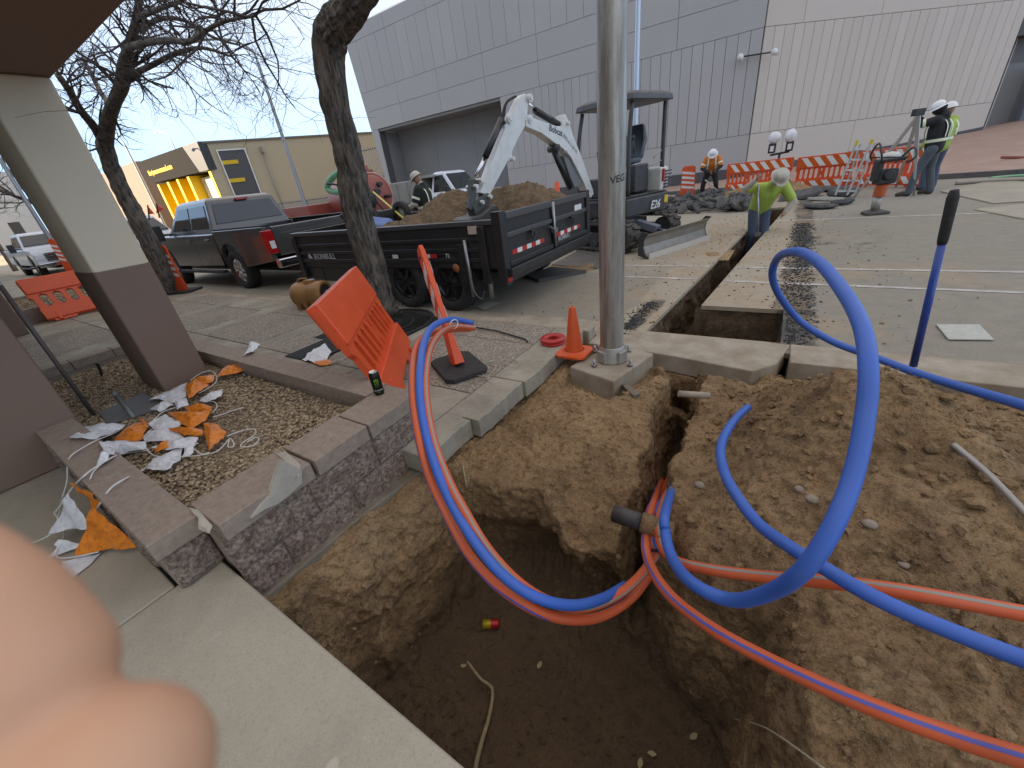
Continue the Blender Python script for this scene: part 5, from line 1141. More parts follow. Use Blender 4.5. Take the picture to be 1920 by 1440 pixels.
# ---- EXCAVATOR
YW = M('machine_white', (.72, .72, .70), .35, 0, (7, .45), coat=.2, col2=(.42, .38, .33)); MD = M('machine_charcoal', (.032, .033, .036), .45, 0, (6, .5), col2=(.1, .09, .08))
hd = Vector((-.31, -.95, 0)).normalized(); XC = Vector((-2.92, 9.0, 0)); hyaw = math.atan2(hd.y, hd.x)
ex = thing('mini_excavator', 'compact white and charcoal excavator marked E26 with open canopy, its bucket over the dump trailer', 'excavator', tuple(XC), hyaw)
Sx = .97
def exb(name, a, c, mat, bev=.02, lab=None, par=None): b = MB(); b.box([v * Sx for v in a], [v * Sx for v in c]); return b.build(name, mat, par or ex, bevel=bev, label=lab)
# upper structure (local +x = boom, +y = the side towards the camera's right)
b = MB(); hull = [(.85, -.62), (.95, -.3), (.95, .3), (.85, .7), (-.35, .74), (-.72, .62), (-.92, .3), (-.95, 0), (-.92, -.3), (-.72, -.62), (-.35, -.74)]
b.prism([(x_ * Sx, y_ * Sx) for x_, y_ in hull], (.60 * Sx, .95 * Sx)); b.build('house_skirt', MD, ex, bevel=.04)
b = MB(); b.prism([(x_ * Sx * .985, y_ * Sx * .985) for x_, y_ in [(-.30, .72), (-.72, .62), (-.92, .3), (-.95, 0), (-.92, -.3), (-.72, -.62), (-.30, -.72)]], (.955 * Sx, 1.42 * Sx)); b.build('engine_cover', YW, ex, bevel=.06)
for k in range(6): exb('vent', (-.62, .655 + 0 * k, 1.02 + .06 * k), (-.40, .735, 1.045 + .06 * k), MD, .004)
exb('cover_stripe', (-.36, .69, 1.15), (-.32, .735, 1.38), M('machine_red', (.5, .04, .03), .4), .004)
exb('floor', (-.3, -.6, .955), (.9, .66, .985), MD); exb('seat_base', (-.3, -.3, .985), (.25, .3, 1.28), MD, .04)
b = MB(); loft(b, [[(-.25 * Sx, -.26, 1.5), (.28 * Sx, -.26, 1.46), (.28 * Sx, .26, 1.46), (-.25 * Sx, .26, 1.5)], [(-.25 * Sx, -.24, 1.62), (.26 * Sx, -.24, 1.6), (.26 * Sx, .24, 1.6), (-.25 * Sx, .24, 1.62)]]); 
loft(b, [[(-.30, -.25, 1.55), (-.14, -.25, 1.55), (-.14, .25, 1.55), (-.30, .25, 1.55)], [(-.42, -.26, 1.9), (-.27, -.26, 1.9), (-.27, .26, 1.9), (-.42, .26, 1.9)], [(-.5, -.14, 2.18), (-.38, -.14, 2.18), (-.38, .14, 2.18), (-.5, .14, 2.18)]]); b.build('seat', M('seat_vinyl', (.03, .034, .045), .3), ex, bevel=.05, seg=3)
for y_ in (-.38, .38): exb('console', (-.2, y_ - .09, 1.0), (.28, y_ + .09, 1.52), MD, .04); b = MB(); b.cyl((.22 * Sx, y_ * Sx, 1.66), (.25 * Sx, y_ * Sx, 1.9), .018); b.ball((.25 * Sx, y_ * Sx, 1.93), .035, sq=(1, 1, 1.4)); b.build('joystick', MD, ex)
exb('control_tower', (.62, -.35, .98), (.8, .35, 1.35), MD, .03)
b = MB(); 
for y_ in (-.12, .12): b.cyl((.66 * Sx, y_, 1.4), (.72 * Sx, y_, 1.78), .014)
b.build('travel_lever', DARK, ex)
# canopy: four posts and a roof
CPZ = 2.68
for (x0, x1, y_) in ((.72, .60, -.62), (.72, .60, .62), (-.42, -.48, -.62), (-.42, -.48, .62)):
    b = MB(); z0 = .98 if x0 > 0 else 1.40; b.tube(catmull([(x0 * Sx, y_ * Sx, z0 * Sx), (x0 * Sx, y_ * Sx, 1.9 * Sx), (x1 * Sx, y_ * .95 * Sx, CPZ * Sx - .14)], 5), .04, 8); b.build('canopy_post', MD, ex)
b = MB(); b.cyl((-.46 * Sx, .62 * Sx, 1.55 * Sx), (.1 * Sx, .62 * Sx, 1.45 * Sx), .016); b.cyl((-.46 * Sx, .62 * Sx, 1.75 * Sx), (-.1 * Sx, .62 * Sx, 1.6 * Sx), .012); b.build('grab_rail', GALV, ex)
b = MB(); loft(b, [[(-.62 * Sx, -.68 * Sx, CPZ * Sx - .12), (.72 * Sx, -.68 * Sx, CPZ * Sx - .12), (.72 * Sx, .68 * Sx, CPZ * Sx - .12), (-.62 * Sx, .68 * Sx, CPZ * Sx - .12)], [(-.6 * Sx, -.66 * Sx, CPZ * Sx - .02), (.68 * Sx, -.66 * Sx, CPZ * Sx - .02), (.68 * Sx, .66 * Sx, CPZ * Sx - .02), (-.6 * Sx, .66 * Sx, CPZ * Sx - .02)], [(-.5 * Sx, -.55 * Sx, CPZ * Sx + .03), (.58 * Sx, -.55 * Sx, CPZ * Sx + .03), (.58 * Sx, .55 * Sx, CPZ * Sx + .03), (-.5 * Sx, .55 * Sx, CPZ * Sx + .03)]]); b.build('canopy_roof', MD, ex, bevel=.02)
text(ex, 'lettering', 'E26', (.14 + .0, .742 * Sx + .012, .68 * Sx), (-1, .03, 0), (0, 0, 1), .21, WHITEP, .003, shear=.25, bold=.004)
b = MB(); b.box((-.50 * Sx, .70 * Sx, .74 * Sx), (-.38 * Sx, .745 * Sx, .88 * Sx)); b.build('warning_label', M('label_yellow', (.75, .5, .05), .5), ex)
# undercarriage with its own heading
ua = math.atan2(-.38, .92); UM = Matrix.Translation((-2.93, 8.62, 0)) @ Matrix.Rotation(ua, 4, 'Z')
uc = MB()
b = MB(); b.lathe([(.42, .50), (.42, .66)], (0, 0, 0), n=24); b.box((-.35, -.5, .28), (.35, .5, .5)); b.v = [tuple(UM @ Vector(v)) for v in b.v]; b.build('car_body', MD, ex, True)
def track(y0):
    R_, HL = .25, .72; path = []
    for k in range(11): a = -PI / 2 + PI * k / 10; path.append((HL + R_ * math.cos(a), R_ + R_ * math.sin(a)))
    for k in range(11): a = PI / 2 + PI * k / 10; path.append((-HL + R_ * math.cos(a), R_ + R_ * math.sin(a)))
    P2 = []                                   # evenly spaced
    L_ = 2 * PI * R_ + 4 * HL; n_ = 52
    for i in range(n_):
        s_ = L_ * i / n_
        if s_ < 2 * HL: P2.append((-HL + s_, 0, 0))
        elif s_ < 2 * HL + PI * R_: a = (s_ - 2 * HL) / R_; P2.append((HL + R_ * math.sin(a), R_ - R_ * math.cos(a), a))
        elif s_ < 4 * HL + PI * R_: P2.append((HL - (s_ - 2 * HL - PI * R_), 2 * R_, PI))
        else: a = (s_ - 4 * HL - PI * R_) / R_ + PI; P2.append((-HL + R_ * math.sin(a), R_ - R_ * math.cos(a), a))
    b = MB(); n_ = len(P2); w_ = .16
    ins = [(p[0] + .035 * -math.sin(p[2]), p[1] + .035 * math.cos(p[2])) for p in P2]
    b.add([(p[0], y0 + s_ * w_, p[1]) for p in P2 for s_ in (-1, 1)] + [(p[0], y0 + s_ * w_, p[1]) for p in ins for s_ in (-1, 1)],
          [(2 * i, 2 * i + 1, 2 * ((i + 1) % n_) + 1, 2 * ((i + 1) % n_)) for i in range(n_)] + [(2 * n_ + 2 * i, 2 * n_ + 2 * i + 1, 2 * n_ + 2 * ((i + 1) % n_) + 1, 2 * n_ + 2 * ((i + 1) % n_)) for i in range(n_)] +
          [(2 * i + s_, 2 * ((i + 1) % n_) + s_, 2 * n_ + 2 * ((i + 1) % n_) + s_, 2 * n_ + 2 * i + s_) for i in range(n_) for s_ in (0, 1)])
    for i in range(0, n_):
        p = P2[i]; nn = Vector((math.sin(p[2]), 0, -math.cos(p[2]))); tt = Vector((math.cos(p[2]), 0, math.sin(p[2]))); c_ = Vector((p[0], y0, p[1]))
        s_ = 1 if i % 2 else -1
        b.bar(c_ + Vector((0, s_ * .155, 0)) + nn * .015, c_ + Vector((0, -s_ * .02, 0)) + nn * .015 + tt * .02, .05, .045, up=nn)
    b.v = [tuple(UM @ Vector((v[0], v[1], v[2] + .045))) for v in b.v]; b.build('track', M('track_rubber', (.05, .045, .04), .8, 0, (20, .6), col2=(.13, .11, .09)), ex, True)
    b = MB()
    for x_, r_ in ((HL, .19), (-HL, .19), (-.35, .09), (0, .09), (.35, .09)): b.cyl((x_, y0 - .12, R_ + .045 if r_ > .1 else .13), (x_, y0 + .12, R_ + .045 if r_ > .1 else .13), r_, n=18)
    b.box((-.6, y0 - .09, .18), (.6, y0 + .09, .36)); b.v = [tuple(UM @ Vector(v)) for v in b.v]; b.build('track_frame', MD, ex, True)
track(-.62); track(.62)
# dozer blade
BL = M('blade_steel', (.32, .30, .27), .5, .5, (6, .6), col2=(.2, .15, .1)); b = MB()
bl = [(1.52, .03), (1.44, .09), (1.40, .2), (1.42, .32), (1.49, .40)]; bk_ = [(x_ - .035, z_) for x_, z_ in bl]
bw_ = .93
for y0 in (-bw_, bw_): pass
b.add([(x_, s_ * bw_, z_) for s_ in (-1, 1) for x_, z_ in bl] + [(x_, s_ * bw_, z_) for s_ in (-1, 1) for x_, z_ in bk_],
      [(i, i + 1, 5 + i + 1, 5 + i) for i in range(4)] + [(10 + i, 10 + i + 1, 15 + i + 1, 15 + i) for i in range(4)] + [(0, 5, 15, 10), (4, 9, 19, 14)] + [(i, i + 1, 10 + i + 1, 10 + i) for i in range(4)] + [(5 + i, 6 + i, 16 + i, 15 + i) for i in range(4)])
b.v = [tuple(UM @ Vector(v)) for v in b.v]; b.build('blade', BL, ex, True)
b = MB(); b.bar((1.53, -bw_, .045), (1.53, bw_, .045), .02, .1, up=(0, 0, 1)); b.v = [tuple(UM @ Vector(v)) for v in b.v]; b.build('cutting_edge', M('worn_edge', (.62, .56, .5), .45, .4), ex, True)
b = MB()
for y_ in (-bw_, bw_):
    b = MB(); b.prism([(1.30, .05), (1.52, .0), (1.44, .1), (1.40, .2), (1.42, .32), (1.50, .43), (1.40, .44), (1.31, .36)], (-.015, .015), (0, y_, 0), (1, 0, 0), (0, 0, 1))
    b.v = [tuple(UM @ Vector(v)) for v in b.v]; b.build('blade_cheek', MD, ex, True)
b = MB(); b.bar((.45, -.35, .3), (1.36, -.3, .15), .1); b.bar((.45, .35, .3), (1.36, .3, .15), .1); b.v = [tuple(UM @ Vector(v)) for v in b.v]; b.build('blade_arm', MD, ex, True)
b = MB(); b.bar((.5, 0, .45), (1.0, 0, .34), .15, .12); b.v = [tuple(UM @ Vector(v)) for v in b.v]; b.build('cylinder_guard', M('guard_blue_grey', (.16, .18, .22), .4), ex, True); b = MB(); b.cyl((1.0, 0, .34), (1.38, 0, .26), .03); b.v = [tuple(UM @ Vector(v)) for v in b.v]; b.build('cylinder_rod', CHROME, ex, True)
# boom, arm and bucket: shapes read in the vertical plane of the boom
PA = AT(1112, 400, y=8.15); PB = AT(893, 400, y=5.1); pd = (PB - PA); pd.z = 0; pd.normalize(); pn = Vector((-pd.y, pd.x, 0))
if pn.x < 0: pn = -pn
def BP(px_, py_):
    v = Vector(ray(px_, py_)); O = Vector((0, 0, CAMH)); t_ = (PA - O).dot(pn) / v.dot(pn); return O + v * t_
def plane_poly(pts): 
    out = []
    for p in pts: q = BP(*p) - PA; out.append((q.dot(pd), q.z))
    return out
def c5_(x, y): return (860 + x / 5.144, 160 + y / 5.144)
def bpart(name, pts, th, mat, off=0., bev=.012, lab=None, z5=True):
    P_ = plane_poly([c5_(*p) if z5 else p for p in pts]); b = MB(); b.prism(P_, (off - th / 2, off + th / 2), PA, pd, (0, 0, 1)); return b.build(name, mat, ex, True, bevel=bev, label=lab)
bpart('boom', [(640, 310), (760, 350), (900, 400), (960, 402), (975, 290), (995, 285), (1030, 370), (1065, 480), (1105, 580), (1160, 720), (1215, 880), (1262, 1010), (1268, 1050), (1240, 1090), (1215, 1060), (1180, 960), (1100, 800), (1040, 690), (960, 610), (900, 570), (760, 470), (615, 410), (610, 340)], .17, YW)
bpart('arm', [(610, 88), (650, 110), (662, 150), (645, 180), (632, 300), (615, 400), (560, 500), (490, 640), (492, 730), (462, 745), (445, 740), (300, 1010), (275, 1060), (215, 1050), (180, 1040), (235, 900), (330, 640), (420, 420), (415, 360), (420, 310), (470, 290), (500, 260), (570, 110)], .13, YW)
def cyl5(name, a, c, r, mat, off=0., rod=None):
    A_ = BP(*c5_(*a)) + pn * off; C_ = BP(*c5_(*c)) + pn * off; b = MB(); b.cyl(A_, C_, r, n=14); return b.build(name, mat, ex, True)
HB = M('cylinder_black', (.025, .025, .027), .3)
cyl5('arm_cylinder', (735, 240), (975, 385), .05, HB); cyl5('arm_cylinder_rod', (650, 165), (740, 240), .028, CHROME)
cyl5('bucket_cylinder', (405, 330), (250, 690), .048, HB, .02); cyl5('bucket_cylinder_rod', (250, 690), (155, 880), .026, CHROME, .02)
cyl5('boom_cylinder', (915, 620), (1075, 990), .055, HB); bpart('boom_cylinder_guard', [(985, 680), (1040, 700), (1175, 965), (1100, 990), (1060, 900)], .10, M('guard_grey', (.17, .17, .17), .5), 0.0)
for k, (x_, y_) in enumerate(((645, 135), (450, 335), (645, 335), (915, 610), (1000, 640), (1010, 375), (478, 715))):
    q = BP(*c5_(x_, y_)); b = MB(); b.cyl(q - pn * .10, q + pn * .11, .055 if k not in (4, 5, 6) else .03, n=16); b.cyl(q - pn * .115, q + pn * .125, .028, n=12); b.build('pivot_pin', YW if k not in (3,) else MD, ex, True)
b = MB()
for k in range(3): b.tube(catmull([BP(*c5_(540, 110)) + pn * (.03 * k - .03), BP(*c5_(470 - 10 * k, 170)) + pn * (.03 * k - .03), BP(*c5_(435 - 5 * k, 300)) + pn * (.03 * k - .03), BP(*c5_(420, 380)) + pn * (.03 * k)], 6), .017, 6)
b.tube(catmull([BP(*c5_(640, 290)), BP(*c5_(700, 325)), BP(*c5_(760, 350)), BP(*c5_(900, 385))], 6), .014, 6); b.tube(catmull([BP(*c5_(1040, 410)), BP(*c5_(1075, 450)), BP(*c5_(1080, 520))], 6), .03, 6); b.build('hydraulic_hose', RUB, ex, True)
bpart('warning_label', [(598, 160), (628, 195), (600, 270), (555, 240)], .004, M('label_yellow', (.75, .5, .05), .5), .088 if pn.dot(Vector((0, -1, 0))) > 0 else .088, 0)
bpart('warning_label', [(1090, 690), (1110, 668), (1190, 880), (1178, 900)], .004, M('label_amber', (.55, .33, .05), .5), .088, 0)
bsd = 1
q0 = BP(*c5_(830, 445)); q1 = BP(*c5_(935, 490)); tdir = (q1 - q0).normalized()
text(ex, 'lettering', 'Bobcat', q0 + pn * .088, tdir, (0, 0, 1), .13, BLACK, .001, world=True, bold=.002)
q0 = BP(*c5_(965, 500)); q1 = BP(*c5_(1075, 640)); text(ex, 'lettering', '800-413-8195', q0 + pn * .088, (q1 - q0).normalized(), (0, 0, 1), .085, M('ink_grey', (.2, .2, .22), .6), .001, world=True)
# quick coupler, linkage and bucket
def c6_(x, y): return (830 + x / 11.08, 300 + y / 11.08)
def bp6(name, pts, th, mat, off=0., bev=.01): return bpart(name, [c6_(*p) for p in pts], th, mat, off, bev, z5=False)
CHG = M('charcoal_steel', (.06, .062, .06), .45, .3, (8, .5), col2=(.13, .12, .1))
bp6('link', [(520, 400), (640, 400), (660, 500), (640, 860), (600, 1020), (520, 1050), (470, 1000), (510, 860)], .06, CHG, -.03); bp6('link', [(640, 380), (780, 350), (900, 430), (1000, 560), (985, 640), (930, 640), (850, 520), (740, 470), (640, 500)], .05, CHG, .07)
bp6('coupler', [(620, 860), (790, 720), (850, 690), (900, 700), (900, 880), (820, 980), (610, 1150), (565, 990)], .16, CHG); 
bp6('bucket', [(840, 960), (930, 930), (970, 1000), (1075, 1330), (1050, 1480), (700, 1500), (390, 1420), (370, 1250), (440, 1180), (600, 1160)], .42, CHG, 0, .02)
bp6('bucket_side', [(600, 1190), (820, 1000), (850, 1010), (980, 1350), (960, 1470), (640, 1440), (600, 1260)], .02, M('worn_bucket', (.36, .34, .3), .5, .2, (8, .5)), .22); bp6('bucket_label', [(640, 1200), (820, 1030), (880, 1060), (860, 1110), (690, 1240)], .006, M('faded_orange', (.7, .25, .16), .6), .235, 0)
b = MB()
for p in ((700, 430), (600, 560), (890, 770), (725, 885)): q = BP(*c6_(*p)); b.cyl(q - pn * .1, q + pn * .13, .03, n=12)
b.build('pivot_pin', M('pin_bright', (.6, .57, .5), .35, .7), ex, True)
# ================================================================== BARRICADES, CONES AND PANELS
def barricade(label, org, yaw, tilt, L, H_, stripes=True, group=None, slope=0., flip=1, nslot=None):
    """plastic barricade; local x along its length, z up, y thickness. Leans by tilt towards local +y."""
    Mx = Matrix.Translation(org) @ Matrix.Rotation(yaw, 4, 'Z') @ Matrix.Rotation(slope, 4, 'Y') @ Matrix.Rotation(-tilt, 4, 'X')
    o = thing('barricade', label, 'barricade', group=group, mat=Mx); th = .045
    za, zb = H_ * .33, H_ * .66; ns = nslot or int(L / .145); holes = []
    for i in range(ns):
        cx = .10 + (L - .2) * (i + .5) / ns; w_ = (L - .2) / ns * .30
        if ns > 8 and i % 5 == 4:
            holes.append([(cx - w_ * .5, za + .03), (cx + w_ * .5, za + .03), (cx + w_ * .5, za + .10), (cx - w_ * .5, za + .10)]); holes.append([(cx - w_ * .5, zb - .10), (cx + w_ * .5, zb - .10), (cx + w_ * .5, zb - .03), (cx - w_ * .5, zb - .03)]); continue
        holes.append([(cx, za + .01), (cx + w_, za + .05), (cx + w_, zb - .05), (cx, zb - .01), (cx - w_, zb - .05), (cx - w_, za + .05)])
    outer = [(0.04, .05), (.10, .05), (.12, 0), (.42, 0), (.45, .05), (L - .45, .05), (L - .42, 0), (L - .12, 0), (L - .10, .05), (L - .04, .05), (L - .04, H_ * .55), (L, H_ * .6), (L, H_ - .02), (L - .02, H_), (.02, H_), (0, H_ - .02), (0, H_ * .6), (.04, H_ * .55)]
    b = MB(); b.holed(outer, holes, th); b.build('slotted_panel', ORP, o, bevel=.006)
    for z0, z1, nm in ((zb + .01, H_ + .012, 'top_board'), (.06, za - .01, 'bottom_board')):
        b = MB(); b.box((.012, -th / 2 - .022, z0), (L - .012, th / 2 + .022, z1)); bd = b.build(nm, ORP, o, bevel=.010)
        if stripes:
            h_ = z1 - z0 - .07; s_ = .16; n_ = int((L - .2) / s_)
            for side in (-1, 1):
                yy = side * (th / 2 + .0245); b1 = MB(); b1.box((.06, min(yy, yy - side * .002), z0 + .03), (L - .06, max(yy, yy - side * .002), z1 - .035)); b1.build('reflective_strip', REFO, bd)
                for k in range(n_):
                    if k % 2: continue
                    x0 = .10 + s_ * k; dx = h_ * .8 * flip
                    q = [(x0 + (dx if dx > 0 else 0) * 0, z1 - .038), (x0 + s_, z1 - .038), (min(x0 + s_ + abs(dx), L - .065), z0 + .033), (min(x0 + abs(dx), L - .065), z0 + .033)]
                    b1 = MB(); yb = side * (th / 2 + .0262); b1.add([(p[0], yb, p[1]) for p in q] + [(p[0], yb - side * .0015, p[1]) for p in q], [(0, 1, 2, 3), (7, 6, 5, 4), (0, 1, 5, 4), (1, 2, 6, 5), (2, 3, 7, 6), (3, 0, 4, 7)]); b1.build('white_stripe', REFW, bd)
    for x_ in (.2, L - .2):
        b = MB(); b.prism([(-.03, 0), (.03, 0), (.03, .18), (0, .3), (-.03, .18)], (-.10, .10), (x_, 0, 0), (1, 0, 0), (0, 0, 1)) if not tilt else b.box((x_ - .03, -.05, .01), (x_ + .03, .05, .2)); b.build('foot', ORP, o, bevel=.008)
    return o
barricade('unstriped orange slotted barricade leaning over in the middle, beside the energy drink can', (-2.13, 1.52, .125), 2.3, .37, 1.38, .91, False, nslot=9)
barricade('orange slotted barricade leaning against the far planter at the left edge', (-11.60, 1.26, .125), 1.58, .62, 1.75, .95, False, nslot=8)
def bg(p0, p1, label, H_=.98):
    p0 = Vector((*p0, 0)); p1 = Vector((*p1, 0)); d = p1 - p0; barricade(label, p0, math.atan2(d.y, d.x), 0, d.length, H_, True, 'striped barricades along the north kerb')
bg(G(1358, 362)[:2], (G(1479, 353).x, G(1479, 353).y), 'left striped barricade of the row, behind the orange vested worker')
bg(G(1485, 358)[:2], G(1594, 351)[:2], 'middle striped barricade of the row, behind the bending worker in the trench'); bg(G(1598, 351)[:2], G(1727, 351)[:2], 'right striped barricade of the row, behind the tamper and ladder')
def delineator(label, base, H_, W_, lean=(0, 0), yaw=0., rubber=(.45, .3), n=5, solid=False):
    """tall flat striped panel in a rubber base"""
    Mx = Matrix.Translation(base) @ Matrix.Rotation(yaw, 4, 'Z'); o = thing('vertical_panel', label, 'delineator', mat=Mx, group='striped delineator panels')
    b = MB(); b.prism([(-rubber[0], -rubber[1] * .7), (-rubber[0] * .8, -rubber[1]), (rubber[0] * .8, -rubber[1]), (rubber[0], -rubber[1] * .7), (rubber[0], rubber[1] * .7), (rubber[0] * .8, rubber[1]), (-rubber[0] * .8, rubber[1]), (-rubber[0], rubber[1] * .7)], (0, .045)); b.build('rubber_base', RUB, o, bevel=.012)
    sh = Matrix.Rotation(lean[0], 4, 'Y') @ Matrix.Rotation(lean[1], 4, 'X')
    def T(b): b.v = [tuple(sh @ Vector(v) + Vector((0, 0, .04))) for v in b.v]; return b
    b = MB(); loft(b, [[(-W_ * .5, -.045, 0), (W_ * .5, -.045, 0), (W_ * .5, .045, 0), (-W_ * .5, .045, 0)], [(-W_ * .48, -.025, H_ * .25), (W_ * .48, -.025, H_ * .25), (W_ * .48, .025, H_ * .25), (-W_ * .48, .025, H_ * .25)], [(-W_ * .45, -.022, H_ - .06), (W_ * .45, -.022, H_ - .06), (W_ * .45, .022, H_ - .06), (-W_ * .45, .022, H_ - .06)], [(-W_ * .3, -.018, H_), (W_ * .3, -.018, H_), (W_ * .3, .018, H_), (-W_ * .3, .018, H_)]]); pn_ = T(b).build('panel', ORP, o, bevel=.006)
    for k in range(n):
        z0 = H_ * .30 + (H_ * .56) * k / n; hh = H_ * .56 / n * .52
        for s_ in (-1, 1):
            y_ = s_ * .0285; q = [(-W_ * .42, z0 + hh * .9), (W_ * .42, z0), (W_ * .42, z0 + hh), (-W_ * .42, z0 + hh * 1.9)]
            b = MB(); b.add([(p[0], y_, p[1]) for p in q] + [(p[0], y_ * .9, p[1]) for p in q], [(0, 1, 2, 3), (7, 6, 5, 4), (0, 1, 5, 4), (1, 2, 6, 5), (2, 3, 7, 6), (3, 0, 4, 7)]); T(b).build('white_stripe', REFW, pn_)
    b = MB(); b.cyl((0, -.03, H_ - .09), (0, .03, H_ - .09), .014, n=8); T(b).build('grip_hole', DARK, pn_)
    return o
# near one: leaning narrow panel seen almost edge-on
delineator('nearest striped panel leaning out of its black rubber base beside the conduit bend', (-2.20, 2.30, .122), 1.06, .17, (.46, .0), 2.6, (.27, .19), 3)
b_ = G(345, 547, .12); delineator('striped orange and white panel on the kerb beside the front of the dark grey pickup', (b_.x, b_.y, .12), .98, .24, (0, 0), .45, (.35, .25), 4)
b_ = G(1287, 376); delineator('striped panel standing left of the orange vested worker', (b_.x, b_.y, 0), 1.1, .5, (0, 0), .2, (.5, .3), 4)
b_ = G(122, 512, .12); delineator('small striped panel at far left beyond the leaning barricade', (b_.x - .6, b_.y + .3, .1), 1.4, .3, (0, 0), .7, (.35, .25), 4)
# cone
cn = G(1077, 662, .1)
co = thing('traffic_cone', 'small plain orange traffic cone between the lamp post and the red ring', 'cone', (cn.x, cn.y, .10))
CONEM = M('cone_orange', (.8, .10, .02), .45, 0, (12, .3), col2=(.5, .08, .03)); b = MB(); b.lathe([(.082, .02), (.028, .42), (.026, .425), (.016, .425), (.016, .40)], n=28); b.build('cone', CONEM, co)
b = MB(); b.prism([(-.14, -.1), (-.1, -.14), (.1, -.14), (.14, -.1), (.14, .1), (.1, .14), (-.1, .14), (-.14, .1)], (0, .025)); b.lathe([(.11, .025), (.088, .04)], n=24); b.build('base', CONEM, co, bevel=.006)
tc_ = G(1044, 357); t_ = AT(1044, 345, y=17.); cc_ = thing('tube_marker', 'red and white tubular marker seen over the dump trailer against the grey hall', 'marker post', (t_.x, 17., 0))
b = MB(); b.lathe([(.3, 0), (.3, .06), (.14, .1), (.10, 1.1), (.04, 1.15)], n=16); b.build('tube', CONEM, cc_)
for z_ in (.45, .8): b = MB(); b.lathe([(.132 - .03 * z_, z_), (.127 - .03 * z_, z_ + .14)], n=16); b.build('white_band', REFW, cc_)
# red ring (coil of tape) and the thin dark rod on the pavement
rg = G(1037, 642, .12); o = thing('red_ring', 'flat red plastic ring lying on the pavement edge beside the cone', 'ring', (rg.x, rg.y, .12))
RR = M('red_plastic', (.55, .03, .025), .4, 0, (15, .3)); b = MB()
for z_ in (0, .028): b.lathe([(.055, z_), (.115, z_), (.12, z_ + .012), (.115, z_ + .024), (.055, z_ + .024), (.05, z_ + .012), (.055, z_)], n=36)
b.build('rim', RR, o); b = MB()
for k in range(5): a = k * 1.256; b.bar((.048 * math.cos(a), .048 * math.sin(a), .03), (.065 * math.cos(a + .5), .065 * math.sin(a + .5), .03), .02, .03)
b.build('hub', RR, o)
b = MB(); b.tube([G(880, 612, .14), G(930, 620, .14), G(985, 636, .135), G(989, 641, .13)], .009, 8); tag(b.build('rebar_rod', DARK, None, recentre=True), 'thin dark rod lying on the pavement pointing from the conduit ends to the cone', 'rod')
# tree grate
gr_ = thing('tree_grate', 'round black cast iron tree grate in the pavement round the trunk', 'tree grate', (-4.0, 3.0, .123)); IR = M('cast_iron', (.045, .042, .04), .6, .5, (12, .4)); gc = Vector((-4.35, 3.22, .124)); gc = G(735, 612, .124); gc = Vector((-3.95, 3.0, .124))
b = MB(); b.box((gc.x - .62, gc.y - .6, .1215), (gc.x + .62, gc.y + .42, .1225)); b.build('pit', M('pit_shade', (.02, .018, .015), 1.), gr_, True)  # flat dark sheet stands in for the shaded hollow below the grate
for r0_, r1_ in ((.16, .20), (.34, .37), (.57, .61)):
    b = MB(); b.lathe([(r0_, 0), (r0_, .012), (r1_, .012), (r1_, 0)], tuple(gc), n=48, smooth=False); b.build('ring', IR, gr_, True)
for k in range(56):
    a = 2 * PI * k / 56; d = Vector((math.cos(a), math.sin(a), 0)); p0 = gc + d * .19 + Vector((0, 0, .006)); p1 = gc + d * .58 + Vector((0, 0, .006)); b = MB(); b.bar(p0, p1, .014, .011); b.build('slat', IR, gr_, True)
gc2 = G(615, 655, .124); b = MB(); b.box((gc2.x - .35, gc2.y - .3, 0.1215), (gc2.x + .2, gc2.y + .25, .1225)); o2 = thing('tree_grate', 'second small black grate mostly hidden behind the leaning barricade', 'tree grate', (gc2.x, gc2.y, .12)); b.build('pit', M('pit_shade', (.02, .018, .015), 1.), o2, True)  # same dark sheet painting the shaded hollow under the slats
for k in range(9): b = MB(); b.box((gc2.x - .34 + .06 * k, gc2.y - .3, .1225), (gc2.x - .31 + .06 * k, gc2.y + .25, .134)); b.build('slat', IR, o2, True)
# ================================================================== SITE MACHINES AND LITTER ON THE ROAD
# blower
bp_ = G(592, 585, .12); BLM = M('blower_tan', (.42, .20, .07), .5, 0, (6, .5), (20, .2, .004), col2=(.2, .1, .045))
bl_ = thing('ventilation_blower', 'tan barrel shaped ventilation blower lying at the kerb behind the leaning barricade', 'blower', (-5.95, 3.36, .12), .35)
b = MB(); b.lathe([(.13, -.26), (.17, -.26), (.185, -.22), (.18, -.05), (.165, -.03), (.165, .03), (.18, .05), (.185, .22), (.17, .26), (.13, .26), (.125, .2), (.125, -.2), (.13, -.26)], (0, 0, .21), (1, 0, 0), n=32); b.build('housing', BLM, bl_)
for x_ in (-.2, -.07, .07, .2): b = MB(); b.box((x_ - .03, -.15, .0), (x_ + .03, .15, .12)); b.build('foot', BLM, bl_, bevel=.01)
b = MB(); b.lathe([(.0, .0), (.14, .0)], (.255, 0, .21), (1, 0, 0), n=24); b.lathe([(0, .02), (.045, .02), (.05, 0)], (.262, 0, .21), (1, 0, 0), n=16); b.build('fan_grille', DARK, bl_); b = MB(); b.lathe([(0, .02), (.04, .02), (.042, 0)], (.27, 0, .21), (1, 0, 0), n=16); b.build('hub', M('hub_pale', (.5, .5, .47), .4), bl_)
b = MB(); b.tube(catmull([(-.18, 0, .39), (-.15, 0, .44), (-.02, 0, .44), (.02, 0, .39)], 5), .014, 8); b.box((-.06, -.05, .37), (.1, .05, .42)); b.build('handle', BLM, bl_, bevel=.008)
b = MB(); b.box((.02, -.03, .42), (.12, .01, .428)); b.build('label', WHITEP, bl_)
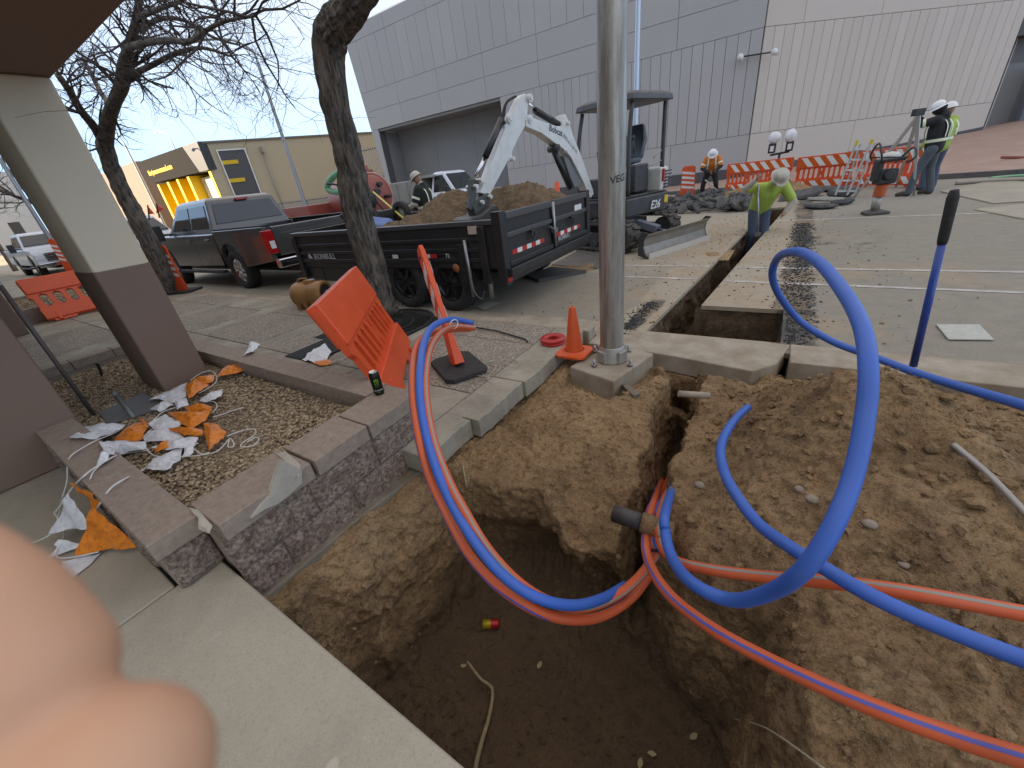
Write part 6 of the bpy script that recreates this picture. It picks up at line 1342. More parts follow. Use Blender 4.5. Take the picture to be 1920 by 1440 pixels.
# tamping rammer
rp = G(1638, 402); rm = thing('tamping_rammer', 'upright tamping rammer with orange bellows and black loop handle on the road', 'rammer', (rp.x, rp.y, 0), .3)
b = MB(); loft(b, [[(-.17, -.14, 0), (.2, -.14, 0), (.2, .14, 0), (-.17, .14, 0)], [(-.19, -.14, .05), (.22, -.14, .05), (.22, .14, .05), (-.19, .14, .05)], [(-.1, -.08, .09), (.1, -.08, .09), (.1, .08, .09), (-.1, .08, .09)]]); b.build('shoe', M('shoe_steel', (.09, .085, .08), .5, .4), rm, bevel=.015)
b = MB(); b.cyl((0, 0, .08), (-.02, 0, .34), .075, n=18); b.build('leg', GALV, rm)
b = MB(); b.lathe([(.09 + .022 * (i % 2), .33 + .02 * i) for i in range(12)], n=24); b.build('bellows', M('bellows_orange', (.62, .12, .04), .5), rm)
b = MB(); b.box((-.14, -.13, .56), (.16, .13, .82)); b.box((-.2, -.1, .62), (-.1, .1, .98)); b.cyl((0, -.2, .72), (0, .2, .72), .09); b.box((-.18, -.17, .95), (.2, .17, 1.0)); b.build('engine', DARK, rm, bevel=.03)
b = MB(); b.lathe([(.14, 0), (.15, .05), (.11, .10), (0, .12)], (0, 0, 1.0), n=20); b.build('fuel_tank', M('tank_silver', (.55, .55, .52), .35, .3), rm)
b = MB(); b.tube(catmull([(-.2, -.18, .98), (-.24, -.2, 1.1), (-.24, 0, 1.28), (-.24, .2, 1.1), (-.2, .18, .98)], 6), .017, 8); b.tube(catmull([(.2, -.18, .9), (.3, -.22, 1.0), (.34, 0, 1.14), (.3, .22, 1.0), (.2, .18, .9)], 6), .017, 8)
for s_ in (-1, 1): b.tube([(-.22, s_ * .19, 1.04), (.2, s_ * .19, 1.0)], .014, 6)
b.build('guide_handle', DARK, rm)
# ladder standing folded
l0 = [G(1573, 372), G(1601, 368)]; lt = [AT(1617, 265, y=l0[0].y - .1), AT(1637, 262, y=l0[0].y - .1)]
ld_ = thing('step_ladder', 'aluminium ladder with yellow top caps leaning upright behind the asphalt slabs', 'ladder', tuple(l0[0])); AL = M('aluminium', (.6, .6, .6), .35, .6); YC = M('cap_yellow', (.65, .48, .02), .5)
yl = 14.3
for (a, c_) in (((1566, 366), (1606, 268)), ((1588, 366), (1634, 266))):
    A_ = AT(*a, y=yl); C_ = AT(*c_, y=yl + .1); b = MB(); b.bar(A_, C_, .085, .04, up=(1, 0, 0)); b.build('stile', AL, ld_, True); b = MB(); b.bar(C_ - (C_ - A_).normalized() * .05, C_ + (C_ - A_).normalized() * .05, .10, .06, up=(1, 0, 0)); b.build('end_cap', YC, ld_, True)
    A_ = AT(a[0] + 14, a[1], y=yl + .3); C_ = AT(c_[0] + 7, c_[1] + 2, y=yl + .3); b = MB(); b.bar(A_, C_, .07, .04, up=(1, 0, 0)); b.build('stile', AL, ld_, True)
for k in range(5):
    u = .08 + k * .2; A_ = AT(1568 + (1606 - 1568) * u, 366 - 98 * u, y=yl); C_ = AT(1600 + (1640 - 1600) * u, 366 - 98 * u, y=yl + .15); b = MB(); b.bar(A_, C_, .05, .04); b.build('rung', AL, ld_, True)
# light tower with bagged heads
lt0 = AT(1452, 345, y=19.6); lx = lt0.x; lw = thing('light_stand', 'twin work light on a stand with its heads wrapped in white plastic bags', 'work light', (lx, 19.6, 0)); zt_ = AT(1453, 290, y=19.6).z
b = MB(); b.cyl((lx, 19.6, 0), (lx, 19.6, zt_), .04, n=8); b.bar((lx - .3, 19.6, zt_), (lx + .3, 19.6, zt_ + .05), .07)
for a in (0, 2.1, 4.2): b.bar((lx, 19.6, .7), (lx + .5 * math.cos(a), 19.6 + .5 * math.sin(a), 0), .04)
b.build('stand', DARK, lw, True)
for s_ in (-1, 1):
    b = MB(); b.box((lx + s_ * .27 - .12, 19.5, zt_ + .06), (lx + s_ * .27 + .12, 19.66, zt_ + .38)); b.build('lamp_head', DARK, lw, True, bevel=.03); b = MB(); b.box((lx + s_ * .27 - .06, 19.48, zt_ + .12), (lx + s_ * .27 + .06, 19.499, zt_ + .3)); b.build('lens', REFW, lw, True)
    rr_ = random.Random(4 + s_); b = MB(); b.ball((0, 0, 0), 1, 12, 8); b.v = [(lx + s_ * .25 + v[0] * .19 * (1 + rr_.uniform(-.2, .2)), 19.55 + v[1] * .12, zt_ + .55 + v[2] * .2 * (1 + rr_.uniform(-.2, .2))) for v in b.v]; b.build('plastic_bag', M('white_film', (.75, .77, .8), .3), lw, True)
# plywood road plates and the white square plate
PLY = M('plywood', (.42, .37, .29), .8, 0, (1.5, .6), (30, .2, .003), col2=(.24, .2, .15))
def plank(name, label, pts, z0, z1, mat, cat, group=None, bev=.004):
    b = MB(); b.prism([(p[0], p[1]) for p in pts], (z0, z1)); o = b.build(name, mat, None, bevel=bev, recentre=True); return tag(o, label, cat, group)
q = [G(*p) for p in ((1762, 360), (1862, 383), (1990, 375), (1990, 345), (1860, 340))]; plank('plywood_sheet', 'large weathered plywood sheet on the road beyond the man in the black jacket', q, .0, .025, PLY, 'plywood sheet', 'plywood sheets')
q = [G(*p) for p in ((1826, 394), (1925, 413), (2010, 408), (1990, 380), (1900, 386))]; plank('plywood_sheet', 'nearer weathered plywood sheet at the right edge of the picture', q, .0, .02, PLY, 'plywood sheet', 'plywood sheets')
q = [G(*p) for p in ((1754, 611), (1835, 611), (1863, 640), (1777, 639))]; plank('cover_plate', 'small square pale board lying on the asphalt right of the blue conduit loop', q, .006, .016, M('pale_board', (.50, .50, .44), .6, 0, (25, .6), col2=(.3, .3, .26)), 'board')
q = [G(*p) for p in ((893, 576), (920, 566), (935, 570), (908, 583))]; plank('paper_scrap', 'crumpled pale scrap of card under the rear of the dump trailer', q, .01, .014, M('card', (.4, .36, .3), .9), 'paper scrap')
q = [G(*p, .07) for p in ((992, 515), (1035, 503), (1042, 514), (1000, 526))]; plank('timber_mat', 'dark timber mat on the road behind the dump trailer', [G(*p) for p in ((985, 520), (1035, 505), (1100, 512), (1010, 530))], .0, .05, M('dark_timber', (.08, .075, .07), .8), 'timber mat')
q = [G(*p) for p in ((1035, 498), (1085, 470), (1165, 480), (1120, 505))]; plank('steel_plate', 'flat steel road plate between the dump trailer and the lamp post', q, .0, .02, M('plate_rust', (.12, .115, .11), .6, .3, (3, .6), col2=(.2, .17, .13)), 'steel plate')
# hoses lying along the north kerb
for lab, pts, r_, mt in (('pale dusty hose lying along the north kerb at right', ((1790, 347), (1850, 343), (1930, 340), (2050, 335)), .05, M('dusty_hose', (.4, .34, .3), .8)),
                         ('green hose lying on the north kerb at the right edge', ((1855, 337), (1900, 333), (1980, 330), (2050, 327)), .035, M('hose_green', (.2, .42, .26), .5))):
    b = MB(); b.tube(catmull([G(*p) + Vector((0, 0, r_)) for p in pts], 6), r_, 8); tag(b.build('hose', mt, None, recentre=True), lab, 'hose')
b = MB(); b.tube([AT(1877, 295, y=19.5), AT(1990, 296, y=19.5)], .04, 8); tag(b.build('red_pipe', RT, None, recentre=True), 'thin red pipe lying on the brick plaza at the right edge', 'pipe')
# broken asphalt slabs and rubble
AS = M('broken_asphalt', (.05, .05, .052), .85, 0, (9, .7), (40, .7, .01), col2=(.14, .14, .14), obj=False)
def chunk(rng2, c, rx, ry, rz, name='asphalt_chunk', label=None, group=None, single=True):
    n_ = rng2.randint(6, 9); top = []
    for k in range(n_):
        a = 2 * PI * k / n_ + rng2.uniform(-.25, .25); r_ = rng2.uniform(.7, 1.1); top.append((rx * r_ * math.cos(a), ry * r_ * math.sin(a)))
    b = MB(); o = [(x_, y_, rz * .5 + rng2.uniform(-.1, .1) * rz) for x_, y_ in top]; m_ = [(x_ * 1.12 + rng2.uniform(-.03, .03) * rx, y_ * 1.12, rng2.uniform(-.1, .1) * rz) for x_, y_ in top]; u = [(x_ * .85, y_ * .85, -rz * .5 + rng2.uniform(-.1, .1) * rz) for x_, y_ in top]
    loft(b, [u, m_, o]); return b
rng3 = random.Random(12)
# big slabs near the trench
lab_s = ['long tilted slab of broken asphalt behind the bending worker', 'pale topped asphalt slab lying left of the tamper', 'dark asphalt slab at the foot of the ladder', 'lumpy black asphalt slab right of the pale topped one', 'dark slab under the pale topped asphalt slab', 'thin asphalt slab at the barricade foot behind the ladder']
for (px_, py_, rx, ry, rz, tl_, lb_) in ((1500, 372, .75, .4, .14, .12, 0), (1545, 383, .48, .3, .08, .05, 1), (1573, 370, .28, .25, .16, .1, 2), (1575, 384, .30, .22, .12, .0, 3), (1535, 391, .42, .2, .09, 0, 4), (1560, 358, .9, .4, .10, .05, 5)):
    c_ = G(px_, py_); b = chunk(rng3, c_, rx, ry, rz); o = b.build('asphalt_slab', AS if lb_ != 1 else M('asphalt_top', (.3, .29, .26), .9, 0, (9, .5)), None, bevel=.01)
    o.location = (c_.x, c_.y, rz * .6 + (.07 if lb_ == 1 else 0)); o.rotation_euler = (tl_, -tl_ * .7, rng3.uniform(0, 3)); tag(o, lab_s[lb_], 'asphalt slab', 'broken asphalt slabs')
# heap of rubble behind the excavator: fist to head sized lumps
ASG = M('asphalt_chunk_dusty', (.15, .14, .125), .9, 0, (9, .7), (40, .7, .01), col2=(.05, .05, .05), obj=False)
protos = [chunk(rng3, None, rng3.uniform(.10, .2), rng3.uniform(.08, .16), rng3.uniform(.06, .14)).build('asphalt_chunk', AS if i_ % 3 else ASG, None) for i_ in range(8)]
k = 0; RUBL = 'black broken asphalt lump in the heap between excavator and trench'
for i in range(230):
    px_ = rng3.uniform(1245, 1425); py_ = rng3.uniform(374, 402) - (px_ - 1245) * .02
    if px_ > 1400 and py_ > 392: continue
    c_ = G(px_, py_); o = protos[k] if k < 8 else protos[rng3.randint(0, 7)].copy()
    if k >= 8: COL.objects.link(o)
    s_ = rng3.uniform(.45, 1.15); hz = .10 * max(0, 1 - abs(px_ - 1330) / 90)
    o.location = (c_.x, c_.y, .05 + rng3.uniform(0, .12) + hz); o.rotation_euler = (rng3.uniform(-.9, .9), rng3.uniform(-.9, .9), rng3.uniform(0, 6)); o.scale = (s_ * 1.2, s_ * 1.2, s_); tag(o, RUBL, 'asphalt lump', 'broken asphalt lumps'); k += 1
# soil heaps on the north side
def heap(label, px_, py_, rx, ry, h_, seed):
    c_ = G(px_, py_); xs_ = np.linspace(-1, 1, 50); X_, Y_ = np.meshgrid(xs_, xs_, indexing='ij'); Z_ = h_ * np.clip(1 - np.hypot(X_, Y_), 0, 1) ** .8 * (1 + .5 * fbm(X_ * 3, Y_ * 3, 5, seed)) - .02
    o = npmesh('soil_heap', np.stack([X_ * rx, Y_ * ry, Z_], -1).reshape(-1, 3), gridfaces(50, 50), SOIL); o.location = (c_.x, c_.y, 0); tag(o, label, 'soil heap', kind='stuff')
heap('low brown soil heap in front of the left striped barricade', 1400, 372, 1.6, 1.0, .45, 5); heap('brown soil heap in front of the middle striped barricade', 1480, 366, .9, .8, .4, 6)
heap('thin crumbly soil patch on the concrete by the dozer blade', 1335, 476, .3, .4, .03, 9)
heap('scatter of brown soil behind the dump trailer tail', 1080, 500, .8, .7, .05, 10)
# ================================================================== PEOPLE
SKIN = M('skin', (.36, .2, .13), .5, sss=.1); SKIND = M('skin_dark', (.13, .07, .045), .5); HVO = M('vest_orange', (.8, .2, .03), .7, 0, (10, .3)); HVY = M('vest_lime', (.36, .50, .10), .7, 0, (10, .5), (14, .5, .02), col2=(.3, .45, .08))
JB = M('black_jacket', (.012, .012, .015), .8, 0, (8, .4), (14, .4, .02), col2=(.035, .035, .04)); JEAN = M('jeans', (.055, .085, .14), .85, 0, (10, .5), (16, .4, .015), col2=(.10, .12, .15)); JEANG = M('faded_jeans', (.10, .125, .14), .85, 0, (7, .6), (16, .4, .015), col2=(.05, .06, .09)); DKT = M('dark_trousers', (.02, .025, .022), .85, 0, (8, .3), (16, .4, .015))
SHP = M('pale_shirt', (.52, .48, .42), .85, 0, (8, .4), (16, .4, .015)); BOOT = M('boots', (.07, .05, .04), .7); HAT = M('hard_hat_white', (.8, .81, .83), .25, 0, (5, .1), coat=.4); HATD = M('hard_hat_dirty', (.62, .58, .5), .4, 0, (9, .6), col2=(.15, .13, .11)); STRP = M('reflective_tape', (.72, .74, .55), .4)
def limbs(b, pts, rad, n=14):
    for i, (p, r_) in enumerate(zip(pts, rad)):
        b.ball(p, r_, n, 10)
        if i: b.tube([pts[i - 1], p], r_, n, rr=[rad[i - 1], r_])
def remesh(o, vox, sm=6):
    m_ = o.modifiers.new('r', 'REMESH'); m_.mode = 'VOXEL'; m_.voxel_size = vox; m_.use_smooth_shade = True
    m_ = o.modifiers.new('s', 'SMOOTH'); m_.iterations = sm; m_.factor = .5
def person(label, base, yaw, J, cl, hat=HAT, skin=SKIN, sleeve=None, scale=1., hands_mat=None, group=None, vest=None, hood=False, stripes=True, face_tilt=None):
    """J: joints in metres, local x = facing, y = left, z up"""
    o = thing('person', label, 'person', base, yaw, group); S = scale
    V_ = {k_: Vector(v_) * S for k_, v_ in J.items()}
    ch, pe, nk, hd_ = V_['chest'], V_['pelvis'], V_['neck'], V_['head']; up_ = (hd_ - nk).normalized()
    fw = Vector(J.get('look', (1, 0, 0))).normalized(); fw = (fw - up_ * fw.dot(up_)).normalized(); lf = up_.cross(fw)
    # body, one mesh
    b = MB(); limbs(b, [pe, (pe + ch) / 2, ch, nk, hd_ - up_ * .04], [.13, .12, .14, .055, .06])
    b.ball(hd_, .1, 16, 12, sq=(1, .85, 1.15)) ; b.ball(hd_ + fw * .03 - up_ * .07, .062, 12, 8); b.ball(hd_ + fw * .10 - up_ * .02, .02, 8, 6); b.ball(hd_ + fw * .088 - up_ * .058, .022, 8, 6)
    for s_ in (-1, 1): b.ball(hd_ + lf * s_ * .088 - up_ * .01, .024, 8, 6)
    for s_, t_ in ((1, 'L'), (-1, 'R')):
        sh, el_, ha = V_['sh' + t_], V_['el' + t_], V_['ha' + t_]; limbs(b, [ch + (sh - ch) * .3, sh, el_, ha], [.1, .062, .045, .03])
        d_ = (ha - el_).normalized(); x_, y_, _ = frame(d_)
        b.ball(ha + d_ * .04, .038, 10, 8, sq=(1, 1, 1)); 
        for k_ in range(4):
            r0 = ha + d_ * .06 + x_ * (.018 * (k_ - 1.5)); q1_ = r0 + d_ * (.028 + .004 * (k_ in (1, 2))) + y_ * .006; b.tube([r0, q1_, q1_ + d_ * .012 + y_ * .026], .009, 6)
        b.tube([ha + d_ * .03 + x_ * .03, ha + d_ * .05 + x_ * .045 + y_ * .012, ha + d_ * .065 + x_ * .04 + y_ * .03], .010, 6)
        hp_, kn, an, to = V_['hip' + t_], V_['kn' + t_], V_['an' + t_], V_['toe' + t_]; limbs(b, [pe, hp_, kn, an, to], [.1, .085, .055, .04, .03])
    bo = b.build('body', skin, o); remesh(bo, .011, 2)
    # clothes
    b = MB(); side = (V_['shL'] - V_['shR']).normalized()
    b.ball(pe, .165, 16, 12); limbs(b, [pe + side * .03, ch + side * .05], [.16, .17]); limbs(b, [pe - side * .03, ch - side * .05], [.16, .17]); limbs(b, [ch, nk - up_ * .03], [.15, .085])
    for t_ in 'LR':
        sh, el_, ha = V_['sh' + t_], V_['el' + t_], V_['ha' + t_]; wr = ha - (ha - el_).normalized() * .03
        if not sleeve: limbs(b, [ch + (sh - ch) * .4, sh, el_, wr], [.14, .095, .07, .05])
        else: limbs(b, [ch + (sh - ch) * .4, sh, sh + (el_ - sh) * .8], [.14, .095, .085])
    if hood: b.ball(nk - fw * .05, .11, 12, 8); b.ball(hd_ - fw * .02, .125, 12, 10)
    tp = b.build('jacket' if not sleeve else 'vest', cl[0], o); remesh(tp, .016, 3)
    if sleeve:
        b = MB()
        for t_ in 'LR':
            sh, el_, ha = V_['sh' + t_], V_['el' + t_], V_['ha' + t_]; wr = ha - (ha - el_).normalized() * .02; limbs(b, [sh, el_, wr], [.08, .066, .046])
        b.ball(nk, .075, 12, 8); so_ = b.build('shirt', sleeve, o); remesh(so_, .014, 3)
    b = MB()
    for t_ in 'LR': hp_, kn, an = V_['hip' + t_], V_['kn' + t_], V_['an' + t_]; limbs(b, [pe, hp_, (hp_ + kn) / 2, kn, (kn + an) / 2, an + Vector((0, 0, -.02))], [.15, .115, .098, .08, .078, .074])
    tr2 = b.build('trousers', cl[1], o); remesh(tr2, .015, 3)
    for t_ in 'LR':
        an, to = V_['an' + t_], V_['toe' + t_]; b = MB(); limbs(b, [an + Vector((0, 0, .03)), an - Vector((0, 0, .05)), (an + to) / 2 - Vector((0, 0, .01)), to], [.058, .06, .055, .045]); bt = b.build('boot', BOOT, o); remesh(bt, .012, 2)
    # helmet
    b = MB(); hc = hd_ + up_ * .025; b.lathe([(.158, -.004), (.152, .004), (.132, .014), (.128, .05), (.11, .095), (.075, .125), (.03, .14), (0, .142)], tuple(hc), tuple(up_), n=28); b.lathe([(.158, -.004), (.12, 0), (.12, .01)], tuple(hc), tuple(up_), n=28)
    b.prism([(.11, -.09), (.17, -.07), (.20, 0), (.17, .07), (.11, .09)], (-.006, .004), tuple(hc), tuple(fw), tuple(lf)); hh = b.build('hard_hat', hat, o, bevel=.003)
    # reflective tape following the torso
    if stripes:
        ax = (ch - pe).normalized(); fx = Vector((1, 0, 0)); fx = (fx - ax * fx.dot(ax)).normalized(); sx_ = ax.cross(fx)
        for u in (.35,):
            c_ = pe + (ch - pe) * u; b = MB(); ring = [(c_ + fx * .178 * math.cos(a) + sx_ * .212 * math.sin(a)) for a in np.linspace(0, 2 * PI, 29)[:-1]]; o_ = len(b.v)
            b.add([p + ax * h_ for h_ in (-.03, .03) for p in ring], [(i, (i + 1) % 28, 28 + (i + 1) % 28, 28 + i) for i in range(28)], True); b.build('reflective_tape', STRP, o)
        for s_ in (-1, 1):
            for f_ in (-1, 1):
                P_ = [pe + ax * .18 + side * s_ * .12 + fx * f_ * .172, ch + side * s_ * .13 + fx * f_ * .178, ch + ax * .14 + side * s_ * .115 + fx * f_ * .11, ch + ax * .20 + side * s_ * .11]
                P_ = catmull(P_, 5); b = MB(); b.add([p + side * k_ for p in P_ for k_ in (-.026, .026)], [(2 * i, 2 * i + 1, 2 * i + 3, 2 * i + 2) for i in range(len(P_) - 1)], True); b.build('reflective_tape', STRP, o)
        for t_ in 'LR':
            sh, el_ = V_['sh' + t_], V_['el' + t_]; d_ = (el_ - sh).normalized(); x_, y_, _ = frame(d_); c_ = sh + (el_ - sh) * .62; r_ = .094; b = MB()
            b.add([c_ + d_ * h_ + (x_ * math.cos(a) + y_ * math.sin(a)) * r_ for h_ in (-.025, .025) for a in np.linspace(0, 2 * PI, 15)[:-1]], [(i, (i + 1) % 14, 14 + (i + 1) % 14, 14 + i) for i in range(14)], True); b.build('reflective_tape', STRP, o)
    return o
def stand(dx=0, sp=.15):
    return dict(pelvis=(0, 0, .95), chest=(.02, 0, 1.30), neck=(.03, 0, 1.52), head=(.06, 0, 1.66), shL=(.02, .19, 1.44), shR=(.02, -.19, 1.44), hipL=(0, .10, .92), hipR=(0, -.10, .92), knL=(.05, .13, .52), knR=(.03, -.13, .52), anL=(0, sp, .10), anR=(-.02, -sp, .10), toeL=(.18, sp + .03, .045), toeR=(.16, -sp - .03, .045), elL=(.05, .30, 1.15), elR=(.05, -.30, 1.15), haL=(.2, .28, .95), haR=(.2, -.28, .95))
# 1 man in the black jacket sighting over the tripod (seen from behind, facing left and away)
bt_ = G(1722, 366); J = stand(); J.update(head=(.12, .04, 1.66), neck=(.05, 0, 1.50), shL=(.06, .19, 1.45), shR=(.02, -.18, 1.45), elL=(.34, .27, 1.40), haL=(.42, .06, 1.60), elR=(.34, -.2, 1.42), haR=(.44, -.03, 1.58), anL=(.16, .14, .10), toeL=(.34, .16, .045), knL=(.12, .13, .52), anR=(-.14, -.14, .10), toeR=(.04, -.18, .045), knR=(-.02, -.13, .53))
man = person('man in black jacket and white hard hat raising a device over the tripod', (bt_.x, bt_.y, 0), 2.75, J, (JB, JEANG), hood=True, scale=1.06)
# 2 lime jacket man behind him
bt_ = G(1752, 357); J = stand(); person('man in lime yellow jacket half hidden behind the man in the black jacket', (bt_.x - .1, bt_.y + .35, 0), 2.4, J, (HVY, JEAN), scale=1.04)
# 3 bending in the trench
ty = 9.75; tx = (tl(ty) + tr(ty)) / 2
J = dict(pelvis=(-.10, 0, .92), chest=(.12, 0, 1.20), neck=(.30, .02, 1.34), head=(.42, .03, 1.42), shL=(.20, .20, 1.28), shR=(.18, -.19, 1.28), hipL=(-.06, .08, .88), hipR=(-.06, -.08, .88), knL=(.06, .09, .5), knR=(.0, -.09, .5), anL=(-.02, .09, .10), anR=(-.1, -.09, .10), toeL=(.14, .1, .045), toeR=(.06, -.1, .045),
         elL=(.30, .36, 1.02), haL=(.34, .24, .86), elR=(.24, -.38, 1.30), haR=(.38, -.3, 1.42), look=(.8, 0, -.9))
wk = person('worker in lime vest and scuffed white hard hat bending over in the narrow trench', (tx + .02, ty, -.62), -1.15, J, (HVY, JEAN), hat=HATD, sleeve=SHP, stripes=False, scale=1.12)
mw = full(wk)
b = MB(); p0 = mw @ Vector((.40, -.3, 1.62)); p1 = mw @ Vector((.42, .22, .35)); 
p0 = AT(1422, 345, y=9.3); p1 = AT(1421, 438, y=9.2); o = thing('digging_bar', 'steel digging bar held upright by the worker in the trench', 'digging bar', tuple(p1)); b.cyl(p0, p1, .018, n=8); b.build('shaft', STEEL, o, True); b = MB(); b.box(tuple(p1 - Vector((.05, .02, .05))), tuple(p1 + Vector((.05, .02, .02)))); b.build('blade', STEEL, o, True)
# 4 orange vest with shovel
bt_ = G(1328, 373); J = stand(); J.update(pelvis=(-.12, 0, .90), chest=(.08, 0, 1.18), neck=(.22, 0, 1.36), head=(.32, 0, 1.45), shL=(.12, .19, 1.30), shR=(.12, -.19, 1.30), elL=(.22, .30, 1.05), haL=(.36, .16, .92), elR=(.18, -.30, 1.03), haR=(.38, -.02, .86), knL=(.06, .2, .5), knR=(.02, -.22, .5), anL=(-.06, .24, .1), anR=(-.1, -.26, .1), toeL=(.12, .28, .045), toeR=(.08, -.3, .045), look=(.9, 0, -.6))
person('worker in orange vest and white hard hat stooping with a shovel between the panels', (bt_.x, bt_.y, 0), -1.45, J, (HVO, DKT), skin=SKIND, sleeve=JB, scale=.98)
stick('shovel', 'pale handled shovel used by the worker in the orange vest', 'shovel', AT(1322, 337, y=bt_.y - .45), AT(1354, 362, y=bt_.y - .35) + Vector((0, 0, -.05)), .02, SHP, STEEL, False)
# 5 worker behind the dump trailer looking left
wp = AT(793, 352, y=7.6); J = stand(); J.update(head=(.10, 0, 1.64), look=(1, -.15, -.25), elL=(.12, .27, 1.17), haL=(.34, .2, 1.10), elR=(.1, -.27, 1.17), haR=(.34, -.2, 1.12))
person('worker in white hard hat and dark vest with pale hood standing behind the dump trailer', (wp.x, 7.6, 0), PI + .25, J, (DKT, DKT), hat=HATD, sleeve=SHP, scale=1.08)
# surveying tripod
tp = thing('survey_tripod', 'tall pale survey tripod standing in front of the man in the black jacket', 'tripod', tuple(G(1690, 360)))
top_ = AT(1722, 216, y=13.2)
for px_, py_, yy in ((1650, 300, 14.2), (1671, 343, None), (1560, 360, 13.8)): pass
for q_ in (Vector((*G(1602, 370)[:2], 0)), Vector((*G(1680, 350)[:2], 0)), Vector((top_.x + .5, top_.y + .9, 0))):
    b = MB(); mid_ = top_.lerp(q_, .55); b.bar(top_, mid_, .07, .035); b.bar(mid_, q_, .045, .025); b.build('leg', AL, tp, True)
b = MB(); b.lathe([(.11, 0), (.11, .04), (.06, .06)], tuple(top_), n=16); b.build('head', AL, tp, True)
dv = AT(1722, 211, y=13.0); b = MB(); b.box((-.11, -.05, -.06), (.11, .05, .07)); o = b.build('survey_device', DARK, None, bevel=.012); o.location = dv + Vector((0, 0, 0)); o.rotation_euler = (0, 0, .6); tag(o, 'black handheld device raised by the man in the black jacket', 'device')
# red flags on a rod by the silver pickup
fl_ = thing('warning_flags', 'pair of red warning flags on a thin rod above the silver pickup', 'flags', tuple(AT(290, 405, y=5.6)))
for (a, c_, d_) in (((276, 387), (279, 402), (288, 401)), ((293, 384), (293, 400), (306, 391))):
    q = [AT(*p, y=5.4) for p in (a, c_, d_)]; b = MB(); b.add(q + [p + Vector((.02, .02, 0)) for p in q], [(0, 1, 2), (5, 4, 3), (0, 1, 4, 3), (1, 2, 5, 4), (2, 0, 3, 5)]); b.build('flag', M('flag_red', (.75, .06, .03), .6), fl_, True)
b = MB(); b.cyl(AT(280, 412, y=5.4), AT(277, 385, y=5.4), .02); b.cyl(AT(299, 408, y=5.4), AT(293, 382, y=5.4), .02); b.build('rod', DARK, fl_, True)
# ================================================================== FOREGROUND THINGS
# ---- energy drink can
cb = G(712, 738, CZ); can = thing('drink_can', 'tall black energy drink can with green claw mark standing on the planter coping', 'can', (cb.x - .0, cb.y + .0, CZ), math.atan2(-cb.y, -cb.x))
b = MB(); b.lathe([(.0, .004), (.022, .002), (.027, .0), (.033, .012), (.033, .142), (.027, .155), (.026, .157)], n=32); b.build('body', M('can_black', (.012, .013, .012), .22, .4), can)
b = MB(); b.lathe([(.026, .157), (.0265, .160), (.025, .160), (.024, .154), (0, .154)], n=32); ld2 = b.build('lid', M('can_lid', (.7, .72, .68), .3, .7), can); b = MB(); b.lathe([(0, .0), (.007, .0)], (.009, .004, .1546), n=12); b.build('opening', DARK, ld2)
GRN = M('claw_green', (.16, .42, .04), .3)
def oncan(pts, mat, name='claw_mark', sc=1.):
    b = MB(); n_ = len(pts); b.add([(.0334 * math.cos(p[0] / .033), .0334 * math.sin(p[0] / .033), p[1]) for p in pts], [tuple(range(n_))]); return b.build(name, mat, can)
for k, x_ in enumerate((-.010, .0, .010)):
    z0 = (.058, .05, .06)[k]; zt2 = (.112, .116, .112)[k]
    oncan([(x_ - .005, zt2), (x_ + .003, zt2 + .002), (x_ + .0035, zt2 - .012), (x_ + .0015, zt2 - .03), (x_ + .002, z0), (x_ - .001, zt2 - .03), (x_ - .0005, zt2 - .01)], GRN)
def cantext(s, z, size, mat):
    cu = bpy.data.curves.new('t', 'FONT'); cu.body = s; cu.size = size; cu.align_x = 'CENTER'; ob = bpy.data.objects.new('t', cu); me = ob.to_mesh(); b = MB()
    b.add([(.0335 * math.cos(v.co.x / .033), .0335 * math.sin(v.co.x / .033), z + v.co.y) for v in me.vertices], [tuple(p.vertices) for p in me.polygons]); ob.to_mesh_clear(); bpy.data.objects.remove(ob); b.build('lettering', mat, can)
cantext('MONSTER', .034, .0125, WHITEP); cantext('ENERGY', .022, .006, GRN)
# ---- pipes and cover in the gravel
RODM = M('rod_brown', (.13, .10, .09), .6, .2, (10, .4)); r_ = G(178, 780, .29)
ro = thing('brown_pole', 'slim brown pole rising from the gravel beside the nearest column, white above', 'pole', (r_.x, r_.y, .28)); b = MB(); b.cyl((0, 0, 0), (0, 0, 1.04), .014, n=12); b.build('lower_tube', RODM, ro); b = MB(); b.cyl((0, 0, 1.041), (0, 0, 3.), .0145, n=12); b.build('upper_tube', WHITEP, ro)
def upx(pt, topx, z0):     # vertical pipe: base at pt, top matched to pixel
    base = G(*pt, z0); return base
s0 = G(253, 785, .29); st_ = AT(212, 735, y=s0.y + .02)
po = thing('grey_pipe', 'grey galvanised pipe stub leaning up out of the gravel behind the pennants', 'pipe', tuple(s0)); b = MB(); b.cyl(s0, s0.lerp(st_, .85), .017, n=16); b.build('pipe', M('pipe_grey', (.2, .21, .2), .45, .4, (12, .5)), po, True); b = MB(); b.cyl(s0.lerp(st_, .82), s0.lerp(st_, .86), .021, n=16); b.cyl(s0.lerp(st_, .86), st_, .019, n=16); b.build('coupling', M('pipe_grey', (.2, .21, .2), .45), po, True)
s0 = G(192, 704, .29); st_ = AT(183, 683, y=s0.y); b = MB(); b.cyl(s0, st_, .012, n=10); b.ball(st_, .017); tag(b.build('sprinkler_stub', DARK, None, recentre=True), 'small black sprinkler stub in the gravel at the back', 'sprinkler')
q = [G(*p, .30) for p in ((185, 775), (270, 738), (318, 763), (222, 792), (205, 800))]; mb = thing('meter_cover', 'textured grey metal cover plate set in the gravel', 'cover plate', tuple(q[0]))
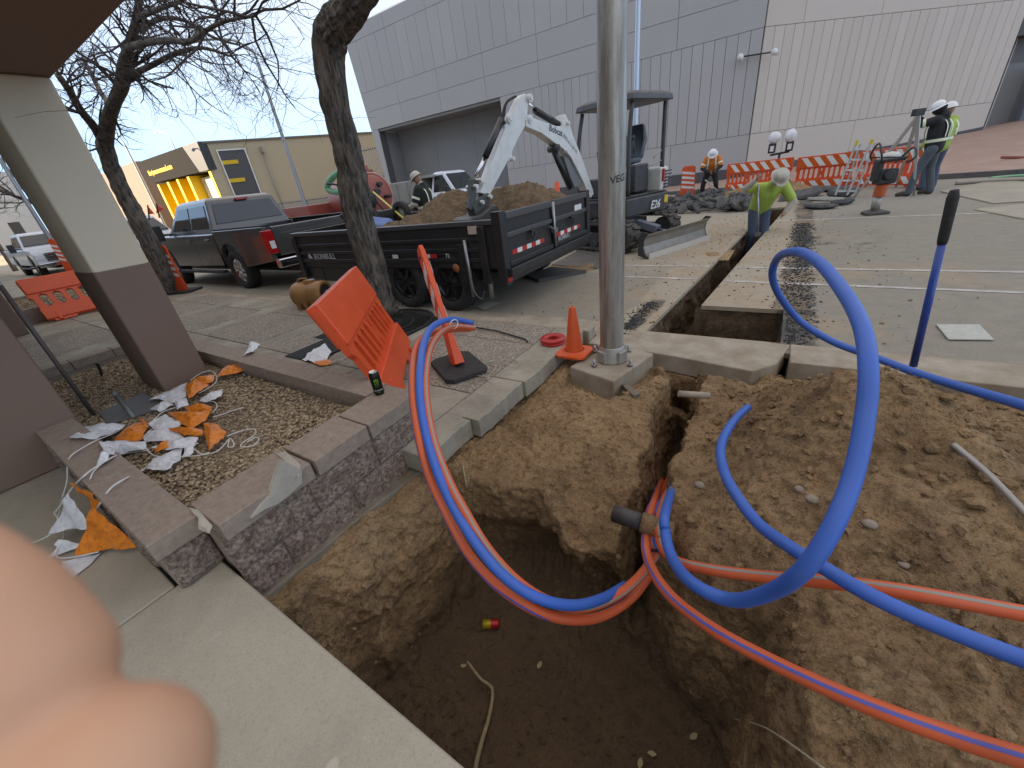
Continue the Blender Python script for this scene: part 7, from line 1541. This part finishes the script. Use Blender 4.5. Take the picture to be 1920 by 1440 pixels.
b = MB(); b.prism([(p.x, p.y) for p in q], (.295, .31)); b.build('plate', M('cover_grey', (.15, .14, .13), .6, .2, (60, .5), (120, .6, .003)), mb, True, bevel=.004)
# ---- pennant strings
PW = NT('pennant_white'); PW.b.inputs['Base Color'].default_value = (.74, .74, .76, 1); PW.b.inputs['Roughness'].default_value = .35; PW.b.inputs['Transmission Weight'].default_value = 0.; PW.b.inputs['Subsurface Weight'].default_value = 0.
PW.done(PW.mix(PW.sstep(PW.noise(35, 4), .4, .7), (.78, .78, .80), (.60, .61, .65)), PW.noise(60, 5, .7), .6, .006, .35); PW = PW.m
PO_ = NT('pennant_orange'); PO_ = PO_.done(PO_.mix(PO_.sstep(PO_.noise(35, 4), .4, .7), (.88, .25, .03), (.62, .15, .02)), PO_.noise(60, 5, .7), .6, .006, .35)
pen = thing('pennant_string', 'tangled heap of white and orange pennants on white cord over the planter coping and gravel', 'pennants', tuple(G(330, 860, .36)))
prng = random.Random(3)
def surfz(p):     # height of what the pennants rest on
    return CZ + .005 if (p.y < .25 or p.x > -2.07 or p.y > 1.29) else .315
def pennant(pts, mat, lift=.02, z=None, parent=pen, name='pennant'):
    """pts: outline in the picture; rests crumpled on the surface below, as a thin cloth with folds"""
    P0 = []
    for p in pts:
        zz = z if z is not None else .36; q_ = G(*p, zz)
        if z is None:
            for _ in range(6): q_ = G(*p, surfz(q_) + lift * .6)
        P0.append(q_)
    c_ = sum(P0, Vector()) / len(P0); n_ = 9; V_ = [c_ + Vector((0, 0, lift))]; F_ = []
    seed = prng.uniform(0, 50); k = len(P0); per = []
    for i in range(k):
        for j in range(4): per.append(P0[i].lerp(P0[(i + 1) % k], j / 4))
    m_ = len(per)
    for ring in range(1, n_ + 1):
        u = ring / n_
        for i, p in enumerate(per):
            q_ = c_.lerp(p, u); a_ = 2 * PI * i / m_
            q_.z += lift * (1 - u) + .016 * mnoise.noise(Vector((q_.x * 16, q_.y * 16, seed))) + .010 * mnoise.noise(Vector((q_.x * 40, q_.y * 40, seed + 9))) + .004; V_.append(q_)
    for i in range(m_): F_.append((0, 1 + i, 1 + (i + 1) % m_))
    for r_ in range(n_ - 1):
        for i in range(m_): F_.append((1 + r_ * m_ + i, 1 + (r_ + 1) * m_ + i, 1 + (r_ + 1) * m_ + (i + 1) % m_, 1 + r_ * m_ + (i + 1) % m_))
    b = MB(); b.add(V_, F_, True); return b.build(name, mat, parent, True)
def c3_(x, y): return (110 + x / 4.5, 640 + y / 4.5)
WPS = [[(95, 815), (200, 730), (370, 695), (560, 705), (470, 770), (320, 830)], [(345, 855), (490, 845), (575, 850), (740, 850), (740, 920), (560, 950), (450, 960), (400, 950)], [(315, 1040), (385, 930), (450, 960), (420, 1010)],
       [(720, 1070), (800, 1000), (1050, 880), (1030, 1000), (920, 1095), (800, 1090)], [(760, 500), (900, 430), (1080, 350), (1080, 470), (960, 520), (850, 490)], [(980, 520), (1080, 480), (1100, 540), (1000, 575)], [(770, 570), (900, 500), (980, 545), (850, 590)],
       [(1190, 500), (1290, 440), (1385, 405), (1380, 470), (1310, 500), (1230, 515)], [(1565, 115), (1625, 0), (1705, 30), (1640, 90)], [(760, 700), (900, 620), (960, 650), (1050, 700), (1000, 760), (830, 770)], [(690, 800), (860, 730), (1000, 770), (1060, 810), (900, 850), (730, 840)], [(780, 900), (1000, 820), (1180, 810), (1150, 880), (960, 920)], [(1040, 980), (1070, 900), (1150, 890), (1120, 960)]]
OPS = [[(920, 600), (1310, 590), (1240, 660), (1120, 745), (1040, 700)], [(900, 735), (1060, 745), (1220, 750), (1220, 800), (1060, 795)], [(1230, 690), (1330, 700), (1420, 770), (1350, 850), (1275, 930), (1235, 800)], [(470, 835), (560, 740), (690, 680), (755, 690), (735, 750), (700, 840), (570, 850)], [(680, 640), (755, 690), (735, 745)],
       [(1070, 380), (1150, 320), (1270, 370), (1180, 430), (1100, 495)], [(1130, 330), (1200, 300), (1320, 290), (1300, 340), (1200, 365)], [(1340, 300), (1400, 220), (1440, 250), (1540, 220), (1580, 165), (1585, 225), (1500, 270), (1400, 290)], [(1060, 560), (1230, 535), (1310, 560), (1290, 590), (1100, 595)], [(840, 900), (940, 850), (950, 890), (800, 950)]]
for P_ in WPS: pennant([c3_(*p) for p in P_], PW, prng.uniform(.015, .035))
for P_ in OPS: pennant([c3_(*p) for p in P_], PO_, prng.uniform(.025, .045))
def rope(pts, r=.0035, mat=None, z=None, lift=.012, parent=pen, name='cord', n=6):
    P_ = []
    for p in pts:
        if len(p) == 3: P_.append(G(p[0], p[1], p[2])); continue
        q_ = G(*p, z if z is not None else .4)
        if z is None:
            for _ in range(6): q_ = G(*p, surfz(q_) + lift)
        P_.append(q_)
    b = MB(); b.tube(catmull(P_, n), r, 6); return b.build(name, mat or M('white_cord', (.68, .66, .62), .7), parent, True)
C = c3_
rope([C(560, 705), C(480, 770), C(330, 830), C(200, 900), C(100, 970), (*C(75, 1050), .38), (*C(70, 1180), .30), (*C(30, 1320), .22)])
rope([C(740, 900), C(600, 930), C(450, 980), C(300, 1070), C(210, 1140), (*C(120, 1230), .36), (*C(40, 1350), .28), (*C(-40, 1460), .18)], .005)
rope([C(740, 920), C(560, 950), C(400, 1010), C(310, 1080), C(270, 1150), (*C(260, 1240), .34), (*C(300, 1330), .26)])
rope([C(1180, 860), C(950, 930), C(720, 1080), C(560, 1160), C(450, 1230), (*C(380, 1320), .40), (*C(310, 1440), .30)], .0045)
rope([C(740, 730), C(860, 610), C(980, 560), C(1080, 540), C(1200, 590), C(1290, 600), C(1335, 550), C(1310, 510), C(1230, 510)])
rope([C(1335, 310), C(1400, 220), C(1470, 160), C(1565, 118)]); rope([C(1110, 330), C(1200, 270), C(1290, 250), C(1335, 310), C(1300, 370), C(1180, 440)])
rope([C(1560, 560), C(1480, 580), C(1400, 610), C(1300, 640)]); rope([C(1420, 800), C(1530, 760), C(1630, 740), C(1665, 760), C(1640, 800), C(1560, 850), C(1540, 890), C(1640, 880), C(1690, 830), C(1660, 810), C(1590, 850)])
rope([C(730, 850), C(750, 920), C(830, 970), C(1000, 975), C(1200, 960), C(1330, 930), C(1400, 870), C(1450, 820), C(1480, 880), C(1430, 890), C(1440, 830)]); rope([C(720, 830), C(760, 760), C(860, 700)]); rope([C(1090, 880), C(1160, 920), C(1210, 950), C(1270, 940)])
b = MB(); q_ = G(*C(1275, 645), .36); b.ball(q_, .011); b.build('cord_knot', DARK, pen, True)
# pennants hanging below the coping over the walkway
def hang(pts3, mat):
    P_ = [Vector(p) for p in pts3]; c_ = sum(P_, Vector()) / len(P_); V_ = []; n_ = 8
    a_, b_, t_ = P_
    for i in range(n_ + 1):
        for j in range(n_ + 1 - i):
            u, v = i / n_, j / n_; q_ = a_ + (b_ - a_) * v + (t_ - a_) * u; q_ += Vector((0, -1, 0)) * (.012 * mnoise.noise(q_ * 18) + .01 * math.sin(v * 9)); V_.append(q_)
    idx = {}; k = 0
    for i in range(n_ + 1):
        for j in range(n_ + 1 - i): idx[i, j] = k; k += 1
    F_ = []
    for i in range(n_):
        for j in range(n_ - i):
            F_.append((idx[i, j], idx[i, j + 1], idx[i + 1, j]))
            if j < n_ - i - 1: F_.append((idx[i, j + 1], idx[i + 1, j + 1], idx[i + 1, j]))
    b = MB(); b.add(V_, F_, True); return b.build('pennant', mat, pen, True)
def HP(px, py, z): return G(px, py, z)
hang([HP(127, 925, .36), HP(95, 998, .20), HP(172, 990, .24)], PW); hang([HP(172, 950, .36), HP(145, 1038, .15), HP(262, 1025, .16)], PO_); hang([HP(130, 905, .39), HP(190, 958, .26), HP(175, 925, .38)], PO_)
hang([HP(112, 1010, .18), HP(90, 1048, .13), HP(158, 1022, .15)], PW); hang([HP(118, 1050, .14), HP(195, 1034, .13), HP(125, 1095, .125)], PW)
rope([(*C(30, 1320), .22), (100, 995, .20), (60, 1018, .14)]); rope([(101, 960, .20), (120, 1000, .16), (108, 1045, .15), (185, 1035, .15)]); 
# loose white bag and orange pennant by the leaning barricade
tr3 = thing('pennant_scrap', 'small crumpled white and orange pennants on the pavement left of the leaning barricade', 'pennants', tuple(G(605, 665, .13)))
pennant([(567, 675), (588, 655), (610, 645), (622, 660), (612, 676), (590, 680)], PW, .03, .14, tr3); pennant([(580, 678), (618, 675), (625, 682), (600, 686)], PO_, .02, .135, tr3); rope([(610, 680, .14), (630, 676, .14), (640, 672, .15)], parent=tr3)
# cord tangle on the rubber base
def cr(x, y): return (850 + x / 12.8, 640 + y / 12.8)
ct_ = thing('cord_tangle', 'tangled off-white cord lying between the rubber base and the broken pavement edge', 'cord', tuple(G(905, 682, .13))); CRD = M('dirty_cord', (.45, .40, .32), .8)
for P_ in ([(180, 310), (250, 260), (380, 290), (440, 400), (470, 500), (500, 570), (560, 520), (620, 470), (680, 540), (640, 620), (560, 640)], [(380, 760), (440, 690), (500, 640), (620, 700), (800, 700), (920, 740), (1010, 640), (1080, 520), (1180, 430), (980, 380), (940, 460), (660, 500)],
           [(600, 520), (800, 510), (960, 470), (1180, 440), (1330, 440), (1460, 430), (1580, 520), (1500, 600), (1380, 590), (1200, 520)], [(580, 700), (700, 780), (800, 860), (860, 960), (960, 1010)], [(1000, 560), (1020, 600), (930, 740), (820, 830), (640, 830), (520, 780)], [(480, 560), (620, 560), (800, 540), (960, 560), (1020, 600)]):
    rope([(*cr(*p), .135) for p in P_], .0032, CRD, parent=ct_, n=5)
# ================================================================== CONDUIT
BLU = M('blue_conduit', (.02, .12, .50), .46, 0, (9, .3), (25, .15, .002), col2=(.05, .15, .38)); ORC = M('orange_conduit', (.74, .115, .035), .50, 0, (9, .45), (25, .15, .002), col2=(.5, .14, .08)); PUR = M('stripe_blue', (.10, .10, .38), .4); TIE = M('cable_tie', (.75, .75, .72), .5)
OD = .042
def conduit(name, label, pts, mat, od=OD, stripe=None, cat='conduit', group='loose duct conduits', phase=(0, 0, 1), depths=False, n=8):
    """pts: (px, py, thickness px) -> depth from the constant diameter, or (x, y, z) tuples marked with 'w'"""
    P_ = []
    for p in pts:
        if p[0] == 'w': P_.append(Vector(p[1:]))
        elif p[0] == 's': P_.append(Vector((p[1], p[2], soilz(p[1], p[2]) + .03)))
        else: P_.append(AT(p[0], p[1], d=od * FPX / p[2]))
    C_ = catmull(P_, n); o = thing(name, label, cat, tuple(C_[0]), 0, group); b = MB(); b.tube(C_, od / 2, 20); b.build('tube', mat, o, True)
    for e_, q_ in ((C_[0], C_[1]), (C_[-1], C_[-2])):
        d_ = (e_ - q_).normalized(); b = MB(); b.cyl(e_, e_ + d_ * .0008, od * .36, n=16); b.build('bore', DARK, o, True)
    if stripe:
        x = None; V_ = []
        for i, p in enumerate(C_):
            a_ = C_[max(i - 1, 0)]; c_ = C_[min(i + 1, len(C_) - 1)]; t_ = (c_ - a_).normalized()
            if x is None: x, y, _ = frame(t_)
            else: x = x - t_ * x.dot(t_); x.normalize(); y = t_.cross(x)
            sdv = Vector(phase); sdv = (sdv - t_ * sdv.dot(t_)).normalized(); sw_ = t_.cross(sdv)
            for k_ in range(4):
                th_ = (k_ - 1.5) * .15; V_.append(p + (sdv * math.cos(th_) + sw_ * math.sin(th_)) * (od / 2 + .0006))
        F_ = [(4 * i + k_, 4 * i + k_ + 1, 4 * i + 5 + k_, 4 * i + 4 + k_) for i in range(len(C_) - 1) for k_ in range(3)]; b = MB(); b.add(V_, F_, True); b.build('stripe', stripe, o, True)
    return o
# big blue loop
conduit('blue_conduit', 'large blue conduit rising from the hole in a tall loop, then over the kerb', [('w', *G(1274, 880, -.68)), (1250, 950, 17), (1248, 1000, 19), (1262, 1050, 21), (1300, 1095, 24), (1370, 1125, 26), (1440, 1112, 29), (1505, 1070, 33), (1560, 990, 34), (1600, 890, 33), (1622, 780, 32), (1628, 690, 31), (1615, 610, 28), (1580, 545, 24), (1535, 492, 20), (1495, 472, 17), (1460, 482, 14), (1448, 515, 13), (1462, 555, 12.5), (1500, 602, 12), (1560, 640, 12.5), (1640, 670, 13.5), (1720, 700, 15), (1810, 728, 17), (1925, 762, 20), (1985, 785, 22), ('w', 1.12, 1.95, .53), ('w', 1.6, 1.8, .46), ('s', 2.5, 1.6), ('s', 3.35, 1.3)], BLU)
conduit('blue_conduit', 'blue conduit whose cut end curls up on the spoil heap, crossing down to lower right', [(1402, 764, 13.5), (1375, 790, 14.5), (1352, 835, 16), (1358, 885, 18), (1385, 935, 20), (1425, 985, 22), (1480, 1025, 24.5), (1540, 1062, 26.5), (1630, 1115, 29), (1750, 1170, 31), (1930, 1240, 34), (2100, 1300, 38), ('w', .98, .94, .46), ('w', 1.5, .92, .40), ('s', 2.4, .9), ('s', 3.3, 1.0)], BLU)
conduit('orange_conduit', 'orange conduit running from the slot along the heap foot to the right edge', [('w', *G(1262, 890, -.68)), (1240, 960, 16), (1238, 1015, 17.5), (1265, 1050, 19), (1330, 1068, 20.5), (1440, 1082, 22.5), (1560, 1092, 25), (1700, 1110, 27.5), (1930, 1152, 30), (2100, 1180, 32), ('w', 1.25, 1.27, .41), ('w', 1.8, 1.3, .36), ('s', 2.6, 1.35), ('s', 3.3, 1.5)], ORC, stripe=M('stripe_grey', (.30, .26, .22), .5), phase=(0, -.2, 1))
conduit('orange_conduit', 'orange conduit with blue stripe sagging across the hole to the bottom right corner', [('w', *G(1240, 900, -.7)), (1220, 960, 15.5), (1211, 1010, 17), (1214, 1045, 18), (1232, 1085, 20), (1270, 1130, 22), (1340, 1182, 24.5), (1430, 1232, 27), (1540, 1285, 30), (1660, 1335, 33), (1800, 1385, 36), (1960, 1435, 40), (2150, 1500, 44), ('w', 1.0, .75, .44), ('w', 1.5, .7, .36), ('s', 2.4, .62), ('s', 3.3, .6)], ORC, stripe=PUR, phase=(-.5, -.35, .8))
# bundle over the pavement and down into the hole
def bun(dx, dy, dth=0): return [(x_ + dx * (1 if k > 4 else .7), y_ + dy, t_ + dth) for k, (x_, y_, t_) in enumerate([(888, 613, 10), (860, 606, 10.5), (835, 607, 11), (808, 618, 12), (790, 645, 13.5), (783, 690, 15), (783, 750, 16), (795, 820, 17), (818, 890, 18), (850, 960, 18.5), (892, 1030, 19.5), (940, 1080, 20.5), (1000, 1120, 21)])]
conduit('blue_conduit', 'blue conduit of the bundle arching over the pavement edge and down into the hole', [(885, 606, 10), (858, 600, 10.5), (838, 600, 11), (812, 612, 12), (796, 640, 13.5), (788, 690, 15), (788, 750, 16), (800, 820, 17), (822, 890, 18), (855, 960, 18.5), (900, 1030, 19.5), (950, 1085, 20.5), (1010, 1122, 21), (1075, 1135, 20), (1130, 1122, 18.5), (1172, 1098, 17)], BLU)
conduit('orange_conduit', 'upper orange conduit of the bundle curving round the hole beside the blue one', [(889, 615, 10), (860, 612, 10.5), (840, 615, 11), (822, 628, 12), (806, 655, 13.5), (798, 700, 15), (800, 760, 16), (814, 830, 17), (840, 900, 18), (872, 960, 18.5), (915, 1030, 19), (970, 1090, 19.5), (1030, 1128, 19.5), (1090, 1140, 19), (1150, 1120, 18), (1195, 1085, 17), (1230, 1040, 16)], ORC, stripe=M('stripe_grey', (.30, .26, .22), .5), phase=(.8, -.3, .5))
conduit('orange_conduit', 'outermost orange conduit of the bundle hanging lowest along the hole wall', [(880, 617, 10), (850, 618, 10.5), (820, 622, 11), (796, 632, 12), (780, 655, 13.5), (774, 700, 15), (776, 760, 16), (788, 830, 17), (806, 895, 17.5), (838, 965, 18), (880, 1040, 18.5), (935, 1100, 19), (1005, 1145, 19.5), (1070, 1162, 19), (1130, 1155, 18), (1185, 1120, 17), (1220, 1075, 16)], ORC, stripe=PUR, phase=(-.6, -.5, .5))
b = MB(); c_ = AT(851, 608, d=OD * FPX / 10.8); b.tube([c_ + Vector((0, .045 * math.cos(a), .032 * math.sin(a))) for a in np.linspace(0, 2 * PI, 15)[:-1]], .004, 5, closed=True); tag(b.build('cable_tie', TIE, None, recentre=True), 'white tie binding the conduit bundle near the leaning striped panel', 'cable tie')
# conduits lying in the slot
for (lab, dx, mt) in (('orange conduit deepest in the narrow slot at its left side', -16, ORC), ('blue conduit in the narrow slot between two orange ones', 0, BLU), ('orange conduit in the narrow slot at its right side', 14, ORC)):
    conduit('slot_conduit', lab, [('w', *G(1306 + dx * .3, 800, -.80)), ('w', *G(1285 + dx * .4, 850, -.74)), ('w', *G(1258 + dx * .7, 910, -.62)), (1236 + dx, 955, 15), (1226 + dx * .6, 1005, 16), (1228 + dx * .4, 1032, 16.5)], mt, group='conduits lying in the narrow slot')
# dark old pipe crossing the slot
p0 = AT(1150, 962, d=1.92); p1 = AT(1262, 998, d=1.78); o = thing('old_pipe', 'short dark old pipe crossing the slot above the conduits', 'pipe', tuple(p0)); b = MB(); b.tube([p0, p0.lerp(p1, .55)], .042, 18); b.build('pipe', M('old_pipe_black', (.03, .03, .032), .5, 0, (12, .5), col2=(.15, .11, .08)), o, True); b = MB(); b.tube([p0.lerp(p1, .5), p0.lerp(p1, .62), p1], .046, 18, rr=[.049, .047, .045]); b.build('soil_crust', SOIL, o, True)
p0 = AT(1272, 738, d=2.62); p1 = AT(1330, 742, d=2.6); b = MB(); b.tube([p0, p1], .022, 14); tag(b.build('buried_pipe', KERB, None, recentre=True), 'old pipe exposed across the slot near the kerb beam', 'pipe')
# steel rod lying over the heap
P_ = [AT(1638, 684, y=3.25), on_soil(1690, 735) + Vector((0, 0, .03))]; b = MB(); b.tube(P_, .016, 10); o = b.build('steel_rod', GALV, None, recentre=True); tag(o, 'short grey steel rod reaching from the kerb to the foot of the blue shovel', 'rod')
P_ = [on_soil(1785, 836) + Vector((0, 0, .008)), on_soil(1850, 900) + Vector((0, 0, .022)), on_soil(1930, 990) + Vector((0, 0, .03)), on_soil(2060, 1130) + Vector((0, 0, .03))]; b = MB(); b.tube(catmull(P_, 5), .012, 10); tag(b.build('steel_rod', GALV, None, recentre=True), 'long grey steel rod half buried in the heap running to the right edge', 'rod')
# shovel with blue shaft and black grip, stuck in the heap
s0 = on_soil(1700, 738); dd = (AT(s0.x * 0 + 1795, 355, d=.98) - s0)
top_ = AT(1790, 356, d=float(RC.T[2] @ (np.array(s0) - np.array([0, 0, CAMH]))) * .78); bs = thing('blue_digging_bar', 'blue shafted digging bar with long black grip standing in the soil at right', 'digging bar', tuple(s0))
L3 = top_ - s0; print('BAR length', L3.length, 'lean', math.degrees(L3.angle(Vector((0, 0, 1)))))
def seg(a, c_): return s0 + L3 * a, s0 + L3 * c_
b = MB(); b.cyl(*seg(.0, .13), .019, .024, 20); b.build('steel_tip', M('worn_steel', (.3, .27, .23), .5, .5, (10, .6)), bs, True); b = MB(); b.cyl(*seg(.13, .17), .027, .026, 20); b.build('ferrule', GALV, bs, True)
b = MB(); b.cyl(*seg(.17, .79), .021, .019, 20); b.build('blue_shaft', M('blue_fibreglass', (.02, .075, .34), .25, 0, (4, .3)), bs, True); b = MB(); b.tube([seg(.78, 1)[0], seg(.80, 1)[0], seg(.97, 1)[0], seg(1, 1)[0]], .024, 20, rr=[.021, .024, .026, .018]); b.build('grip', RUB, bs, True)
# ---- things in the hole
c_ = on_soil(922, 1175, -.9); o = thing('drink_can', 'small red and yellow drink can lying on the floor of the hole', 'can', (c_.x, c_.y, c_.z + .03), .55)
b = MB(); b.lathe([(0, -.052), (.024, -.052), (.028, -.045), (.028, .0)], (0, 0, 0), (1, 0, 0), n=24); b.build('yellow_half', M('can_yellow', (.5, .38, .03), .3, .3), o); b = MB(); b.lathe([(.028, 0), (.028, .045), (.024, .053), (0, .053)], (0, 0, 0), (1, 0, 0), n=24); b.build('red_half', M('can_red', (.5, .03, .03), .3, .3), o)
WOOD = M('root_wood', (.42, .33, .20), .8, 0, (30, .6), (60, .5, .004), col2=(.2, .14, .08))
P_ = [on_soil(*p, -.9) + Vector((0, 0, h_)) for p, h_ in (((882, 1258), .10), ((905, 1285), .07), ((925, 1300), .04), ((918, 1345), .015), ((905, 1390), .015), ((893, 1440), .015), ((888, 1480), .015))]
b = MB(); b.tube(catmull(P_, 6), .01, 10, rr=list(np.interp(np.linspace(0, 1, 37), [0, .3, .6, 1], [.006, .009, .011, .012]))); q_ = P_[2]
for k in range(6): b.tube([q_, q_ + Vector((random.uniform(-.03, .03), random.uniform(-.03, .03), random.uniform(-.03, .01)))], .0012, 4)
tag(b.build('forked_root', WOOD, None, recentre=True), 'pale forked stick standing against the floor of the hole at the bottom of the picture', 'stick')
P_ = [on_soil(1374, 1352, -.4) + Vector((0, 0, .02)), on_soil(1430, 1380, -.4) + Vector((0, 0, .06)), AT(1550, 1445, d=.95)]; b = MB(); b.tube(catmull(P_, 6), .003, 6); tag(b.build('thin_root', M('straw', (.55, .48, .33), .8), None, recentre=True), 'thin straight straw coloured root at the bottom right of the hole', 'root')
for lab, pts in (('short root hanging from the clay lip below the pavement', ((868, 868), (872, 890), (876, 912))), ('fine root standing from the left wall of the hole', ((722, 1155), (715, 1190), (712, 1225)))):
    P_ = [on_soil(*p, -.3) + Vector((.01, -.015, .01)) for p in pts]; b = MB(); b.tube(catmull(P_, 5), .005 if 'short' in lab else .002, 6); tag(b.build('root', WOOD, None, recentre=True), lab, 'root')
LEAF = M('dry_leaf', (.42, .33, .18), .8)
lf_l = ['curled dry leaf right of centre on the hole floor', 'pale dry leaf low on the hole floor', 'small dry leaf beside the forked stick', 'dry leaf near the lower wall of the hole', 'tiny pale leaf under the conduits', 'flat stone coloured leaf near the bottom edge']
for (px_, py_), lab in zip(((1300, 1300), (1300, 1382), (870, 1250), (1222, 1415), (1012, 1248), (1200, 1432)), lf_l):
    c_ = on_soil(px_, py_, -.9) + Vector((0, 0, .012)); b = MB(); s_ = random.uniform(.012, .02); a_ = random.uniform(0, 6)
    pts = [(math.cos(a_ + t_) * s_ * r_, math.sin(a_ + t_) * s_ * r_) for t_, r_ in ((0, 1.3), (.7, .8), (1.6, .7), (2.5, .8), (3.14, 1.2), (3.9, .7), (4.7, .6), (5.5, .8))]
    b.add([tuple(c_ + Vector((0, 0, -.004)))] + [(c_.x + x_, c_.y + y_, c_.z + .006 * math.sin(3 * k_)) for k_, (x_, y_) in enumerate(pts)], [(0, 1 + k_, 1 + (k_ + 1) % 8) for k_ in range(8)], True); tag(b.build('dry_leaf', LEAF, None, recentre=True), lab, 'leaf', 'dry leaves in the hole')
STN = M('stone', (.36, .29, .23), .85, 0, (18, .5), (30, .4, .004)); st_l = ['rounded stone high on the left flank of the spoil heap', 'brown stone on the spoil heap left of the conduit loop', 'largest brown stone low on the spoil heap', 'flat stone below the spoil heap near the map of cracks', 'small stone at the top of the heap', 'stone at the foot of the heap by the conduits']
st_l = ['rounded earthy stone on the left flank of the spoil heap', 'brown stone on the heap left of the tall blue loop', 'largest brown stone low on the spoil heap', 'grey pebble right of where the blue conduits cross', 'small stone near the top of the heap', 'flat brown stone low on the heap inside the loop']
for (px_, py_, r_), lab in zip(((1312, 912, .024), (1500, 920, .02), (1522, 938, .022), (1693, 1060, .014), (1570, 705, .016), (1630, 985, .02)), st_l):
    c_ = on_soil(px_, py_, .1); b = MB(); b.ball((0, 0, 0), 1, 12, 9); b.v = [(c_.x + v[0] * r_ * 1.2 * (1 + .25 * mnoise.noise(Vector(v) * 1.3 + c_ * 9)), c_.y + v[1] * r_ * (1 + .2 * mnoise.noise(Vector(v) * 1.7)), c_.z + .35 * r_ + v[2] * r_ * .7) for v in b.v]; tag(b.build('stone', STN, None, recentre=True), lab, 'stone', 'stones on the spoil heap')
# slab fragments against the pavement edge, old timber by the pole
b = MB(); q = [on_soil(1150, 712), on_soil(1165, 716), on_soil(1200, 745), on_soil(1188, 748)]; b.add([p + Vector((0, 0, .03)) for p in q] + [p + Vector((0, 0, .0)) for p in q], [(0, 1, 2, 3), (7, 6, 5, 4), (0, 1, 5, 4), (1, 2, 6, 5), (2, 3, 7, 6), (3, 0, 4, 7)]); tag(b.build('timber_splinter', M('grey_wood', (.2, .16, .12), .9, 0, (30, .5)), None, recentre=True), 'splinter of grey timber leaning below the lamp post block', 'timber')
# ---- photographer's fingers over the corner of the lens
HS = M('near_skin', (.66, .35, .215), .55, 0, (60, .2), (160, .15, .0006), sss=.0, col2=(.60, .25, .14))
hn = thing('hand', 'out of focus fingers of the photographer covering the lower left corner', 'hand', tuple(AT(100, 1300, d=.05)))
def CP(px_, py_, d): return AT(px_, py_, d=d)
b = MB()
def fing(ps, rs): limbs(b, [CP(*p) for p in ps], rs, 18)
fing([(-900, 1500, .03), (-480, 1150, .034), (-200, 1130, .036), (-80, 1190, .0365), (18, 1285, .037)], [.0098, .0090, .0083, .0080, .0078]); fing([(-700, 1900, .028), (-300, 1640, .032), (0, 1560, .034), (195, 1490, .036)], [.0098, .0094, .009, .0086])
fing([(-900, 2300, .026), (-500, 2200, .03), (-200, 2100, .033)], [.0095, .0088, .008]); fing([(-1100, 1000, .03), (-900, 700, .034), (-800, 520, .036)], [.009, .0083, .0075])
wr_ = CP(-1700, 2100, .03); limbs(b, [CP(-900, 1500, .03), CP(-1500, 1800, .03), wr_], [.012, .022, .026], 18); limbs(b, [CP(-700, 1900, .028), CP(-1500, 1900, .028)], [.012, .02], 18); limbs(b, [CP(-900, 2300, .026), CP(-1600, 2200, .026)], [.012, .022], 18); limbs(b, [CP(-1100, 1000, .03), CP(-1500, 1700, .03)], [.012, .02], 18)
limbs(b, [CP(-1500, 2500, .03), CP(-1000, 2700, .045), CP(-600, 2600, .06)], [.014, .011, .009], 18)
limbs(b, [wr_, wr_ + Vector((-.02, -.16, -.10))], [.026, .034], 18)
ho = b.build('palm_and_fingers', HS, hn, True); remesh(ho, .0011, 5)
for c in bpy.data.objects:
    if c.type == 'MESH' and c.get('category') and c.parent: del c['category']
